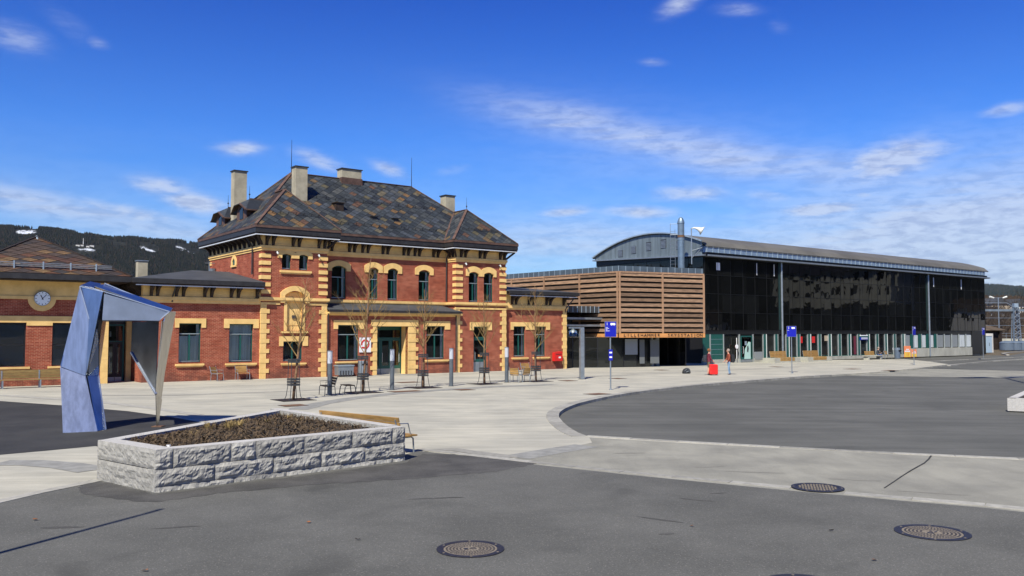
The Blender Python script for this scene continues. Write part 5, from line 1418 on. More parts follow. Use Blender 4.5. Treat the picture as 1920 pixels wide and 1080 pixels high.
# ground floor
def gl_bay(x0, x1, z0=.38, z1=2.86, mt='lobby_glass'):
    mb = MB(); mb.box(x0, x1, BY0 + .12, BY0 + .14, z0, z1); return mb.build('pane', mt, bg_)
mb = MB(); mb.box(BX0 - .2, BX1 - .2, BY0 + .02, BY0 + .3, 0, .38); mb.build('plinth', 'concrete_wall', bg_)
mb = MB(); mb.box(BX0 - .2, 45.5, BY0 + .04, BY0 + .12, .38, 2.86); mb.build('green_panel', 'green_frame', bg_)
for x in (45.6, 47.6):
    mb = MB(); mb.box(x - .05, x + .05, BY0 - .02, BY0 + .12, .0 if x > 47 else .38, 2.86); mb.build('mullion', 'silver_frame', bg_)
mb = MB(); mb.box(45.66, 47.54, BY0 + .04, BY0 + .12, .38, 2.86); gd = mb.build('garage_door', 'green_frame', bg_)
for z in (.85, 1.35, 1.85, 2.35):
    mb = MB(); mb.box(45.75, 47.45, BY0 + .03, BY0 + .039, z, z + .025); mb.build('door_rib', 'zinc_light', gd)
gl_bay(47.66, 49.9)
pw = MB(); pw.tube([(49.35, BY0 - .2, .4), (49.35, BY0 - .2, 2.5)], .035, 6); pw.build('sign_pole', 'white_print', bg_)
mb = MB(); mb.lathe([(.22, -.02), (.22, .02)], 16); mb.xf(Matrix.Translation((49.3, BY0 - .26, 1.62)) @ Matrix.Rotation(R(90), 4, 'X')); mb.build('round_sign', 'white_print', bg_)
mb = MB(); mb.lathe([(.225, -.015), (.225, .015)], 16); mb.xf(Matrix.Translation((49.33, BY0 - .22, 1.60)) @ Matrix.Rotation(R(90), 4, 'X')); mb.build('round_sign', 'red_paint', bg_)
# double door with posters
mb = MB(); mb.box(50.0, 50.12, BY0 - .02, BY0 + .14, 0, 2.86); mb.box(52.2, 52.3, BY0 - .02, BY0 + .14, 0, 2.86); mb.build('mullion', 'silver_frame', bg_)
dr = leaf_door(bg_, 50.25, 52.1, .05, 2.7, BY0 - .02, 50.55, .25)
mb = MB(); mb.prism([(50.75, .35), (51.75, .35), (51.75, 2.05), (51.45, 2.1), (50.85, 1.3)], BY0 - .05, BY0 - .03, 'xz'); mb.build('poster', 'poster_mint', dr)
mb = MB(); mb.box(50.85, 51.15, BY0 - .05, BY0 - .03, 1.75, 2.15); mb.build('poster', 'zinc_light', dr)
mb = MB(); mb.prism([(51.15, 1.1), (51.35, 1.0), (51.45, 1.4), (51.35, 1.75), (51.2, 1.6)], BY0 - .056, BY0 - .051, 'xz'); mb.build('poster_print', 'dark_steel', dr)
gl_bay(52.35, 53.8); mb = MB(); mb.box(52.5, 53.75, BY0 + .0, BY0 + .1, .25, 1.05); mb.build('white_panel', 'poster_grey', bg_)
x = 53.9
while x < 81.5:
    pd = 1.95
    if abs(x - 75.4) > .1 or True:
        mb = MB(); mb.box(x, x + .045, BY0 - .02, BY0 + .12, .38, 2.86); mb.build('mullion', 'silver_frame', bg_)
        mb = MB(); mb.box(x + .05, x + .50, BY0 + .02, BY0 + .1, .38, 2.86); mb.build('green_panel', 'green_frame', bg_)
        mb = MB(); mb.box(x + .51, x + .56, BY0 - .04, BY0 + .12, .38, 2.86); mb.build('mullion', 'white_frame' if int(x * 10) % 3 else 'silver_frame', bg_)
        gl_bay(x + .57, x + pd - .01)
        mb = MB(); mb.box(x + .57, x + pd - .01, BY0 + .06, BY0 + .11, .38, .46); mb.build('bottom_rail', 'green_frame', bg_)
    x += pd
# bits of colour seen through the shop windows
for (x, z0, z1, wd, mt) in ((58.0, .5, 2.7, .5, 'maroon_cloth'), (60.2, 1.9, 2.6, .7, 'red_paint'), (62.6, 1.9, 2.6, .6, 'red_paint'), (65.0, 2.1, 2.7, 1.0, 'cream_wall'), (70.8, .5, 2.6, .5, 'maroon_cloth'), (77.5, 1.4, 1.7, .5, 'white_print'), (79.2, .9, 1.2, .6, 'white_print')):
    mb = MB(); mb.box(x, x + wd, BY0 + .115, BY0 + .119, z0, z1); mb.build('shop_display', mt, bg_)
mb = MB(); mb.box(71.9, 73.4, BY0 - .12, BY0 + .01, 2.48, 2.62); mb.build('shop_sign', 'green_frame', bg_)
mb = MB(); mb.box(71.9, 73.4, BY0 - .125, BY0 + .01, 2.63, 2.74); mb.build('shop_sign', 'white_print', bg_)
mb = MB(); mb.box(71.9, 73.4, BY0 - .12, BY0 + .01, 2.18, 2.47); mb.build('shop_sign', 'blue_sign', bg_)
mb = MB(); mb.box(72.0, 73.3, BY0 - .14, BY0 - .121, 2.40, 2.46); mb.box(72.0, 73.3, BY0 - .14, BY0 - .121, 2.26, 2.34); mb.build('shop_sign_print', 'white_print', bg_)
# raised windows over a concrete apron at the far end
mb = MB(); mb.box(82.0, 99.0, BY0 - .05, BY0 + .019, 0, 1.02); mb.box(82.0, 99.0, BY0 - .03, BY0 + .2, 1.0, 1.06); mb.build('apron_wall', 'concrete_wall', bg_)
x = 82.0; k = 0
while x < 98.6:
    gl_bay(x + .1, x + 1.85, 1.1, 2.86)
    mb = MB(); mb.box(x, x + .08, BY0 - .03, BY0 + .12, 1.06, 2.86); mb.build('mullion', 'silver_frame', bg_)
    if k < 4: mb = MB(); mb.box(x + 1.3, x + 1.86, BY0 + .02, BY0 + .1, 1.06, 2.86); mb.build('green_panel', 'green_frame', bg_)
    mb = MB(); mb.box(x + .25, x + (1.2 if k < 4 else 1.75), BY0 + .112, BY0 + .118, 1.15, 2.75); mb.build('blind', 'curtain' if k in (1, 2, 3, 7, 8) else 'poster_grey', bg_)
    x += 1.93; k += 1
mb = MB(); mb.box(99.05, BX1, BY0 - .04, BY0 + .15, .06, 3.25); mb.build('black_cladding', 'black_panel', bg_)
mb = MB(); mb.box(xe, BX1, BY0 - .01, BY0 + .2, 3.251, 10.43); mb.build('black_cladding', 'black_panel', bg_)

# tall flue with ladder, and the siren horn on its own pole, between pavilion and office
fz = thing('flue_pipe', 'tall grey steel flue with a domed cap rising in front of the arched gable', 'flue', (SP(42.2, 1.6)))
mb = MB(); mb.lathe([(.32, 0), (.32, 11.9), (.34, 11.92), (.34, 12.1), (.32, 12.12), (.32, 13.55), (.355, 13.56), (.355, 13.62), (.32, 13.8), (.2, 14.08), (.06, 14.18)], 20); mb.build('pipe', 'flue_grey' if 'flue_grey' in M else 'zinc', fz, smooth=False)
mb = MB(); mb.lathe([(.345, 12.2), (.345, 12.42)], 20); mb.build('collar', 'rust_iron', fz)
mb = MB()
lx = Vector((-1.0, .25, 0)).normalized()
A_, B_ = lx * .55 + Vector((0, .1, 0)), lx * 1.0 + Vector((0, .1, 0))
for p in (A_, B_): mb.tube([p + Vector((0, 0, 4)), p + Vector((0, 0, 13.6 if p is B_ else 13.0))], .022, 5)
lad = mb.build('ladder', 'galvanised', fz)
for k in range(28):
    z = 4.2 + k * .32; MB().tube([A_ + Vector((0, 0, z)), B_ + Vector((0, 0, z))], .015, 4).build('rung', 'galvanised', lad)
mb = MB(); mb.tube([Vector((0, .1, 12.5)), B_ + Vector((0, 0, 12.5))], .025, 5); mb.tube([Vector((0, .1, 13.55)), B_ + Vector((0, 0, 13.55))], .025, 5); mb.build('bracket', 'galvanised', fz)
hn = thing('siren_horn', 'white siren horn on a slim pole to the right of the steel flue', 'horn', SP(42.9, .9))
mb = MB(); mb.tube([(0, 0, 9.6), (0, 0, 13.1)], .05, 6); mb.tube([(0, 0, 10.9), (1.0, -.1, 11.2)], .035, 6); mb.tube([(0, 0, 10.2), (.8, -.1, 11.0)], .03, 6); mb.build('pole', 'galvanised', hn)
mb = MB(); mb.tube([(0, 0, 13.05), (.25, -.05, 13.12), (.55, -.1, 13.05), (.85, -.16, 12.9), (1.02, -.2, 12.80)], [.04, .07, .13, .26, .46], 14); mb.build('horn', 'white_horn', hn, smooth=True)

# ------------------------------------------------------------------ granite planter in the foreground
PA, PB, PC, PD = Vector((-6.69, 16.35, 0)), Vector((-8.50, 17.85, 0)), Vector((-2.50, 20.45, 0)), Vector((-6.75, 25.35, 0))
pl = thing('stone_planter', 'long rough-hewn grey granite planter filled with bark mulch in the left foreground', 'planter')
def rough_stone(a, b, z0, z1, depth, amp, seed, inward, top_m='granite_top', side_m='granite', name='granite_block'):
    """block between ground points a and b; face a-b is split rough, depth goes inward"""
    d = (b - a); L = d.length; d = d / L; out = -inward; mb = MB()
    nx = max(4, int(L / .035)); nz = max(4, int((z1 - z0) / .035)); g = []
    for j in range(nz + 1):
        for i in range(nx + 1):
            x, z = L * i / nx, z0 + (z1 - z0) * j / nz
            e = min(min(i, nx - i) / 2.0, 1) * min(min(j, nz - j) / 2.0, 1)
            p = a + d * x
            q = Vector((p.x * 1.0 + seed, p.y * 1.0, z * 1.6))
            h = (noise.noise(q * 2.6) * .8 + abs(noise.noise(q * 4.6)) * 1.3 + abs(noise.noise(q * 10 + Vector((3, 1, 0)))) * .8 + noise.noise(q * 24) * .3) - .35
            # faceted look of split stone
            fct = math.floor(h * 3.5) / 3.5 * .6 + h * .4
            g.append(p + out * (amp * (.45 + fct) * (.25 + .75 * e) - amp * .5 * (1 - e)) + Vector((0, 0, z)))
    w_ = nx + 1; fs = [(j * w_ + i, j * w_ + i + 1, (j + 1) * w_ + i + 1, (j + 1) * w_ + i) for j in range(nz) for i in range(nx)]
    mb.cur = 0; mb.add(g, fs)
    # remaining sides
    top = [g[nz * w_ + i] for i in range(w_)]; bot = [g[i] for i in range(w_)]
    bk_ = [a + inward * depth, b + inward * depth]
    mb.cur = 1
    mb.add(top + [bk_[1] + Vector((0, 0, z1)), bk_[0] + Vector((0, 0, z1))], [tuple(range(w_ + 2))])
    mb.cur = 0
    mb.add(bot + [bk_[1] + Vector((0, 0, z0)), bk_[0] + Vector((0, 0, z0))], [tuple(range(w_ + 2))[::-1]])
    lf = [g[j * w_] for j in range(nz + 1)]; rt = [g[j * w_ + nx] for j in range(nz + 1)]
    mb.add(lf + [bk_[0] + Vector((0, 0, z1)), bk_[0] + Vector((0, 0, z0))], [tuple(range(nz + 3))]); mb.add(rt + [bk_[1] + Vector((0, 0, z1)), bk_[1] + Vector((0, 0, z0))], [tuple(range(nz + 3))[::-1]])
    mb.add([bk_[0] + Vector((0, 0, z0)), bk_[1] + Vector((0, 0, z0)), bk_[1] + Vector((0, 0, z1)), bk_[0] + Vector((0, 0, z1))], [(0, 1, 2, 3)])
    return mb.build(name, [side_m, top_m], pl)
ac = (PC - PA).normalized(); inw = Vector((-ac.y, ac.x, 0)); LAC = (PC - PA).length
def course(fracs, z0, z1, sd_):
    for i, (f0, f1) in enumerate(zip(fracs, fracs[1:])):
        rough_stone(PA + ac * (f0 * LAC + .006), PA + ac * (f1 * LAC - .006), z0 + .005, z1 - .004, .34, .036, sd_ + i * 3.7, inw)
course([.0, .059, .259, .351, .542, .749, .937, 1.0], .43, .80, 1.0)
course([.0, .202, .419, .614, .808, 1.0], .10, .43, 40.0)
course([.0, .27, .47, .70, .86, .94, 1.0], -.08, .10, 80.0)
ab = (PB - PA).normalized(); LAB = (PB - PA).length; inw2 = Vector((ab.y, -ab.x, 0)); inw2 = inw2 if inw2.dot(ac) > 0 else -inw2
for (z0, z1, s_) in ((.42, .803, 5.0), (-.08, .412, 9.0)):
    rough_stone(PA + ab * .012 + inw2 * .02, PB, z0 + (.012 if z0 > 0 else 0), z1, .36, .024, s_, inw2)
bd_ = (PD - PB).normalized(); inw3 = Vector((bd_.y, -bd_.x, 0)); inw3 = inw3 if inw3.dot(ac) > 0 else -inw3; LBD = (PD - PB).length
for k in range(6):
    for (z0, z1) in ((.42, .795), (-.08, .409)):
        rough_stone(PB + bd_ * (LBD * k / 6 + .008), PB + bd_ * (LBD * (k + 1) / 6 - .008), z0, z1, .32, .018, 100 + k * 2 + z0, inw3)
cdv = (PD - PC).normalized(); inw4 = Vector((cdv.y, -cdv.x, 0)); inw4 = inw4 if inw4.dot(ac) < 0 else -inw4; LCD = (PD - PC).length
for k in range(5):
    for (z0, z1) in ((.42, .806), (-.08, .406)):
        rough_stone(PC + cdv * (LCD * k / 5 + (.34 if k == 0 else .008)), PC + cdv * (LCD * (k + 1) / 5 - .008), z0, z1, .32, .02, 200 + k * 2 + z0, inw4)
# soil surface and mulch
def inside(u, v, m_=.30):
    """bilinear point of the bed"""
    p = PA.lerp(PC, u).lerp(PB.lerp(PD, u), v); return p
mb = MB(); NX, NY = 46, 40
for j in range(NY + 1):
    for i in range(NX + 1):
        u, v = .055 + .88 * i / NX, .11 + .80 * j / NY
        p = inside(u, v); q = Vector((p.x * 3, p.y * 3, 0))
        h = noise.noise(q) * .05 + noise.noise(q * 3) * .03 + .06 * math.sin(math.pi * i / NX) * math.sin(math.pi * j / NY)
        mb.v.append((p.x, p.y, .70 + h))
for j in range(NY):
    for i in range(NX):
        k = j * (NX + 1) + i; mb.f.append([k, k + 1, k + NX + 2, k + NX + 1]); mb.mi.append(0)
mb.build('soil', 'soil', pl)
random.seed(21)
mb = MB()
for _ in range(5200):
    u, v = random.uniform(.05, .94), random.uniform(.11, .92); p = inside(u, v)
    q = Vector((p.x * 3, p.y * 3, 0)); h = noise.noise(q) * .05 + noise.noise(q * 3) * .03
    z = .72 + h + .05 * math.sin(math.pi * u) * math.sin(math.pi * v) + random.uniform(-.005, .03)
    L = random.uniform(.02, .075); a = random.uniform(0, 6.28); t_ = random.uniform(-.7, .7)
    d = Vector((math.cos(a) * math.cos(t_), math.sin(a) * math.cos(t_), math.sin(t_))); s_ = Vector((-math.sin(a), math.cos(a), random.uniform(-.4, .4))) * random.uniform(.006, .016)
    c = Vector((p.x, p.y, z)); mb.add([c - d * L - s_, c + d * L - s_, c + d * L + s_, c - d * L + s_], [(0, 1, 2, 3)])
mb.build('mulch', 'mulch', pl, kind='stuff')
def tuft(par, c, n, h, spread, mt, name):
    mb = MB()
    for _ in range(n):
        a = random.uniform(0, 6.28); l = random.uniform(.5, 1) * h; o = Vector((math.cos(a), math.sin(a), 0)); w_ = Vector((-math.sin(a), math.cos(a), 0)) * .005
        b0 = c + o * random.uniform(0, spread * .4); m_ = b0 + o * spread * .35 + Vector((0, 0, l * .7)); t_ = b0 + o * spread * random.uniform(.6, 1.2) + Vector((0, 0, l * random.uniform(.6, 1)))
        mb.add([b0 - w_, b0 + w_, m_ + w_, m_ - w_, t_], [(0, 1, 2, 3), (3, 2, 4)])
    return mb.build(name, mt, par)
for (x, y, h, n) in ((392, 806, .30, 50), (430, 806, .34, 90), (447, 800, .26, 60), (540, 783, .14, 24), (365, 814, .12, 18), (500, 790, .12, 16), (560, 790, .12, 20)):
    p = gp(x, y, .74); o = tuft(None, Vector((p.x, p.y, .72)), n, h, .2, 'dry_grass', 'grass_tuft')
    tag(o, {392: 'left of the two tall dry straw-coloured grass tufts in the granite planter', 430: 'biggest dry straw-coloured grass tuft in the middle of the granite planter', 447: 'short dry grass tuft just right of the biggest one in the planter', 540: 'small dry grass tuft near the far corner of the granite planter', 365: 'tiny dry grass tuft nearest the planter front left of the big ones', 500: 'tiny dry grass tuft between the big tufts and the far planter corner', 560: 'small dry grass tuft at the right end of the far planter corner'}[x], 'grass tuft', 'dry grass tufts in the planter')
random.seed(5)
mb = MB()
for _ in range(900):
    u, v = random.uniform(.07, .93), random.uniform(.12, .9); p = inside(u, v); c = Vector((p.x, p.y, .74 + random.uniform(0, .03))); a = random.uniform(0, 6.28)
    up = Vector((random.uniform(-.02, .02), random.uniform(-.02, .02), random.uniform(.05, .13))); s_ = Vector((math.cos(a), math.sin(a), 0)) * .006
    mb.add([c - s_, c + s_, c + up], [(0, 1, 2)])
o = mb.build('dead_stalks', 'mulch'); o['kind'] = 'stuff'; o['label'] = 'dry broken plant stalks sticking up all over the planter mulch'; o['category'] = 'stalks'
mb = MB(); p = gp(316, 838, .76); mb.box(p.x - .04, p.x + .04, p.y - .02, p.y + .02, .76, .80); mb.xf(Matrix.Identity(4)); tag(mb.build('paper_scrap', 'white_print'), 'white scrap of litter on the dark soil at the planter\'s front corner', 'litter')
mb = MB(); p = PA + ab * .42 + inw2 * .19; mb.lathe([(.085, 0), (.09, .003)], 18, (p.x, p.y, .797)); mb.build('hole_shade_disc', 'dark_steel', pl)  # dark disc on the coping stands for the shade in a hole
# second planter at the right edge of the frame
pr = thing('stone_planter', 'low granite planter with brown soil cut off by the right edge of the frame', 'planter')
q0 = gp(1889, 767); e1_ = (gp(1920, 752, .4) - gp(1889, 762, .4)).normalized(); e2_ = Vector((.85, -.52, 0)).normalized(); e1_ = Vector((.60, .80, 0))
Q = [q0, q0 + e2_ * 3.2, q0 + e2_ * 3.2 + e1_ * 6, q0 + e1_ * 6]
for i in range(4):
    a, b = Q[i], Q[(i + 1) % 4]; d = (b - a).normalized(); L = (b - a).length; n_ = Vector((-d.y, d.x, 0)); k = max(2, int(L / 1.4))
    for j in range(k):
        p, q = a + d * (L * j / k + .01) + n_ * .15, a + d * (L * (j + 1) / k - .01) + n_ * .15
        m2 = MB(); m2.bar(p + Vector((0, 0, .18)), q + Vector((0, 0, .18)), .3, .5); m2.build('granite_block', 'granite_top', pr)
mb = MB(); c_ = (Q[0] + Q[2]) / 2; mb.prism([((c_ + (p - c_) * .86).x, (c_ + (p - c_) * .86).y) for p in Q], .2, .40, 'xy'); mb.build('soil', 'soil', pr)

# ------------------------------------------------------------------ park bench behind the planter
def slat_bench(name, label, origin, dirv, L, back=True, wood='bench_wood', group=None, arms=True, legs=(0.06, .5, .94), seat_h=.46, back_h=.90, cat='bench', hm='galvanised'):
    """bench along dirv; sitters face to the left of dirv (local +y is forward)"""
    rz = math.atan2(dirv.y, dirv.x)
    b = thing(name, label, cat, origin, rz, group)
    for k in range(4):
        m2 = MB(); m2.box(0, L, .08 + k * .115, .185 + k * .115, seat_h - .04, seat_h); m2.build('seat_slat', wood, b)
    if back:
        for k in range(3):
            z = seat_h + .10 + k * .125; yy = -.02 - k * .035
            m2 = MB(); m2.bar((0, yy, z + .05), (L, yy, z + .05), .035, .11, (0, -.28, 1)); m2.build('back_slat', wood, b)
    for f_ in legs:
        x = L * f_; m2 = MB()
        m2.tube([(x, .50, 0), (x, .47, seat_h - .10), (x, .40, seat_h - .055), (x, .08, seat_h - .055), (x, .02, seat_h - .12), (x, .06, 0)], .022, 6)
        if back: m2.tube([(x, .06, seat_h - .06), (x, -.02, seat_h + .06), (x, -.13, back_h - .04)], .02, 6)
        if arms: m2.tube([(x, -.09, seat_h + .30), (x, .30, seat_h + .28), (x, .40, seat_h - .05)], .016, 6)
        m2.build('leg', hm, b)
    return b
dB = (PC - PD).normalized()          # runs towards the camera; forward is away from the planter
o_ = Vector((-2.72, 21.42, 0)); dB = Vector((.752, -.659, 0)).normalized()
slat_bench('park_bench', 'long wooden-slatted bench with steel legs backing onto the far side of the granite planter', o_ - dB * 3.2, dB, 3.2, legs=(.03, .97))

# ------------------------------------------------------------------ folded steel sculpture
sc_ = thing('steel_sculpture', 'tall folded sheet-steel gateway sculpture with a broad blue-sheened leg and a pointed thin leg', 'sculpture')
def K(x, y, D): return dp(x, y, D)
def panel(pts, mt='brushed_steel_sky', th=.025, name='panel'):
    q = [K(*p) for p in pts]; ctr = sum(q, Vector((0, 0, 0))) / len(q); nn_ = Vector((0, 0, 0))
    for i in range(len(q)): nn_ += (q[i] - ctr).cross(q[(i + 1) % len(q)] - ctr)
    nn_.normalize()
    if len(q) > 3: q = [p - nn_ * (p - ctr).dot(nn_) for p in q]      # every sheet is flat
    m2 = MB(); m2.plate(q, th); return m2.build(name, mt, sc_)
g1_, g2_ = gp(118, 812), gp(183, 809)
panel([(118, 812, g1_.y), (183, 809, g2_.y), (160.5, 706, 26.9), (113, 688, 26.6)])
panel([(113, 687, 26.6), (160.5, 705, 26.9), (167.5, 598, 27.05), (150, 537, 27.1)])
panel([(150.5, 537.5, 27.1), (194, 547.5, 27.0), (161.5, 703, 26.9), (168, 598, 27.02)], 'brushed_steel_deep_sky')
panel([(162, 706, 26.92), (184, 703, 27.2), (192, 757, 27.0), (187.5, 807, 26.9), (184, 809, 26.65)], 'brushed_steel_deep_sky')
panel([(184.5, 703, 27.2), (198.6, 806, 27.0), (187.5, 808, 26.85)], 'crinkled_steel')
panel([(179.5, 622, 27.1), (181.5, 616, 27.12), (183.5, 640, 27.2), (166.5, 690, 26.98), (163, 698, 26.95)], 'crinkled_steel')
panel([(183.5, 642, 27.22), (184, 684, 27.25), (165.5, 704, 26.97), (166, 692, 26.98)], 'brushed_steel_deep_sky')
panel([(184, 685, 27.24), (185, 703, 27.2), (166.5, 705, 26.96)], 'crinkled_steel')
panel([(194.5, 549, 27.0), (200, 553, 27.3), (191, 601, 27.3), (183.5, 640, 27.25), (181, 614, 27.1)], 'dark_steel')
panel([(191.2, 601, 27.35), (196.5, 601, 27.7), (186, 700, 27.5), (183.8, 642, 27.3)], 'brown_reflect_steel')
# back and side of the broad leg
panel([(118, 811, g1_.y + .02), (113, 688, 26.62), (117, 687, 27.5), (122, 804, 27.3)], 'brushed_steel_deep_sky')
panel([(113, 687, 26.62), (150, 537, 27.12), (153, 538, 27.8), (117, 687, 27.5)], 'brushed_steel_deep_sky')
panel([(122, 803, 27.32), (117, 687, 27.52), (153, 538, 27.82), (194, 545, 27.7), (185, 700, 27.5), (196, 800, 27.4)], 'brushed_steel_sky')
# lintel
panel([(196, 550.5, 26.98), (318, 584.5, 27.5), (298, 601, 27.5), (191.5, 600, 27.0)], 'brushed_steel_pale_sky')
panel([(191.5, 600.5, 27.0), (298, 601.5, 27.5), (300, 600, 28.3), (196, 599, 27.8)], 'dark_steel')
panel([(176, 541, 27.0), (196, 531, 27.85), (322, 582, 28.35), (318.5, 583.5, 27.5)], 'brushed_steel_deep_sky')
panel([(150, 536.5, 27.1), (169, 529, 27.8), (190, 533, 27.7), (176, 541, 27.05)], 'brushed_steel_deep_sky')
panel([(196, 532, 27.86), (196, 598, 27.8), (300, 599, 28.3), (321, 583, 28.34)], 'brushed_steel_sky')
for a, b in (((173, 540, 26.98), (318, 584, 27.46)), ((196, 531, 27.8), (322, 582.5, 28.3)), ((158.5, 707, 26.85), (183, 808.5, 26.6)), ((150, 537, 27.06), (167.5, 598, 26.99)), ((150, 537, 27.06), (194, 547, 26.96)), ((318, 584, 27.47), (298, 601, 27.47)), ((185, 704, 27.17), (198.8, 805, 26.97))):
    m2 = MB(); m2.bar(K(*a), K(*b), .024, .024); m2.build('edge', 'edge_steel', sc_)
# pointed leg
gR = gp(294, 801)
panel([(298.3, 601.5, 27.5), (318.3, 585.3, 27.5), (323, 583.5, 28.1), (301.5, 748, 27.9), (292.7, 738, 27.55)], 'sunlit_steel')
panel([(292.7, 738.5, 27.55), (301.5, 748.5, 27.9), (296.8, 800, 27.75), (291.5, 801, gR.y)], 'sunlit_steel')
panel([(250, 604, 28.5), (297.8, 602, 27.55), (292.4, 738, 27.55), (246, 660, 28.5)], 'mirror_steel')
panel([(323, 584, 28.12), (322, 584, 28.3), (299, 760, 28.1), (292.5, 737, 27.6), (298, 602, 27.55)], 'sunlit_steel')
m2 = MB(); m2.bar(K(246, 660.5, 28.45), K(292.5, 739, 27.5), .07, .05); m2.build('edge', 'edge_steel', sc_)
m2 = MB(); m2.box(gR.x - .16, gR.x + .16, gR.y - .05, gR.y + .3, .005, .03); m2.build('foot_plate', 'rust_iron', sc_)

# ------------------------------------------------------------------ young trees in their guards
def rnd_branch(mb, p, d, L, r, depth, tips):
    pts = [p]; q = p.copy(); dd = d.normalized(); n = 5
    for i in range(n):
        dd = (dd + Vector((random.uniform(-.12, .12), random.uniform(-.12, .12), random.uniform(.0, .14)))).normalized(); q = q + dd * L / n; pts.append(q.copy())
    mb.tube(pts, [r * (1 - .75 * i / n) for i in range(n + 1)], 5 if r > .012 else 4)
    if depth > 0:
        for _ in range(random.randint(3, 5)):
            i = random.randint(1, n - 1); a = random.uniform(0, 6.28); b = random.uniform(.45, .8)
            side_ = Vector((math.cos(a), math.sin(a), .2)); nd = (dd * (1 - b * .5) + side_ * b).normalized()
            rnd_branch(mb, pts[i], nd, L * random.uniform(.35, .6), r * .5, depth - 1, tips)
def young_tree(x, y, H, label, seed, lean=0.0, nb=19, low=1.9):
    random.seed(seed); g = gp(x, y); t_ = thing('young_tree', label, 'tree', g, random.uniform(0, 6), 'young bare trees along the plaza')
    tr = MB(); pts = []; q = Vector((0, 0, 0)); n = 12
    for i in range(n + 1):
        pts.append(q.copy()); q = q + Vector((random.uniform(-.03, .03) + lean * math.cos(-t_.rotation_euler.z) / n, random.uniform(-.03, .03) - lean * math.sin(t_.rotation_euler.z) / n, H / n))
    rad = [.060 * (1 - i / n) ** .8 + .008 for i in range(n + 1)]; tr.tube(pts, rad, 8); tr.build('trunk', 'bark', t_, smooth=True)
    for k in range(nb):
        z = low + (H * .93 - low) * (k / nb) ** .9; i = min(n - 1, int(z / H * n)); p = pts[i].lerp(pts[i + 1], z / H * n - i)
        a = k * 2.4 + random.uniform(-.4, .4); L = (H - z) * .42 + .35; mb = MB()
        rnd_branch(mb, p, Vector((math.cos(a) * .75, math.sin(a) * .75, .85)), L * random.uniform(.8, 1.15), rad[i] * .52, 1 if k > nb - 4 else 2, None)
        mb.build('branch', 'branch_tip', t_)
    return t_
trees = [(550, 750, 5.5, 'thin bare young tree left of the nearest light bollard, leaning slightly right', 11, .55), (680, 736, 6.9, 'tallest bare young tree, beside the seat frames and in front of the red poster', 12, .35),
         (793, 727, 5.4, 'bare young tree between the porch door and the window to its right', 13, .05), (908, 720, 5.3, 'bare young tree in front of the narrow green door of the right bay', 14, -.1), (1005, 715, 6.0, 'rightmost bare young tree, before the right wing\'s windows and wooden chairs', 15, -.05)]
for a in trees: young_tree(*a)
def tree_guard(g, label):
    t_ = thing('tree_guard', label, 'tree guard', g, TH, 'steel guards around the young trees')
    for sx in (-1, 1):
        for sy in (-1, 1):
            mb = MB(); mb.tube([(sx * .30, sy * .30, 0), (sx * .24, sy * .24, .18), (sx * .19, sy * .19, .62), (sx * .19, sy * .19, .98), (sx * .17, sy * .17, 1.84)], .016, 5); mb.build('leg', 'dark_steel', t_)
    for z in (.64, .76, .88):
        ring([(-.2, -.2), (.2, -.2), (.2, .2), (-.2, .2)], -.0, .022, z, z + .085).build('band', 'dark_steel', t_)
    for z in (1.66, 1.76):
        ring([(-.18, -.18), (.18, -.18), (.18, .18), (-.18, .18)], -.0, .022, z, z + .075).build('band', 'dark_steel', t_)
    return t_
gl = ['tree guard nearest the camera, around the leaning young tree', 'tree guard around the tallest young tree beside the seat frames', 'tree guard around the young tree by the porch door', 'tree guard around the young tree before the narrow green door', 'tree guard around the rightmost young tree by the wooden chairs']
gt = ['dark grate round the foot of the nearest young tree', 'dark grate under the tallest young tree', 'dark grate under the young tree by the porch', 'dark grate under the young tree before the narrow door', 'dark grate under the rightmost young tree']
for (x, y, *_r), a, b in zip(trees, gl, gt):
    g = gp(x, y); tree_guard(g, a)
    gr_ = thing('tree_grate', b, 'grate', g, TH, 'grates at the feet of the young trees')
    for sx in (-1, 1):
        mb = MB(); xa, xb = sorted((sx * .01, sx * .78)); 
        for k in range(12):
            ya = -.78 + k * .131
            if abs(ya + .05) < .12: mb.box(*(sorted((sx * .14, sx * .78))), ya, ya + .095, .004, .018)
            else: mb.box(xa, xb, ya, ya + .095, .004, .018)
        mb.box(xa, xb, -.78, .78, .0045, .008); mb.build('grate_half', 'cast_iron', gr_)

# ------------------------------------------------------------------ light bollards
def bollard(x, y, label):
    g = gp(x, y); b = thing('light_bollard', label, 'bollard', g, 0, 'light bollards along the plaza')
    MB().lathe([(.115, 0), (.115, 1.52)], 20).build('post', 'bollard_grey', b); MB().lathe([(.118, 1.525), (.118, 2.1)], 20).build('lamp_head', 'opal', b)
    MB().lathe([(.124, 2.101), (.124, 2.14)], 20).build('cap', 'galvanised', b); MB().lathe([(.17, .002), (.17, .02)], 20).build('base_plate', 'dark_steel', b)
for x, y, l in ((618, 741, 'light bollard nearest the camera, standing among the grey seat frames'), (735, 731, 'light bollard in front of the porch door'), (846, 724, 'light bollard at the foot of the right bay\'s left corner'), (950, 717, 'light bollard furthest right, beside the wooden chairs')): bollard(x, y, l)

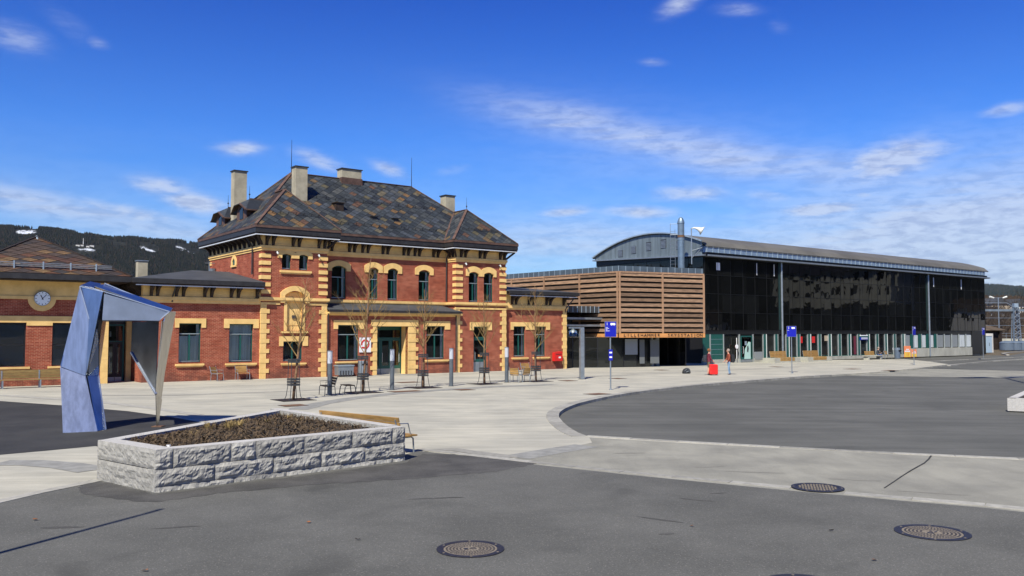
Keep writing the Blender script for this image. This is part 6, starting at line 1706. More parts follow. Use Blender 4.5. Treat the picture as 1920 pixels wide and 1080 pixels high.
# ------------------------------------------------------------------ chairs and benches
def chair(g, rz, label, wood='bench_wood', group='wooden chairs on the plaza', hm='galvanised', wd=.56):
    c = thing('garden_chair', label, 'chair', g, rz, group)
    for k in range(4): m2 = MB(); m2.box(-wd / 2, wd / 2, -.20 + k * .115, -.10 + k * .115, .43, .46); m2.build('seat_slat', wood, c)
    for k in range(3): m2 = MB(); m2.bar((-wd / 2, .30 + k * .03, .56 + k * .125), (wd / 2, .30 + k * .03, .56 + k * .125), .03, .11, (0, .25, 1)); m2.build('back_slat', wood, c)
    for s_ in (-1, 1):
        x = s_ * (wd / 2 + .02); m2 = MB(); m2.tube([(x, -.22, 0), (x, -.20, .40), (x, -.14, .46), (x, .24, .46), (x, .27, .40), (x, .30, 0)], .02, 6)
        m2.tube([(x, .26, .46), (x, .40, .92)], .018, 6); m2.tube([(x, -.16, .46), (x, -.18, .66), (x, .33, .68)], .014, 6); m2.build('leg', hm, c)
    return c
chair(SP(-3.0, -.75), TH + R(35), 'wooden chair turned half right, left one of the pair by the left wing')
chair(SP(-1.35, -.55), TH, 'wooden chair facing the camera, right one of the pair by the left wing', wd=.72)
chair(gp(990, 705) + Vector((0, 0, 0)), TH, 'wooden chair against the wall under the right wing\'s first window', wd=.72)
chair(gp(968, 717), TH + R(120), 'wooden chair with its back to the rightmost light bollard', wd=.55)
chair(gp(981, 716), TH + R(185), 'wooden chair seen from behind, between the bollard and the rightmost tree', wd=.55)
cg = chair(gp(612, 741), TH - R(100), 'grey chair facing right behind the nearest light bollard', 'dark_wood', 'grey seats among the trees', 'dark_steel', 1.0)
stl = thing('garden_stool', 'grey backless seat between the nearest bollard and the tallest young tree', 'stool', gp(652, 739), TH - R(100), 'grey seats among the trees')
for k in range(4): m2 = MB(); m2.box(-.5, .5, -.24 + k * .12, -.135 + k * .12, .43, .46); m2.build('seat_slat', 'dark_wood', stl)
for s_ in (-1, 1):
    x = s_ * .42; m2 = MB(); m2.tube([(x, -.30, 0), (x, -.25, .36), (x, -.18, .44), (x, .18, .44), (x, .25, .36), (x, .30, 0)], .024, 6); m2.build('leg', 'dark_steel', stl)
lbn = thing('long_bench', 'long wooden wall bench below the clock building\'s windows at the left edge', 'bench', SP(-9.13 - 7.5, -1.55), TH)
for k in range(4): m2 = MB(); m2.box(0, 5.6, -.02 + k * .12, .085 + k * .12, .44, .48); m2.build('seat_slat', 'olive_wood', lbn)
for k in range(3): m2 = MB(); m2.box(0, 5.6, .48 + k * .01, .51 + k * .01, .52 + k * .155, .665 + k * .155); m2.build('back_slat', 'olive_wood', lbn)
for x in (.15, 1.9, 3.7, 5.45): m2 = MB(); m2.bar((x, 0, 0), (x, 0, .44), .07, .07); m2.bar((x, .45, 0), (x, .52, .95), .06, .06); m2.bar((x, 0, .41), (x, .5, .41), .05, .05); m2.build('leg', 'galvanised', lbn)
def timber_terrace(u, v, label):
    b = thing('timber_bench', label, 'bench', SP(u, v), TH, 'stepped timber benches on concrete bases')
    m2 = MB(); m2.box(0, 4.3, 0, 1.5, 0, .16); m2.build('base', 'concrete_wall', b)
    for a, c in ((0, .95), (3.3, 4.3)): m2 = MB(); m2.box(a, c, .05, 1.45, .161, .47); m2.build('concrete_block', 'concrete_wall', b)
    for k in range(3): m2 = MB(); m2.box(.96, 3.29, .0, .05, .17 + k * .105, .262 + k * .105); m2.build('timber', 'bench_wood', b)
    for k in range(5): m2 = MB(); m2.box(.96, 3.29, .0 + k * .15, .135 + k * .15, .485, .52); m2.build('timber', 'bench_wood', b)
    for k in range(4): m2 = MB(); m2.box(.5, 3.1, .85 + k * .03, .9 + k * .03, .53 + k * .155, .67 + k * .155); m2.build('timber', 'bench_wood', b)
    for x in (.6, 3.0): m2 = MB(); m2.bar((x, .95, .47), (x, 1.08, 1.12), .05, .06); m2.build('leg', 'galvanised', b)
timber_terrace(51.7, -2.0, 'left of the two stepped timber benches before the black glass building'); timber_terrace(57.3, -2.0, 'right of the two stepped timber benches, behind the bus sign numbered 2')
seatb = thing('plaza_bench', 'wooden-backed bench with the seated person by the shop door', 'bench', SP(68.6, -1.6), TH)
m2 = MB(); m2.box(0, 3.2, -.3, .35, .38, .46); m2.build('seat', 'concrete_wall', seatb)
for x in (.15, 2.75): m2 = MB(); m2.box(x, x + .3, -.25, .3, 0, .379); m2.build('leg', 'concrete_wall', seatb)
for k in range(3): m2 = MB(); m2.box(.4, 2.3, .25 + k * .03, .3 + k * .03, .50 + k * .15, .635 + k * .15); m2.build('back_slat', 'bench_wood', seatb)
for k, (u, l) in enumerate(((73.6, 'left of the two far wooden chairs beside the shop\'s litter bin'), (75.0, 'right of the two far wooden chairs beside the shop\'s litter bin'))): chair(SP(u, -.7), TH + R(10), l, 'bench_wood', 'far chairs by the shop', wd=.9)

# ------------------------------------------------------------------ bins, boxes, posters
bn = thing('litter_bin', 'grey cylindrical litter bin by the station wall under the red poster', 'litter bin', SP(7.0, -.75), TH)
MB().lathe([(.30, .02), (.32, .05), (.32, .93)], 20).build('body', 'galvanised', bn); MB().lathe([(.33, .94), (.33, 1.02), (.28, 1.06)], 20).build('lid', 'galvanised', bn)
m2 = MB(); m2.box(-.2, .2, -.345, -.30, .76, .88); m2.build('slot', 'black_paint', bn)
gb = thing('grit_box', 'low grey ribbed grit box against the wall left of the litter bin', 'box', SP(5.65, -.65), TH)
m2 = MB(); m2.prism([(-.55, .12), (.55, .12), (.58, .72), (-.58, .72)], -.3, .3, 'xz'); m2.build('body', 'galvanised', gb)
m2 = MB(); m2.box(-.62, .62, -.34, .34, .721, .80); m2.build('lid', 'zinc_light', gb)
for k in range(5): m2 = MB(); m2.box(-.45 + k * .2, -.37 + k * .2, -.33, -.30, .0, .42); m2.build('rib', 'dark_steel', gb)
bb = thing('litter_bin', 'light grey rectangular waste bin in front of the pavilion\'s dark glass', 'litter bin', gp(1215, 686), rz_u)
m2 = MB(); m2.prism([(-.42, 0), (.42, 0), (.5, 1.05), (-.5, 1.05)], -.35, .35, 'xz'); m2.build('body', 'galvanised', bb); m2 = MB(); m2.box(-.53, .53, -.38, .38, 1.051, 1.15); m2.build('lid', 'zinc_light', bb)
bk2 = thing('litter_bin', 'dark bin standing just left of the light grey one under the pavilion', 'litter bin', gp(1190, 686), rz_u)
m2 = MB(); m2.box(-.32, .32, -.3, .3, 0, 1.0); m2.build('body', 'black_panel', bk2); m2 = MB(); m2.box(-.34, .34, -.32, .32, 1.001, 1.06); m2.build('lid', 'dark_steel', bk2)
fb = thing('litter_bin', 'blue-grey litter bin between the far chairs and the orange placard', 'litter bin', SP(76.6, -.9), TH)
MB().lathe([(.33, 0), (.36, 1.0), (.30, 1.25)], 14).build('body', 'tank_blue', fb); m2 = MB(); m2.box(-.25, .25, -.4, -.3, .85, 1.0); m2.build('slot', 'black_paint', fb)
def aboard(u, v, wd, ht, label, eleven):
    b = thing('placard', label, 'placard', SP(u, v), TH - R(8), 'orange placards by the shop')
    m2 = MB(); m2.box(-wd / 2, wd / 2, -.04, 0, .12, ht); m2.build('board', 'orange_print', b)
    m2 = MB(); m2.box(-wd / 2 + .03, wd / 2 - .03, -.05, -.041, .15, ht * .48); m2.build('print', 'yellow_print', b)
    m2 = MB(); m2.box(-wd / 2 + .08, wd / 2 - .12, -.05, -.041, ht * .52, ht * .62); m2.box(-wd * .2, wd * .25, -.05, -.041, ht * .68, ht * .76); m2.build('print', 'white_print', b)
    m2 = MB(); m2.tube([(-wd / 2 + .05, .25, 0), (-wd / 2 + .05, -.02, .2)], .03, 5); m2.tube([(wd / 2 - .05, .25, 0), (wd / 2 - .05, -.02, .2)], .03, 5); m2.box(-wd / 2, wd / 2, -.15, .3, .0, .05); m2.build('stand', 'black_paint', b)
    if eleven: text_mesh('11', .5, 'number', 'red_paint', b, Matrix.Translation((.02, -.052, ht * .30)) @ Matrix.Rotation(R(90), 4, 'X'), .003)
aboard(77.9, -1.4, 1.15, 1.45, 'larger orange and yellow placard with a red 11', True); aboard(79.6, -1.3, .9, 1.05, 'smaller orange placard right of the one numbered 11', False)

# ------------------------------------------------------------------ bus stop signs
def bus_sign(x, y, num, rz, label, lines=4, wd=.62, ht=.82, top=3.6, info=True):
    g = gp(x, y) if not isinstance(x, Vector) else x
    s_ = thing('bus_stop_sign', label, 'bus stop sign', g, rz, 'numbered bus stop signs')
    MB().tube([(0, 0, 0), (0, 0, top - .1)], .038, 10).build('pole', 'galvanised', s_); MB().lathe([(.09, 0), (.09, .04), (.05, .06)], 12).build('foot', 'galvanised', s_)
    z0, z1 = top - ht, top
    m2 = MB(); m2.box(-wd / 2, wd / 2, -.075, -.042, z0, z1); m2.build('frame', 'galvanised', s_)
    m2 = MB(); m2.box(-wd / 2 + .018, wd / 2 - .018, -.082, -.0751, z0 + .018, z1 - .018); m2.build('panel', 'blue_sign', s_)
    text_mesh(num, .20, 'number', 'white_print', s_, Matrix.Translation((-wd * .30, -.085, z1 - .14)) @ Matrix.Rotation(R(90), 4, 'X'), .002)
    bx = .10; m2 = MB(); m2.prism([(-.03 + bx, 0), (.20 + bx, 0), (.20 + bx, .07), (.18 + bx, .10), (-.03 + bx, .10)], -.088, -.083, 'xz')
    for wx in (.02, .14): m2.lathe([(.022, 0), (.022, .004)], 10, (0, 0, 0)); 
    m2.xf(Matrix.Translation((-.03, 0, z1 - .20))); m2 = MB(); m2.prism([(-.02, 0), (.24, 0), (.24, .07), (.215, .105), (-.02, .105)], -.088, -.083, 'xz')
    m2.prism([(.02, -.022), (.07, -.022), (.07, -.001), (.02, -.001)], -.088, -.083, 'xz'); m2.prism([(.15, -.022), (.20, -.022), (.20, -.001), (.15, -.001)], -.088, -.083, 'xz')
    m2.xf(Matrix.Translation((.01, 0, z1 - .19))); m2.build('bus_symbol', 'white_print', s_)
    for k in range(lines):
        m2 = MB(); L = (.14, .19, .11, .23)[k % 4]; x0 = -wd * .42
        n = int(L / .03)
        for q in range(n): m2.box(x0 + q * .03, x0 + q * .03 + .022, -.086, -.0825, z1 - .30 - k * .062 - .028, z1 - .30 - k * .062)
        m2.build('route_text', 'white_print', s_, kind='stuff')
    if info:
        m2 = MB(); m2.box(-.10, .10, -.07, -.039, 1.55, 2.12); m2.build('timetable', 'blue_sign', s_)
        m2 = MB(); m2.box(-.07, .07, -.075, -.0701, 1.92, 2.0); m2.box(-.07, .07, -.075, -.0701, 1.68, 1.76); m2.build('timetable_print', 'white_print', s_)
bus_sign(1145, 731, '1', R(5), 'blue bus stop sign with a figure one, in front of the slatted pavilion')
bus_sign(1485, 700, '2', R(-4), 'blue bus stop sign with a figure two, before the stepped timber benches', 1, wd=.70, ht=.80, top=3.5, info=False)
bus_sign(1714, 684, '3', R(40), 'third bus stop sign from the left, seen nearly edge on', 1, info=False)
g4 = gp(1844, 675, LANE); bus_sign(g4 + Vector((0, 0, .1)), 0, '4', R(38), 'furthest bus stop sign, standing in front of the black building\'s right end', 1, info=False)
# square lamp column with its clear dome
lc = thing('lamp_column', 'square grey lamp column with a short arm holding a clear dome, beside the brick wing', 'street lamp', gp(1091, 711), R(20))
m2 = MB(); m2.box(-.13, .13, -.13, .13, 0, 3.28); m2.build('column', 'galvanised', lc); m2 = MB(); m2.box(-.9, .15, -.07, .07, 3.28, 3.36); m2.build('arm', 'galvanised', lc)
m2 = MB(); m2.lathe([(.40, 2.72), (.405, 2.78), (.37, 2.95), (.28, 3.10), (.12, 3.2), (.06, 3.28)], 20, (-.62, 0, 0)); m2.build('dome', 'window_glass', lc, smooth=True)
m2 = MB(); m2.lathe([(.06, 3.0), (.09, 3.02), (.06, 3.15)], 10, (-.62, 0, 0)); m2.build('bulb', 'white_print', lc); m2 = MB(); m2.box(-.2, .2, -.2, .2, .002, .02); m2.build('base_plate', 'dark_steel', lc)
# street lamps that stand outside the frame and throw their shadows into it
l1 = thing('street_lamp', 'street lamp outside the left edge, throwing the thin pole shadow over the front road', 'street lamp', (-8.42, 7.85, 0), R(75))
m2 = MB(); m2.tube([(0, 0, 0), (0, 0, 7.9)], [.07, .045], 10); m2.build('pole', 'galvanised', l1); m2 = MB(); m2.tube([(0, 0, 7.85), (.1, 0, 7.97), (.25, 0, 7.98)], .05, 8); m2.build('lamp_head', 'galvanised', l1)
l2 = thing('street_lamp', 'tall street lamp beyond the right edge, throwing the flat lamp-head shadow on the far crossing', 'street lamp', (26.9, 39.9, LANE), R(15))
m2 = MB(); m2.tube([(0, 0, 0), (0, 0, 23.4)], [.16, .10], 10); m2.build('pole', 'galvanised', l2); m2 = MB(); m2.tube([(0, 0, 22.6), (-1.2, .6, 23.6)], .07, 8); m2.tube([(0, 0, 22.6), (1.6, .6, 23.4)], .07, 8); m2.build('arm', 'galvanised', l2)
for (x, y) in ((-1.6, .8), (1.7, .65)): m2 = MB(); m2.box(x - 1.2, x + 1.2, y - .55, y + .55, 23.6, 23.72); m2.build('lamp_head', 'galvanised', l2)

# ------------------------------------------------------------------ manhole covers and drains
def manhole(c, r, label, rot, style='dots'):
    t_ = thing('manhole_cover', label, 'manhole cover', c, rot, 'round iron manhole covers in the road')
    MB().lathe([(r, .001), (r, .007), (r * .80, .007), (r * .80, .002)], 40).build('frame', 'cast_iron', t_)
    MB().lathe([(r * .79, .0012), (r * .79, .0045)], 40).build('lid', 'dusty_infill' if style == 'dots' else 'cast_iron', t_)
    mb = MB()
    if style == 'dots':
        for k, rr2 in enumerate((.30, .40, .50, .60, .70)):
            n = int(20 + k * 9)
            for i in range(n):
                a = i / n * 2 * math.pi + k * .2; b = 2 * math.pi / n * .56; r0_, r1_ = (rr2 - .026) * r, (rr2 + .026) * r
                mb.add([(math.cos(a) * r0_, math.sin(a) * r0_, .0075), (math.cos(a) * r1_, math.sin(a) * r1_, .0075), (math.cos(a + b) * r1_, math.sin(a + b) * r1_, .0075), (math.cos(a + b) * r0_, math.sin(a + b) * r0_, .0075)], [(0, 1, 2, 3)])
        for (x, y, w_, h_) in ((-.16, -.07, .10, .15), (.02, -.08, .12, .05), (.02, .03, .12, .05), (-.02, -.02, .05, .04)): mb.box(x * r * 1.2, (x + w_) * r * 1.2, y * r * 1.2, (y + h_) * r * 1.2, .0045, .008)
    else:
        for i in range(-9, 10):
            for j in range(-9, 10):
                if (i * i + j * j) < 84 and (i + j) % 2 == 0:
                    x, y = i * .078 * r, j * .078 * r; mb.cur = 1; mb.box(x - .032 * r, x + .032 * r, y - .032 * r, y + .032 * r, .0045, .0085)
    if style == 'dots': mb.build('tread', 'cast_iron', t_, kind='stuff')
    else: mb.build('tread', ['cast_iron', 'dusty_infill'], t_, kind='stuff')
    for k in range(6):
        a = k * 1.047 + .3; MB().lathe([(.018, .007), (.018, .010)], 8, (math.cos(a) * r * .9, math.sin(a) * r * .9, 0)).build('bolt', 'dusty_infill', t_)
def gz(x, y): p = gp(x, y); return Vector((p.x, p.y, .0125))
manhole(gz(882, 1031), .47, 'round iron manhole cover at the bottom centre of the road', .3)
manhole(gz(1748, 1000), .53, 'round iron manhole cover at the lower right of the road', .9)
p_ = gz(1533, 916); manhole(p_ + Vector((0, 0, .008)), .49, 'round chequered manhole cover set into the kerb line', .5, 'grid')
manhole(gz(1508, 1101), .50, 'round iron manhole cover cut off by the bottom edge', .2)
for i, (x, y, wd, l) in enumerate(((550, 760.5, 1.0, 'rusty rectangular cover nearest the planter, before the leaning young tree'), (765, 717, 1.4, 'rusty cover in the paving before the porch door'), (761, 734, 1.7, 'long rusty cover right of the bollard at the porch'), (870, 731, .9, 'rusty cover between the third bollard and its tree'),
        (1120, 739, 1.1, 'brown cover on the plaza left of bus sign 1\'s foot'), (1065, 714, .9, 'brown cover between the lamp column and rightmost tree'), (1158, 710, .8, 'small brown cover right of the lamp column'), (1240, 694, .9, 'brown cover left of the black bag'), (1598, 692, 1.3, 'brown cover in front of the seated person'), (1668, 694.5, 1.1, 'brown cover at the far plaza tip'), (1455, 688, .9, 'brown cover before the stepped timber benches'))):
    g = gp(x, y); m2 = MB(); m2.box(-wd / 2, wd / 2, -.45, .45, .003, .014); r3 = thing('drain_cover', l, 'drain cover', g, TH, 'rectangular rusty covers in the plaza'); m2.build('frame', 'cast_iron', r3)
    m2 = MB(); m2.box(-wd / 2 + .05, wd / 2 - .05, -.40, .40, .0141, .018); m2.build('lid', 'rust_iron', r3)
# litter: leaves and stains on the road
random.seed(3)
for (x, y, mt, l) in ((1640, 1053, 'red_leaf', 'curled brown leaf between the two right manhole covers'), (579, 982, 'red_leaf', 'small red leaf lying on the asphalt below the planter'), (66, 977, 'red_leaf', 'small brown leaf near the pole shadow at lower left'), (1558, 997, 'dark_wood', 'dark scrap on the asphalt left of the right manhole'), (672, 1014, 'dark_wood', 'dark speck left of the centre manhole cover'), (272, 1073, 'red_leaf', 'brown leaf at the bottom edge of the road'), (1297, 989, 'red_leaf', 'tiny brown leaf on the road right of centre')):
    g = gz(x, y); m2 = MB(); n = 7; mb = MB()
    pts = [Vector((math.cos(i / n * 6.28) * .045 * random.uniform(.6, 1.2), math.sin(i / n * 6.28) * .03 * random.uniform(.6, 1.2), .012 + random.uniform(0, .018))) for i in range(n)]
    mb.add([(0, 0, .012)] + pts, [(0, i + 1, (i + 1) % n + 1) for i in range(n)]); mb.xf(Matrix.Translation(g)); tag(mb.build('fallen_leaf' if mt == 'red_leaf' else 'litter', mt), l, 'leaf' if mt == 'red_leaf' else 'litter')

# ------------------------------------------------------------------ people and luggage
def body(name_mesh, joints, edges, radii, root, sub=2):
    me = bpy.data.meshes.new(name_mesh); me.from_pydata(joints, edges, []); ob = bpy.data.objects.new(name_mesh, me); C.objects.link(ob)
    md = ob.modifiers.new('skin', 'SKIN'); ss_ = ob.modifiers.new('sub', 'SUBSURF'); ss_.levels = sub; ss_.render_levels = sub
    for i, r in enumerate(radii):
        v = me.skin_vertices[0].data[i]; v.radius = (r, r) if not isinstance(r, tuple) else r; v.use_root = (i == root)
    dg = bpy.context.evaluated_depsgraph_get(); out = bpy.data.meshes.new_from_object(ob.evaluated_get(dg)); C.objects.unlink(ob); bpy.data.objects.remove(ob)
    return out
def person(label, loc, rz, pose, mats, hairm, shorts=False, sc=1.0, group=None):
    """faces local +x; y is sideways"""
    if pose == 'stand':
        J = [(0, 0, .95), (0, 0, 1.15), (.02, 0, 1.36), (.03, 0, 1.47), (.05, 0, 1.56), (.07, 0, 1.66), (.06, 0, 1.76),
             (.01, .17, 1.38), (.05, .22, 1.12), (.20, .20, .92), (.26, .19, .86), (.01, -.17, 1.38), (.06, -.23, 1.12), (.24, -.20, .95), (.30, -.19, .90),
             (.0, .095, .88), (.06, .10, .50), (.02, .10, .09), (.14, .11, .035), (.0, -.095, .88), (-.03, -.10, .50), (-.12, -.10, .09), (.0, -.11, .035)]
    else:
        J = [(0, 0, .52), (-.04, 0, .75), (.02, 0, .98), (.07, 0, 1.08), (.11, 0, 1.15), (.15, 0, 1.25), (.14, 0, 1.34),
             (.02, .17, .99), (.12, .22, .76), (.34, .12, .70), (.40, .10, .70), (.02, -.17, .99), (.12, -.22, .76), (.34, -.14, .74), (.38, -.12, .78),
             (.04, .10, .52), (.44, .12, .54), (.50, .12, .09), (.62, .13, .035), (.04, -.10, .52), (.44, -.12, .54), (.38, -.12, .09), (.50, -.13, .035)]
    E_l = [(0, 1), (1, 2), (2, 3), (3, 4), (4, 5), (5, 6), (2, 7), (7, 8), (8, 9), (9, 10), (2, 11), (11, 12), (12, 13), (13, 14), (0, 15), (15, 16), (16, 17), (17, 18), (0, 19), (19, 20), (20, 21), (21, 22)]
    Rd = [(.13, .16), (.125, .15), (.13, .17), .062, .058, .098, .07, .07, .05, .036, .04, .07, .05, .036, .04, .095, .066, .045, .04, .095, .066, .045, .04]
    me = body('body', J, E_l, Rd, 0)
    for m_ in mats: me.materials.append(M[m_])     # skin, top, legs, shoes
    hz = 1.0 if pose == 'stand' else 0
    for p in me.polygons:
        c = p.center
        if pose == 'stand':
            hand_ = (c.x > .17 and c.z < 1.0 and c.z > .8 and abs(c.y) > .12)
            if c.z > 1.47: k = 0
            elif hand_: k = 0
            elif c.z > .90: k = 1
            elif shorts and c.z < .52 and c.z > .11: k = 0
            elif c.z > .085: k = 2
            else: k = 3
        else:
            if c.z > 1.06: k = 0
            elif c.x > .33 and c.z > .64: k = 0
            elif c.z > .60 and c.x < .36: k = 1
            elif c.z > .085: k = 2
            else: k = 3
        p.material_index = k; p.use_smooth = True
    t_ = thing('person', label, 'person', loc, rz, group)
    t_.scale = (sc, sc, sc)
    b = bpy.data.objects.new('body', me); C.objects.link(b); b.parent = t_
    hx, hz_ = (.055, 1.69) if pose == 'stand' else (.135, 1.28)
    mb = MB()
    prof = [(.0, .125), (.05, .12), (.09, .09), (.115, .04), (.118, -.02), (.10, -.07)]
    mb.lathe([(r + .001, z) for r, z in prof[::-1]], 14, (hx - .022, 0, hz_ + .01)); mb.v = [(x if x < hx + .055 else hx + .055 + (x - hx - .055) * .3, y, z) for x, y, z in mb.v]; mb.build('hair', hairm, t_, smooth=True)
    # nose, ear and mouth
    mb = MB(); mb.tube([(hx + .095, 0, hz_ - .02), (hx + .128, 0, hz_ - .045), (hx + .10, 0, hz_ - .055)], [.010, .014, .010], 6); mb.build('nose', 'skin', t_)
    for s_ in (-1, 1):
        mb = MB(); mb.tube([(hx, s_ * .098, hz_ - .05), (hx, s_ * .112, hz_ - .02), (hx - .005, s_ * .10, hz_ + .01)], .014, 6); mb.build('ear', 'skin', t_)
        mb = MB(); mb.tube([(hx + .092, s_ * .035, hz_ - .01), (hx + .10, s_ * .035, hz_ - .01)], .010, 6); mb.build('eye', 'black_cloth', t_)
    # fingers curl from each hand
    for (q, s_) in ((J[10], 1), (J[14], -1)):
        mb = MB()
        for f_ in range(4):
            y = q[1] + (-.03 + f_ * .02); L = (.05, .06, .058, .045)[f_]; mb.tube([(q[0], y, q[2]), (q[0] + .045, y, q[2] - .02), (q[0] + .05 + L * .3, y, q[2] - .05)], .009, 5)
        mb.tube([(q[0] - .02, q[1] - s_ * .03, q[2]), (q[0] + .015, q[1] - s_ * .05, q[2] - .015)], .011, 5); mb.build('fingers', 'skin', t_)
    return t_
pg1, pg2 = gp(1329, 703.5), gp(1367, 702.5)
person('person in a maroon shirt and khaki shorts facing right behind the red suitcase', pg1, R(12), 'stand', ['skin', 'maroon_cloth', 'khaki_cloth', 'black_cloth'], 'hair_red', True, 1.04)
person('person in a rust jacket and light blue jeans facing left', pg2, R(186), 'stand', ['skin', 'rust_cloth', 'jeans', 'rust_iron'], 'hair_grey', False, 1.02)
person('person in a dark jacket and blue jeans sitting bent forward on the bench', SP(71.3, -1.5), TH - R(35), 'sit', ['skin', 'dark_cloth', 'jeans_dark', 'black_cloth'], 'hair_grey')
def backpack(loc, rz, label, mt, s_=1.0):
    b = thing('backpack', label, 'backpack', loc, rz, 'backpacks worn by the two standing people')
    m2 = MB(); m2.prism([(-.10, -.26), (.08, -.28), (.12, -.1), (.10, .16), (.0, .25), (-.10, .22)], -.15, .15, 'xz')
    m2.xf(Matrix.Scale(s_, 4)); o = m2.build('bag', mt, b); bv = o.modifiers.new('bevel', 'BEVEL'); bv.width = .05; bv.segments = 3
    for y in (-.09, .09): m2 = MB(); m2.tube([(-.10, y, .18), (-.30, y, .22), (-.34, y, .0), (-.12, y, -.2)], .018, 5); m2.build('strap', mt, b)
    m2 = MB(); m2.prism([(.121, -.22), (.17, -.2), (.17, -.02), (.11, .02)], -.11, .11, 'xz'); m2.build('pocket', mt, b)
backpack(pg2 + Vector((.27, .03, 1.18)), R(6), 'large dark backpack on the back of the person in the rust jacket', 'black_cloth', 1.15)
backpack(pg1 + Vector((-.27, -.03, 1.2)), R(192), 'dark backpack on the back of the person in the maroon shirt', 'dark_cloth')
su = thing('suitcase', 'upright bright red hard-shell suitcase beside the person in shorts', 'suitcase', gp(1338, 703.8), R(10))
m2 = MB(); m2.box(-.29, .29, -.16, .16, .06, .78); o = m2.build('shell', 'suitcase_red', su); bv = o.modifiers.new('bevel', 'BEVEL'); bv.width = .075; bv.segments = 4
for k in range(5): m2 = MB(); m2.bar((-.2 + k * .1, -.165, .14), (-.2 + k * .1, -.165, .70), .03, .012, (0, 1, 0)); m2.build('groove', 'red_paint', su)
m2 = MB(); m2.tube([(-.12, .08, .78), (-.12, .08, .93), (.12, .08, .93), (.12, .08, .78)], .012, 6); m2.build('handle', 'dark_steel', su)
for x in (-.2, .2):
    m2 = MB(); m2.tube([(x, -.10, .035), (x + .03, -.10, .035)], .035, 10); m2.tube([(x, .10, .035), (x + .03, .10, .035)], .035, 10); m2.build('wheels', 'black_paint', su)
bg2 = thing('duffel_bag', 'black rounded bag left alone on the plaza', 'bag', gp(1287, 700.5), R(15))
m2 = MB()
for i in range(1): m2.lathe([(.30, .0), (.33, .08), (.31, .20), (.24, .32), (.12, .38), (.02, .39)], 18)
m2.v = [(x * 1.0, y * .62, z * 1.05 + .02 * math.sin(x * 9)) for x, y, z in m2.v]; m2.build('bag', 'black_cloth', bg2, smooth=True)
m2 = MB(); m2.tube([(-.18, -.16, .22), (-.05, -.22, .36), (.1, -.2, .34), (.2, -.16, .16)], .016, 5); m2.tube([(-.1, -.19, .12), (.05, -.22, .2), (.16, -.18, .1)], .018, 5); m2.build('strap', 'galvanised', bg2)

# ------------------------------------------------------------------ beyond the right end of the office
random.seed(31)
cb = thing('utility_cabinet', 'pale blue metal cabinet at the right end of the black glass building', 'cabinet', gp(1850, 661), R(30))
m2 = MB(); m2.box(-.75, .6, -.5, .5, 0, 2.45); m2.build('body', 'box_blue', cb); m2 = MB(); m2.box(.601, .95, -.5, .5, 0, 2.9); m2.build('end_wall', 'white_wall', cb); m2 = MB(); m2.box(-.75, .6, -.52, .5, 2.451, 2.53); m2.build('roof', 'galvanised', cb); m2 = MB(); m2.box(-.12, -.06, -.53, -.50, 1.0, 1.5); m2.build('handle', 'black_paint', cb)
ksk = thing('shed', 'small brown shed with a shallow pitched roof behind the pale cabinet', 'shed', gp(1856, 655), R(30))
m2 = MB(); m2.box(-3, 3.2, 0, 5, 0, 3.4); m2.build('wall', 'dark_wood', ksk); m2 = MB(); m2.plate([(-3.6, -.8, 3.5), (4.2, -.8, 3.5), (3.4, 3, 4.6), (-3.6, 3, 4.6)], .15); m2.build('roof', 'earth', ksk); m2 = MB(); m2.box(2.4, 2.9, -.6, -.2, 0, 3.3); m2.build('post', 'dark_wood', ksk)
for i, (x, l) in enumerate(((1889, 'leftmost of the low blue-grey waste containers'), (1903, 'middle one of the low blue-grey waste containers'), (1917, 'waste container cut by the right edge of the frame'))):
    t_ = thing('waste_container', l, 'waste container', gp(x, 657), 0, 'round underground waste containers')
    MB().lathe([(1.15, 0), (1.2, .1), (1.2, 1.15), (1.15, 1.2)], 24).build('body', 'tank_blue', t_); MB().lathe([(1.25, 1.201), (1.22, 1.32), (.9, 1.52), (.3, 1.62)], 24).build('lid', 'tank_blue', t_)
cw = thing('retaining_wall', 'low grey concrete wall with a rail behind the waste containers', 'wall', gp(1868, 653.5), R(-3))
m2 = MB(); m2.box(-2, 26, 0, .5, 0, 1.9); m2.build('wall', 'concrete_wall', cw)
m2 = MB(); m2.tube([(-2, .2, 2.9), (26, .2, 2.9)], .04, 5); m2.tube([(-2, .2, 2.4), (26, .2, 2.4)], .03, 5); m2.build('rail', 'galvanised', cw)
for k in range(15): m2 = MB(); m2.tube([(-2 + k * 2, .2, 1.9), (-2 + k * 2, .2, 2.95)], .04, 5); m2.build('rail_post', 'galvanised', cw)
ms = thing('catenary_mast', 'grey lattice railway mast with cross beams at the right edge', 'mast', dp(1906, 652, 150) * 1.0, R(0))
ms.location.z = 0
for sx in (-.7, .7):
    for sy in (-.4, .4): m2 = MB(); m2.bar((sx, sy, 0), (sx * .55, sy * .6, 7.4), .22, .16); m2.build('leg', 'tank_blue', ms)
for k in range(7): m2 = MB(); z = .6 + k; s_ = 1 - .06 * k; m2.bar((-.7 * s_, -.4, z), (.7 * s_, -.4, z + .9), .1, .1); m2.bar((.7 * s_, -.42, z), (-.7 * s_, -.42, z + .9), .1, .1); m2.build('lattice', 'galvanised', ms)
m2 = MB(); m2.bar((-12, 0, 6.9), (3, 0, 6.9), .3, .35); m2.build('beam', 'zinc', ms); m2 = MB(); m2.bar((-12, 0, 8.2), (-1.5, 0, 8.2), .12, .1); m2.bar((-1.5, 0, 8.2), (0, 0, 7.3), .12, .1); m2.build('feeder_bar', 'galvanised', ms)
m2 = MB(); m2.box(-.35, .35, -.35, .35, 7.4, 8.1); m2.build('cap', 'zinc_light', ms)
for z in (5.6, 4.3): m2 = MB(); m2.tube([(-14, 0, z), (14, 0, z - .1)], .045, 4); m2.build('wire', 'galvanised', ms)
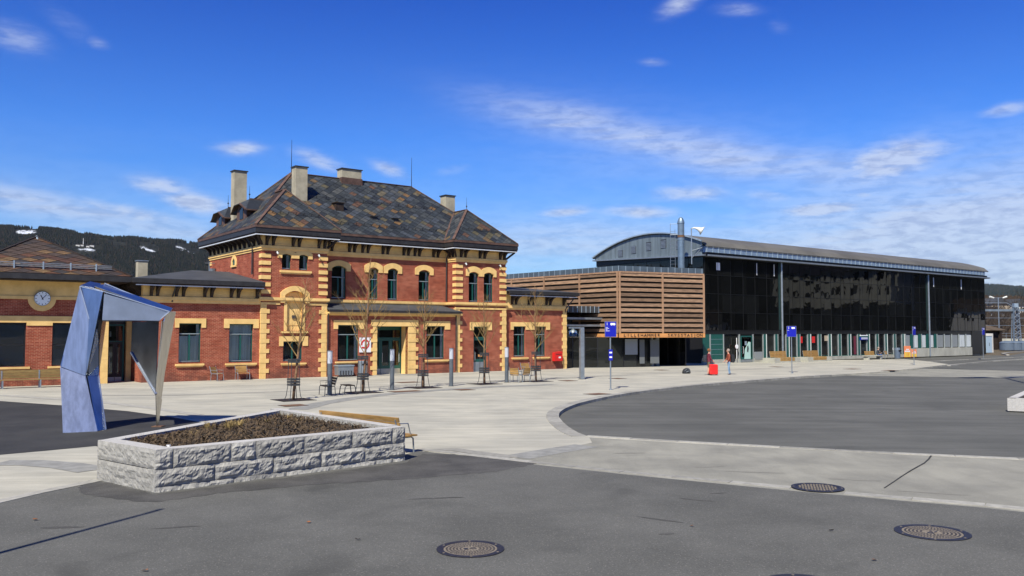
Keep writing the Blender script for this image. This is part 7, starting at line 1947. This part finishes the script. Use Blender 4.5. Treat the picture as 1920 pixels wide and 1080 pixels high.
dl = thing('street_lamp', 'tall double-headed street lamp behind the railway beam at the far right', 'street lamp', (dp(1874, 640, 170).x, 170, 0))
m2 = MB(); m2.tube([(0, 0, 0), (0, 0, 9.9)], .10, 6); m2.tube([(-1.0, 0, 9.9), (1.0, 0, 9.9)], .05, 5); m2.build('pole', 'galvanised', dl)
for s_ in (-1, 1): m2 = MB(); m2.tube([(s_ * .85, 0, 9.85), (s_ * 1.7, 0, 10.1)], [.14, .2], 6); m2.build('lamp_head', 'white_horn', dl)
def far_house(x, D, wd, ht, z0, wallm, roofm, label, rz=.2):
    p = dp(x, 624, D); h_ = thing('house', label, 'house', (p.x, p.y, z0), rz, 'far houses on the right slope')
    m2 = MB(); m2.box(-wd / 2, wd / 2, 0, 8, -4, ht); m2.build('wall', wallm, h_)
    m2 = MB(); m2.prism([(-wd / 2 - .4, ht), (wd / 2 + .4, ht), (0, ht + wd * .3)], -.5, 8.5, 'xz'); m2.build('roof', roofm, h_)
    for i in range(2):
        for j in range(2): m2 = MB(); m2.box(-wd * .3 + i * wd * .4, -wd * .3 + i * wd * .4 + 1.2, -.05, .0, ht * .15 + j * ht * .45, ht * .15 + j * ht * .45 + 1.3); m2.build('window', 'black_glass', h_)
far_house(1868, 300, 7, 6, 4, 'white_wall', 'dark_wood', 'white far house left of the pale tall one'); far_house(1878, 330, 8, 9, 5, 'cream_wall', 'roof_felt', 'tall cream far house with a dark roof'); far_house(1893, 320, 9, 6, 3, 'concrete_wall', 'dark_wood', 'low grey far house near the lattice mast'); far_house(1860, 420, 9, 6, 10, 'cream_wall', 'dark_wood', 'small cream far house nearest the black building'); far_house(1915, 380, 10, 6, 9, 'white_wall', 'roof_felt', 'far house beyond the lattice mast')
hill_near = hills('hill', 26, 40, 160, 260, 900, 16, scale=.62, material='brown_hill', seed=9.0, foot=-2)
forest('birch_wood', hill_near, 5200, 27.5, 33, 300, 900, 5, 10, .36, 'birch_wood', 12)
random.seed(31)
tl = ['bare brown tree close to the black building\'s right edge', 'bare brown tree between the black building and the far houses', 'bare tree in front of the white far house', 'bare tree behind the double street lamp', 'bare tree left of the lattice mast', 'bare tree right behind the lattice mast', 'bare tree at the very right edge, tallest', 'bare tree low behind the shed roof', 'bare brown tree between shed and mast', 'bare tree behind the waste containers']
for i, (x, D, H) in enumerate(((1850, 210, 11), (1857, 240, 13), (1866, 230, 10), (1877, 260, 12), (1888, 220, 10), (1899, 250, 14), (1915, 230, 15), (1853, 190, 7), (1883, 200, 8), (1908, 205, 8))):
    p = dp(x, 624, D); t_ = thing('bare_tree', tl[i], 'tree', (p.x, p.y, 0), random.uniform(0, 6), 'bare trees beyond the black building')
    mb = MB(); mb.tube([(0, 0, 0), (.2, .1, H * .5), (.1, 0, H * .95)], [.22, .14, .03], 6); mb.build('trunk', 'grey_bark', t_)
    mb = MB()
    for k in range(16):
        a = random.uniform(0, 6.28); z = H * random.uniform(.25, .85); rnd_branch(mb, Vector((.1, 0, z)), Vector((math.cos(a), math.sin(a), .8)), (H - z) * .6 + 1, .07, 2, None)
    mb.build('crown', 'grey_bark', t_)

from mathutils.bvhtree import BVHTree
bv_ = BVHTree.FromPolygons([v.co for v in hill_west.data.vertices], [p.vertices[:] for p in hill_west.data.polygons])
def hill_hit(x, y):
    d = dp(x, y, 1.0) - CAM; h_ = bv_.ray_cast(CAM, d.normalized()); return h_[0]
for i, (x, y, w_, l) in enumerate(((146, 461, 10, 'white far farmhouse at the left of the hillside clearing'), (153, 461, 10, 'small white far house at the foot of the hillside mast'), (172, 462, 12, 'small white far house right of the hillside mast'), (165, 463, 8, 'tiny far house between the mast and the right-hand house'))):
    p = hill_hit(x, y)
    if p:
        h_ = thing('far_house', l, 'house', p, R(20), 'white houses in the hillside clearing'); m2 = MB(); m2.box(-w_ / 2, w_ / 2, -4, 4, -8, 3); m2.build('wall', 'white_wall', h_); m2 = MB(); m2.prism([(-w_ / 2 - 1, 3), (w_ / 2 + 1, 3), (0, 6)], -4.5, 4.5, 'xz'); m2.build('roof', 'dark_wood', h_)
p = hill_hit(156, 460)
if p:
    t_ = thing('radio_mast', 'thin white mast standing on the hillside clearing at the left', 'mast', p); MB().tube([(0, 0, -4), (0, 0, 20)], [.9, .5], 6).build('mast', 'white_print', t_)

# apartment blocks outside the frame on the right, seen only as reflections in the black glass
def block(cx, cy, rz, wd, dp_, ht, wallm, label):
    b = thing('apartment_block', label, 'building', (cx, cy, 0), rz, 'buildings outside the frame mirrored in the black glass')
    m2 = MB(); m2.box(-wd / 2, wd / 2, 0, dp_, -1, ht); m2.build('wall', wallm, b)
    m2 = MB(); m2.prism([(-.8, ht), (dp_ + .8, ht), (dp_ / 2, ht + 3.2)], -wd / 2 - .6, wd / 2 + .6, 'yz'); m2.build('roof', 'gutter_metal', b)
    n = int(wd / 3.2)
    for i in range(n):
        for j in range(int(ht / 3)):
            x = -wd / 2 + 1.2 + i * 3.2; m2 = MB(); m2.box(x, x + 1.4, -.05, 0, 1 + j * 3, 2.5 + j * 3); m2.build('window', 'black_glass', b)
    return b
b1_ = block(128, 104, R(-62), 26, 12, 6, 'concrete_wall', 'grey apartment block on the slope beyond the right edge, mirrored in the black glass')
b1_.location.z = 10.0
for i, (x, y, z, wm, l) in enumerate(((118, 78, 3.0, 'white_wall', 'added white house outside the frame, lowest on the mirrored slope'), (131, 66, 3.5, 'cream_wall', 'added cream house outside the frame beside the lowest white one'), (112, 128, 4.5, 'white_wall', 'added white house outside the frame behind the mirrored apartment block'), (150, 40, 5.0, 'white_wall', 'added white house outside the frame furthest down the mirrored slope'))):  # unseen houses added as pale spots for the glass to mirror
    h_ = thing('house', l, 'house', (x, y, z), R(-70), 'buildings outside the frame mirrored in the black glass'); m2 = MB(); m2.box(-3.5, 3.5, 0, 6, -4, 2.8); m2.build('wall', wm, h_); m2 = MB(); m2.prism([(-.5, 2.8), (6.5, 2.8), (3, 5)], -3.9, 3.9, 'yz'); m2.build('roof', 'dark_wood', h_)
    for k in range(2): m2 = MB(); m2.box(-2.4 + k * 3, -1.3 + k * 3, -.05, 0, .8, 2.0); m2.build('window', 'black_glass', h_)
# thin air between here and the far hills
mb = MB(); mb.box(-6200, 6200, -300, 6900, -1.6, 640); hz = mb.build('haze', 'haze_air'); hz['kind'] = 'stuff'
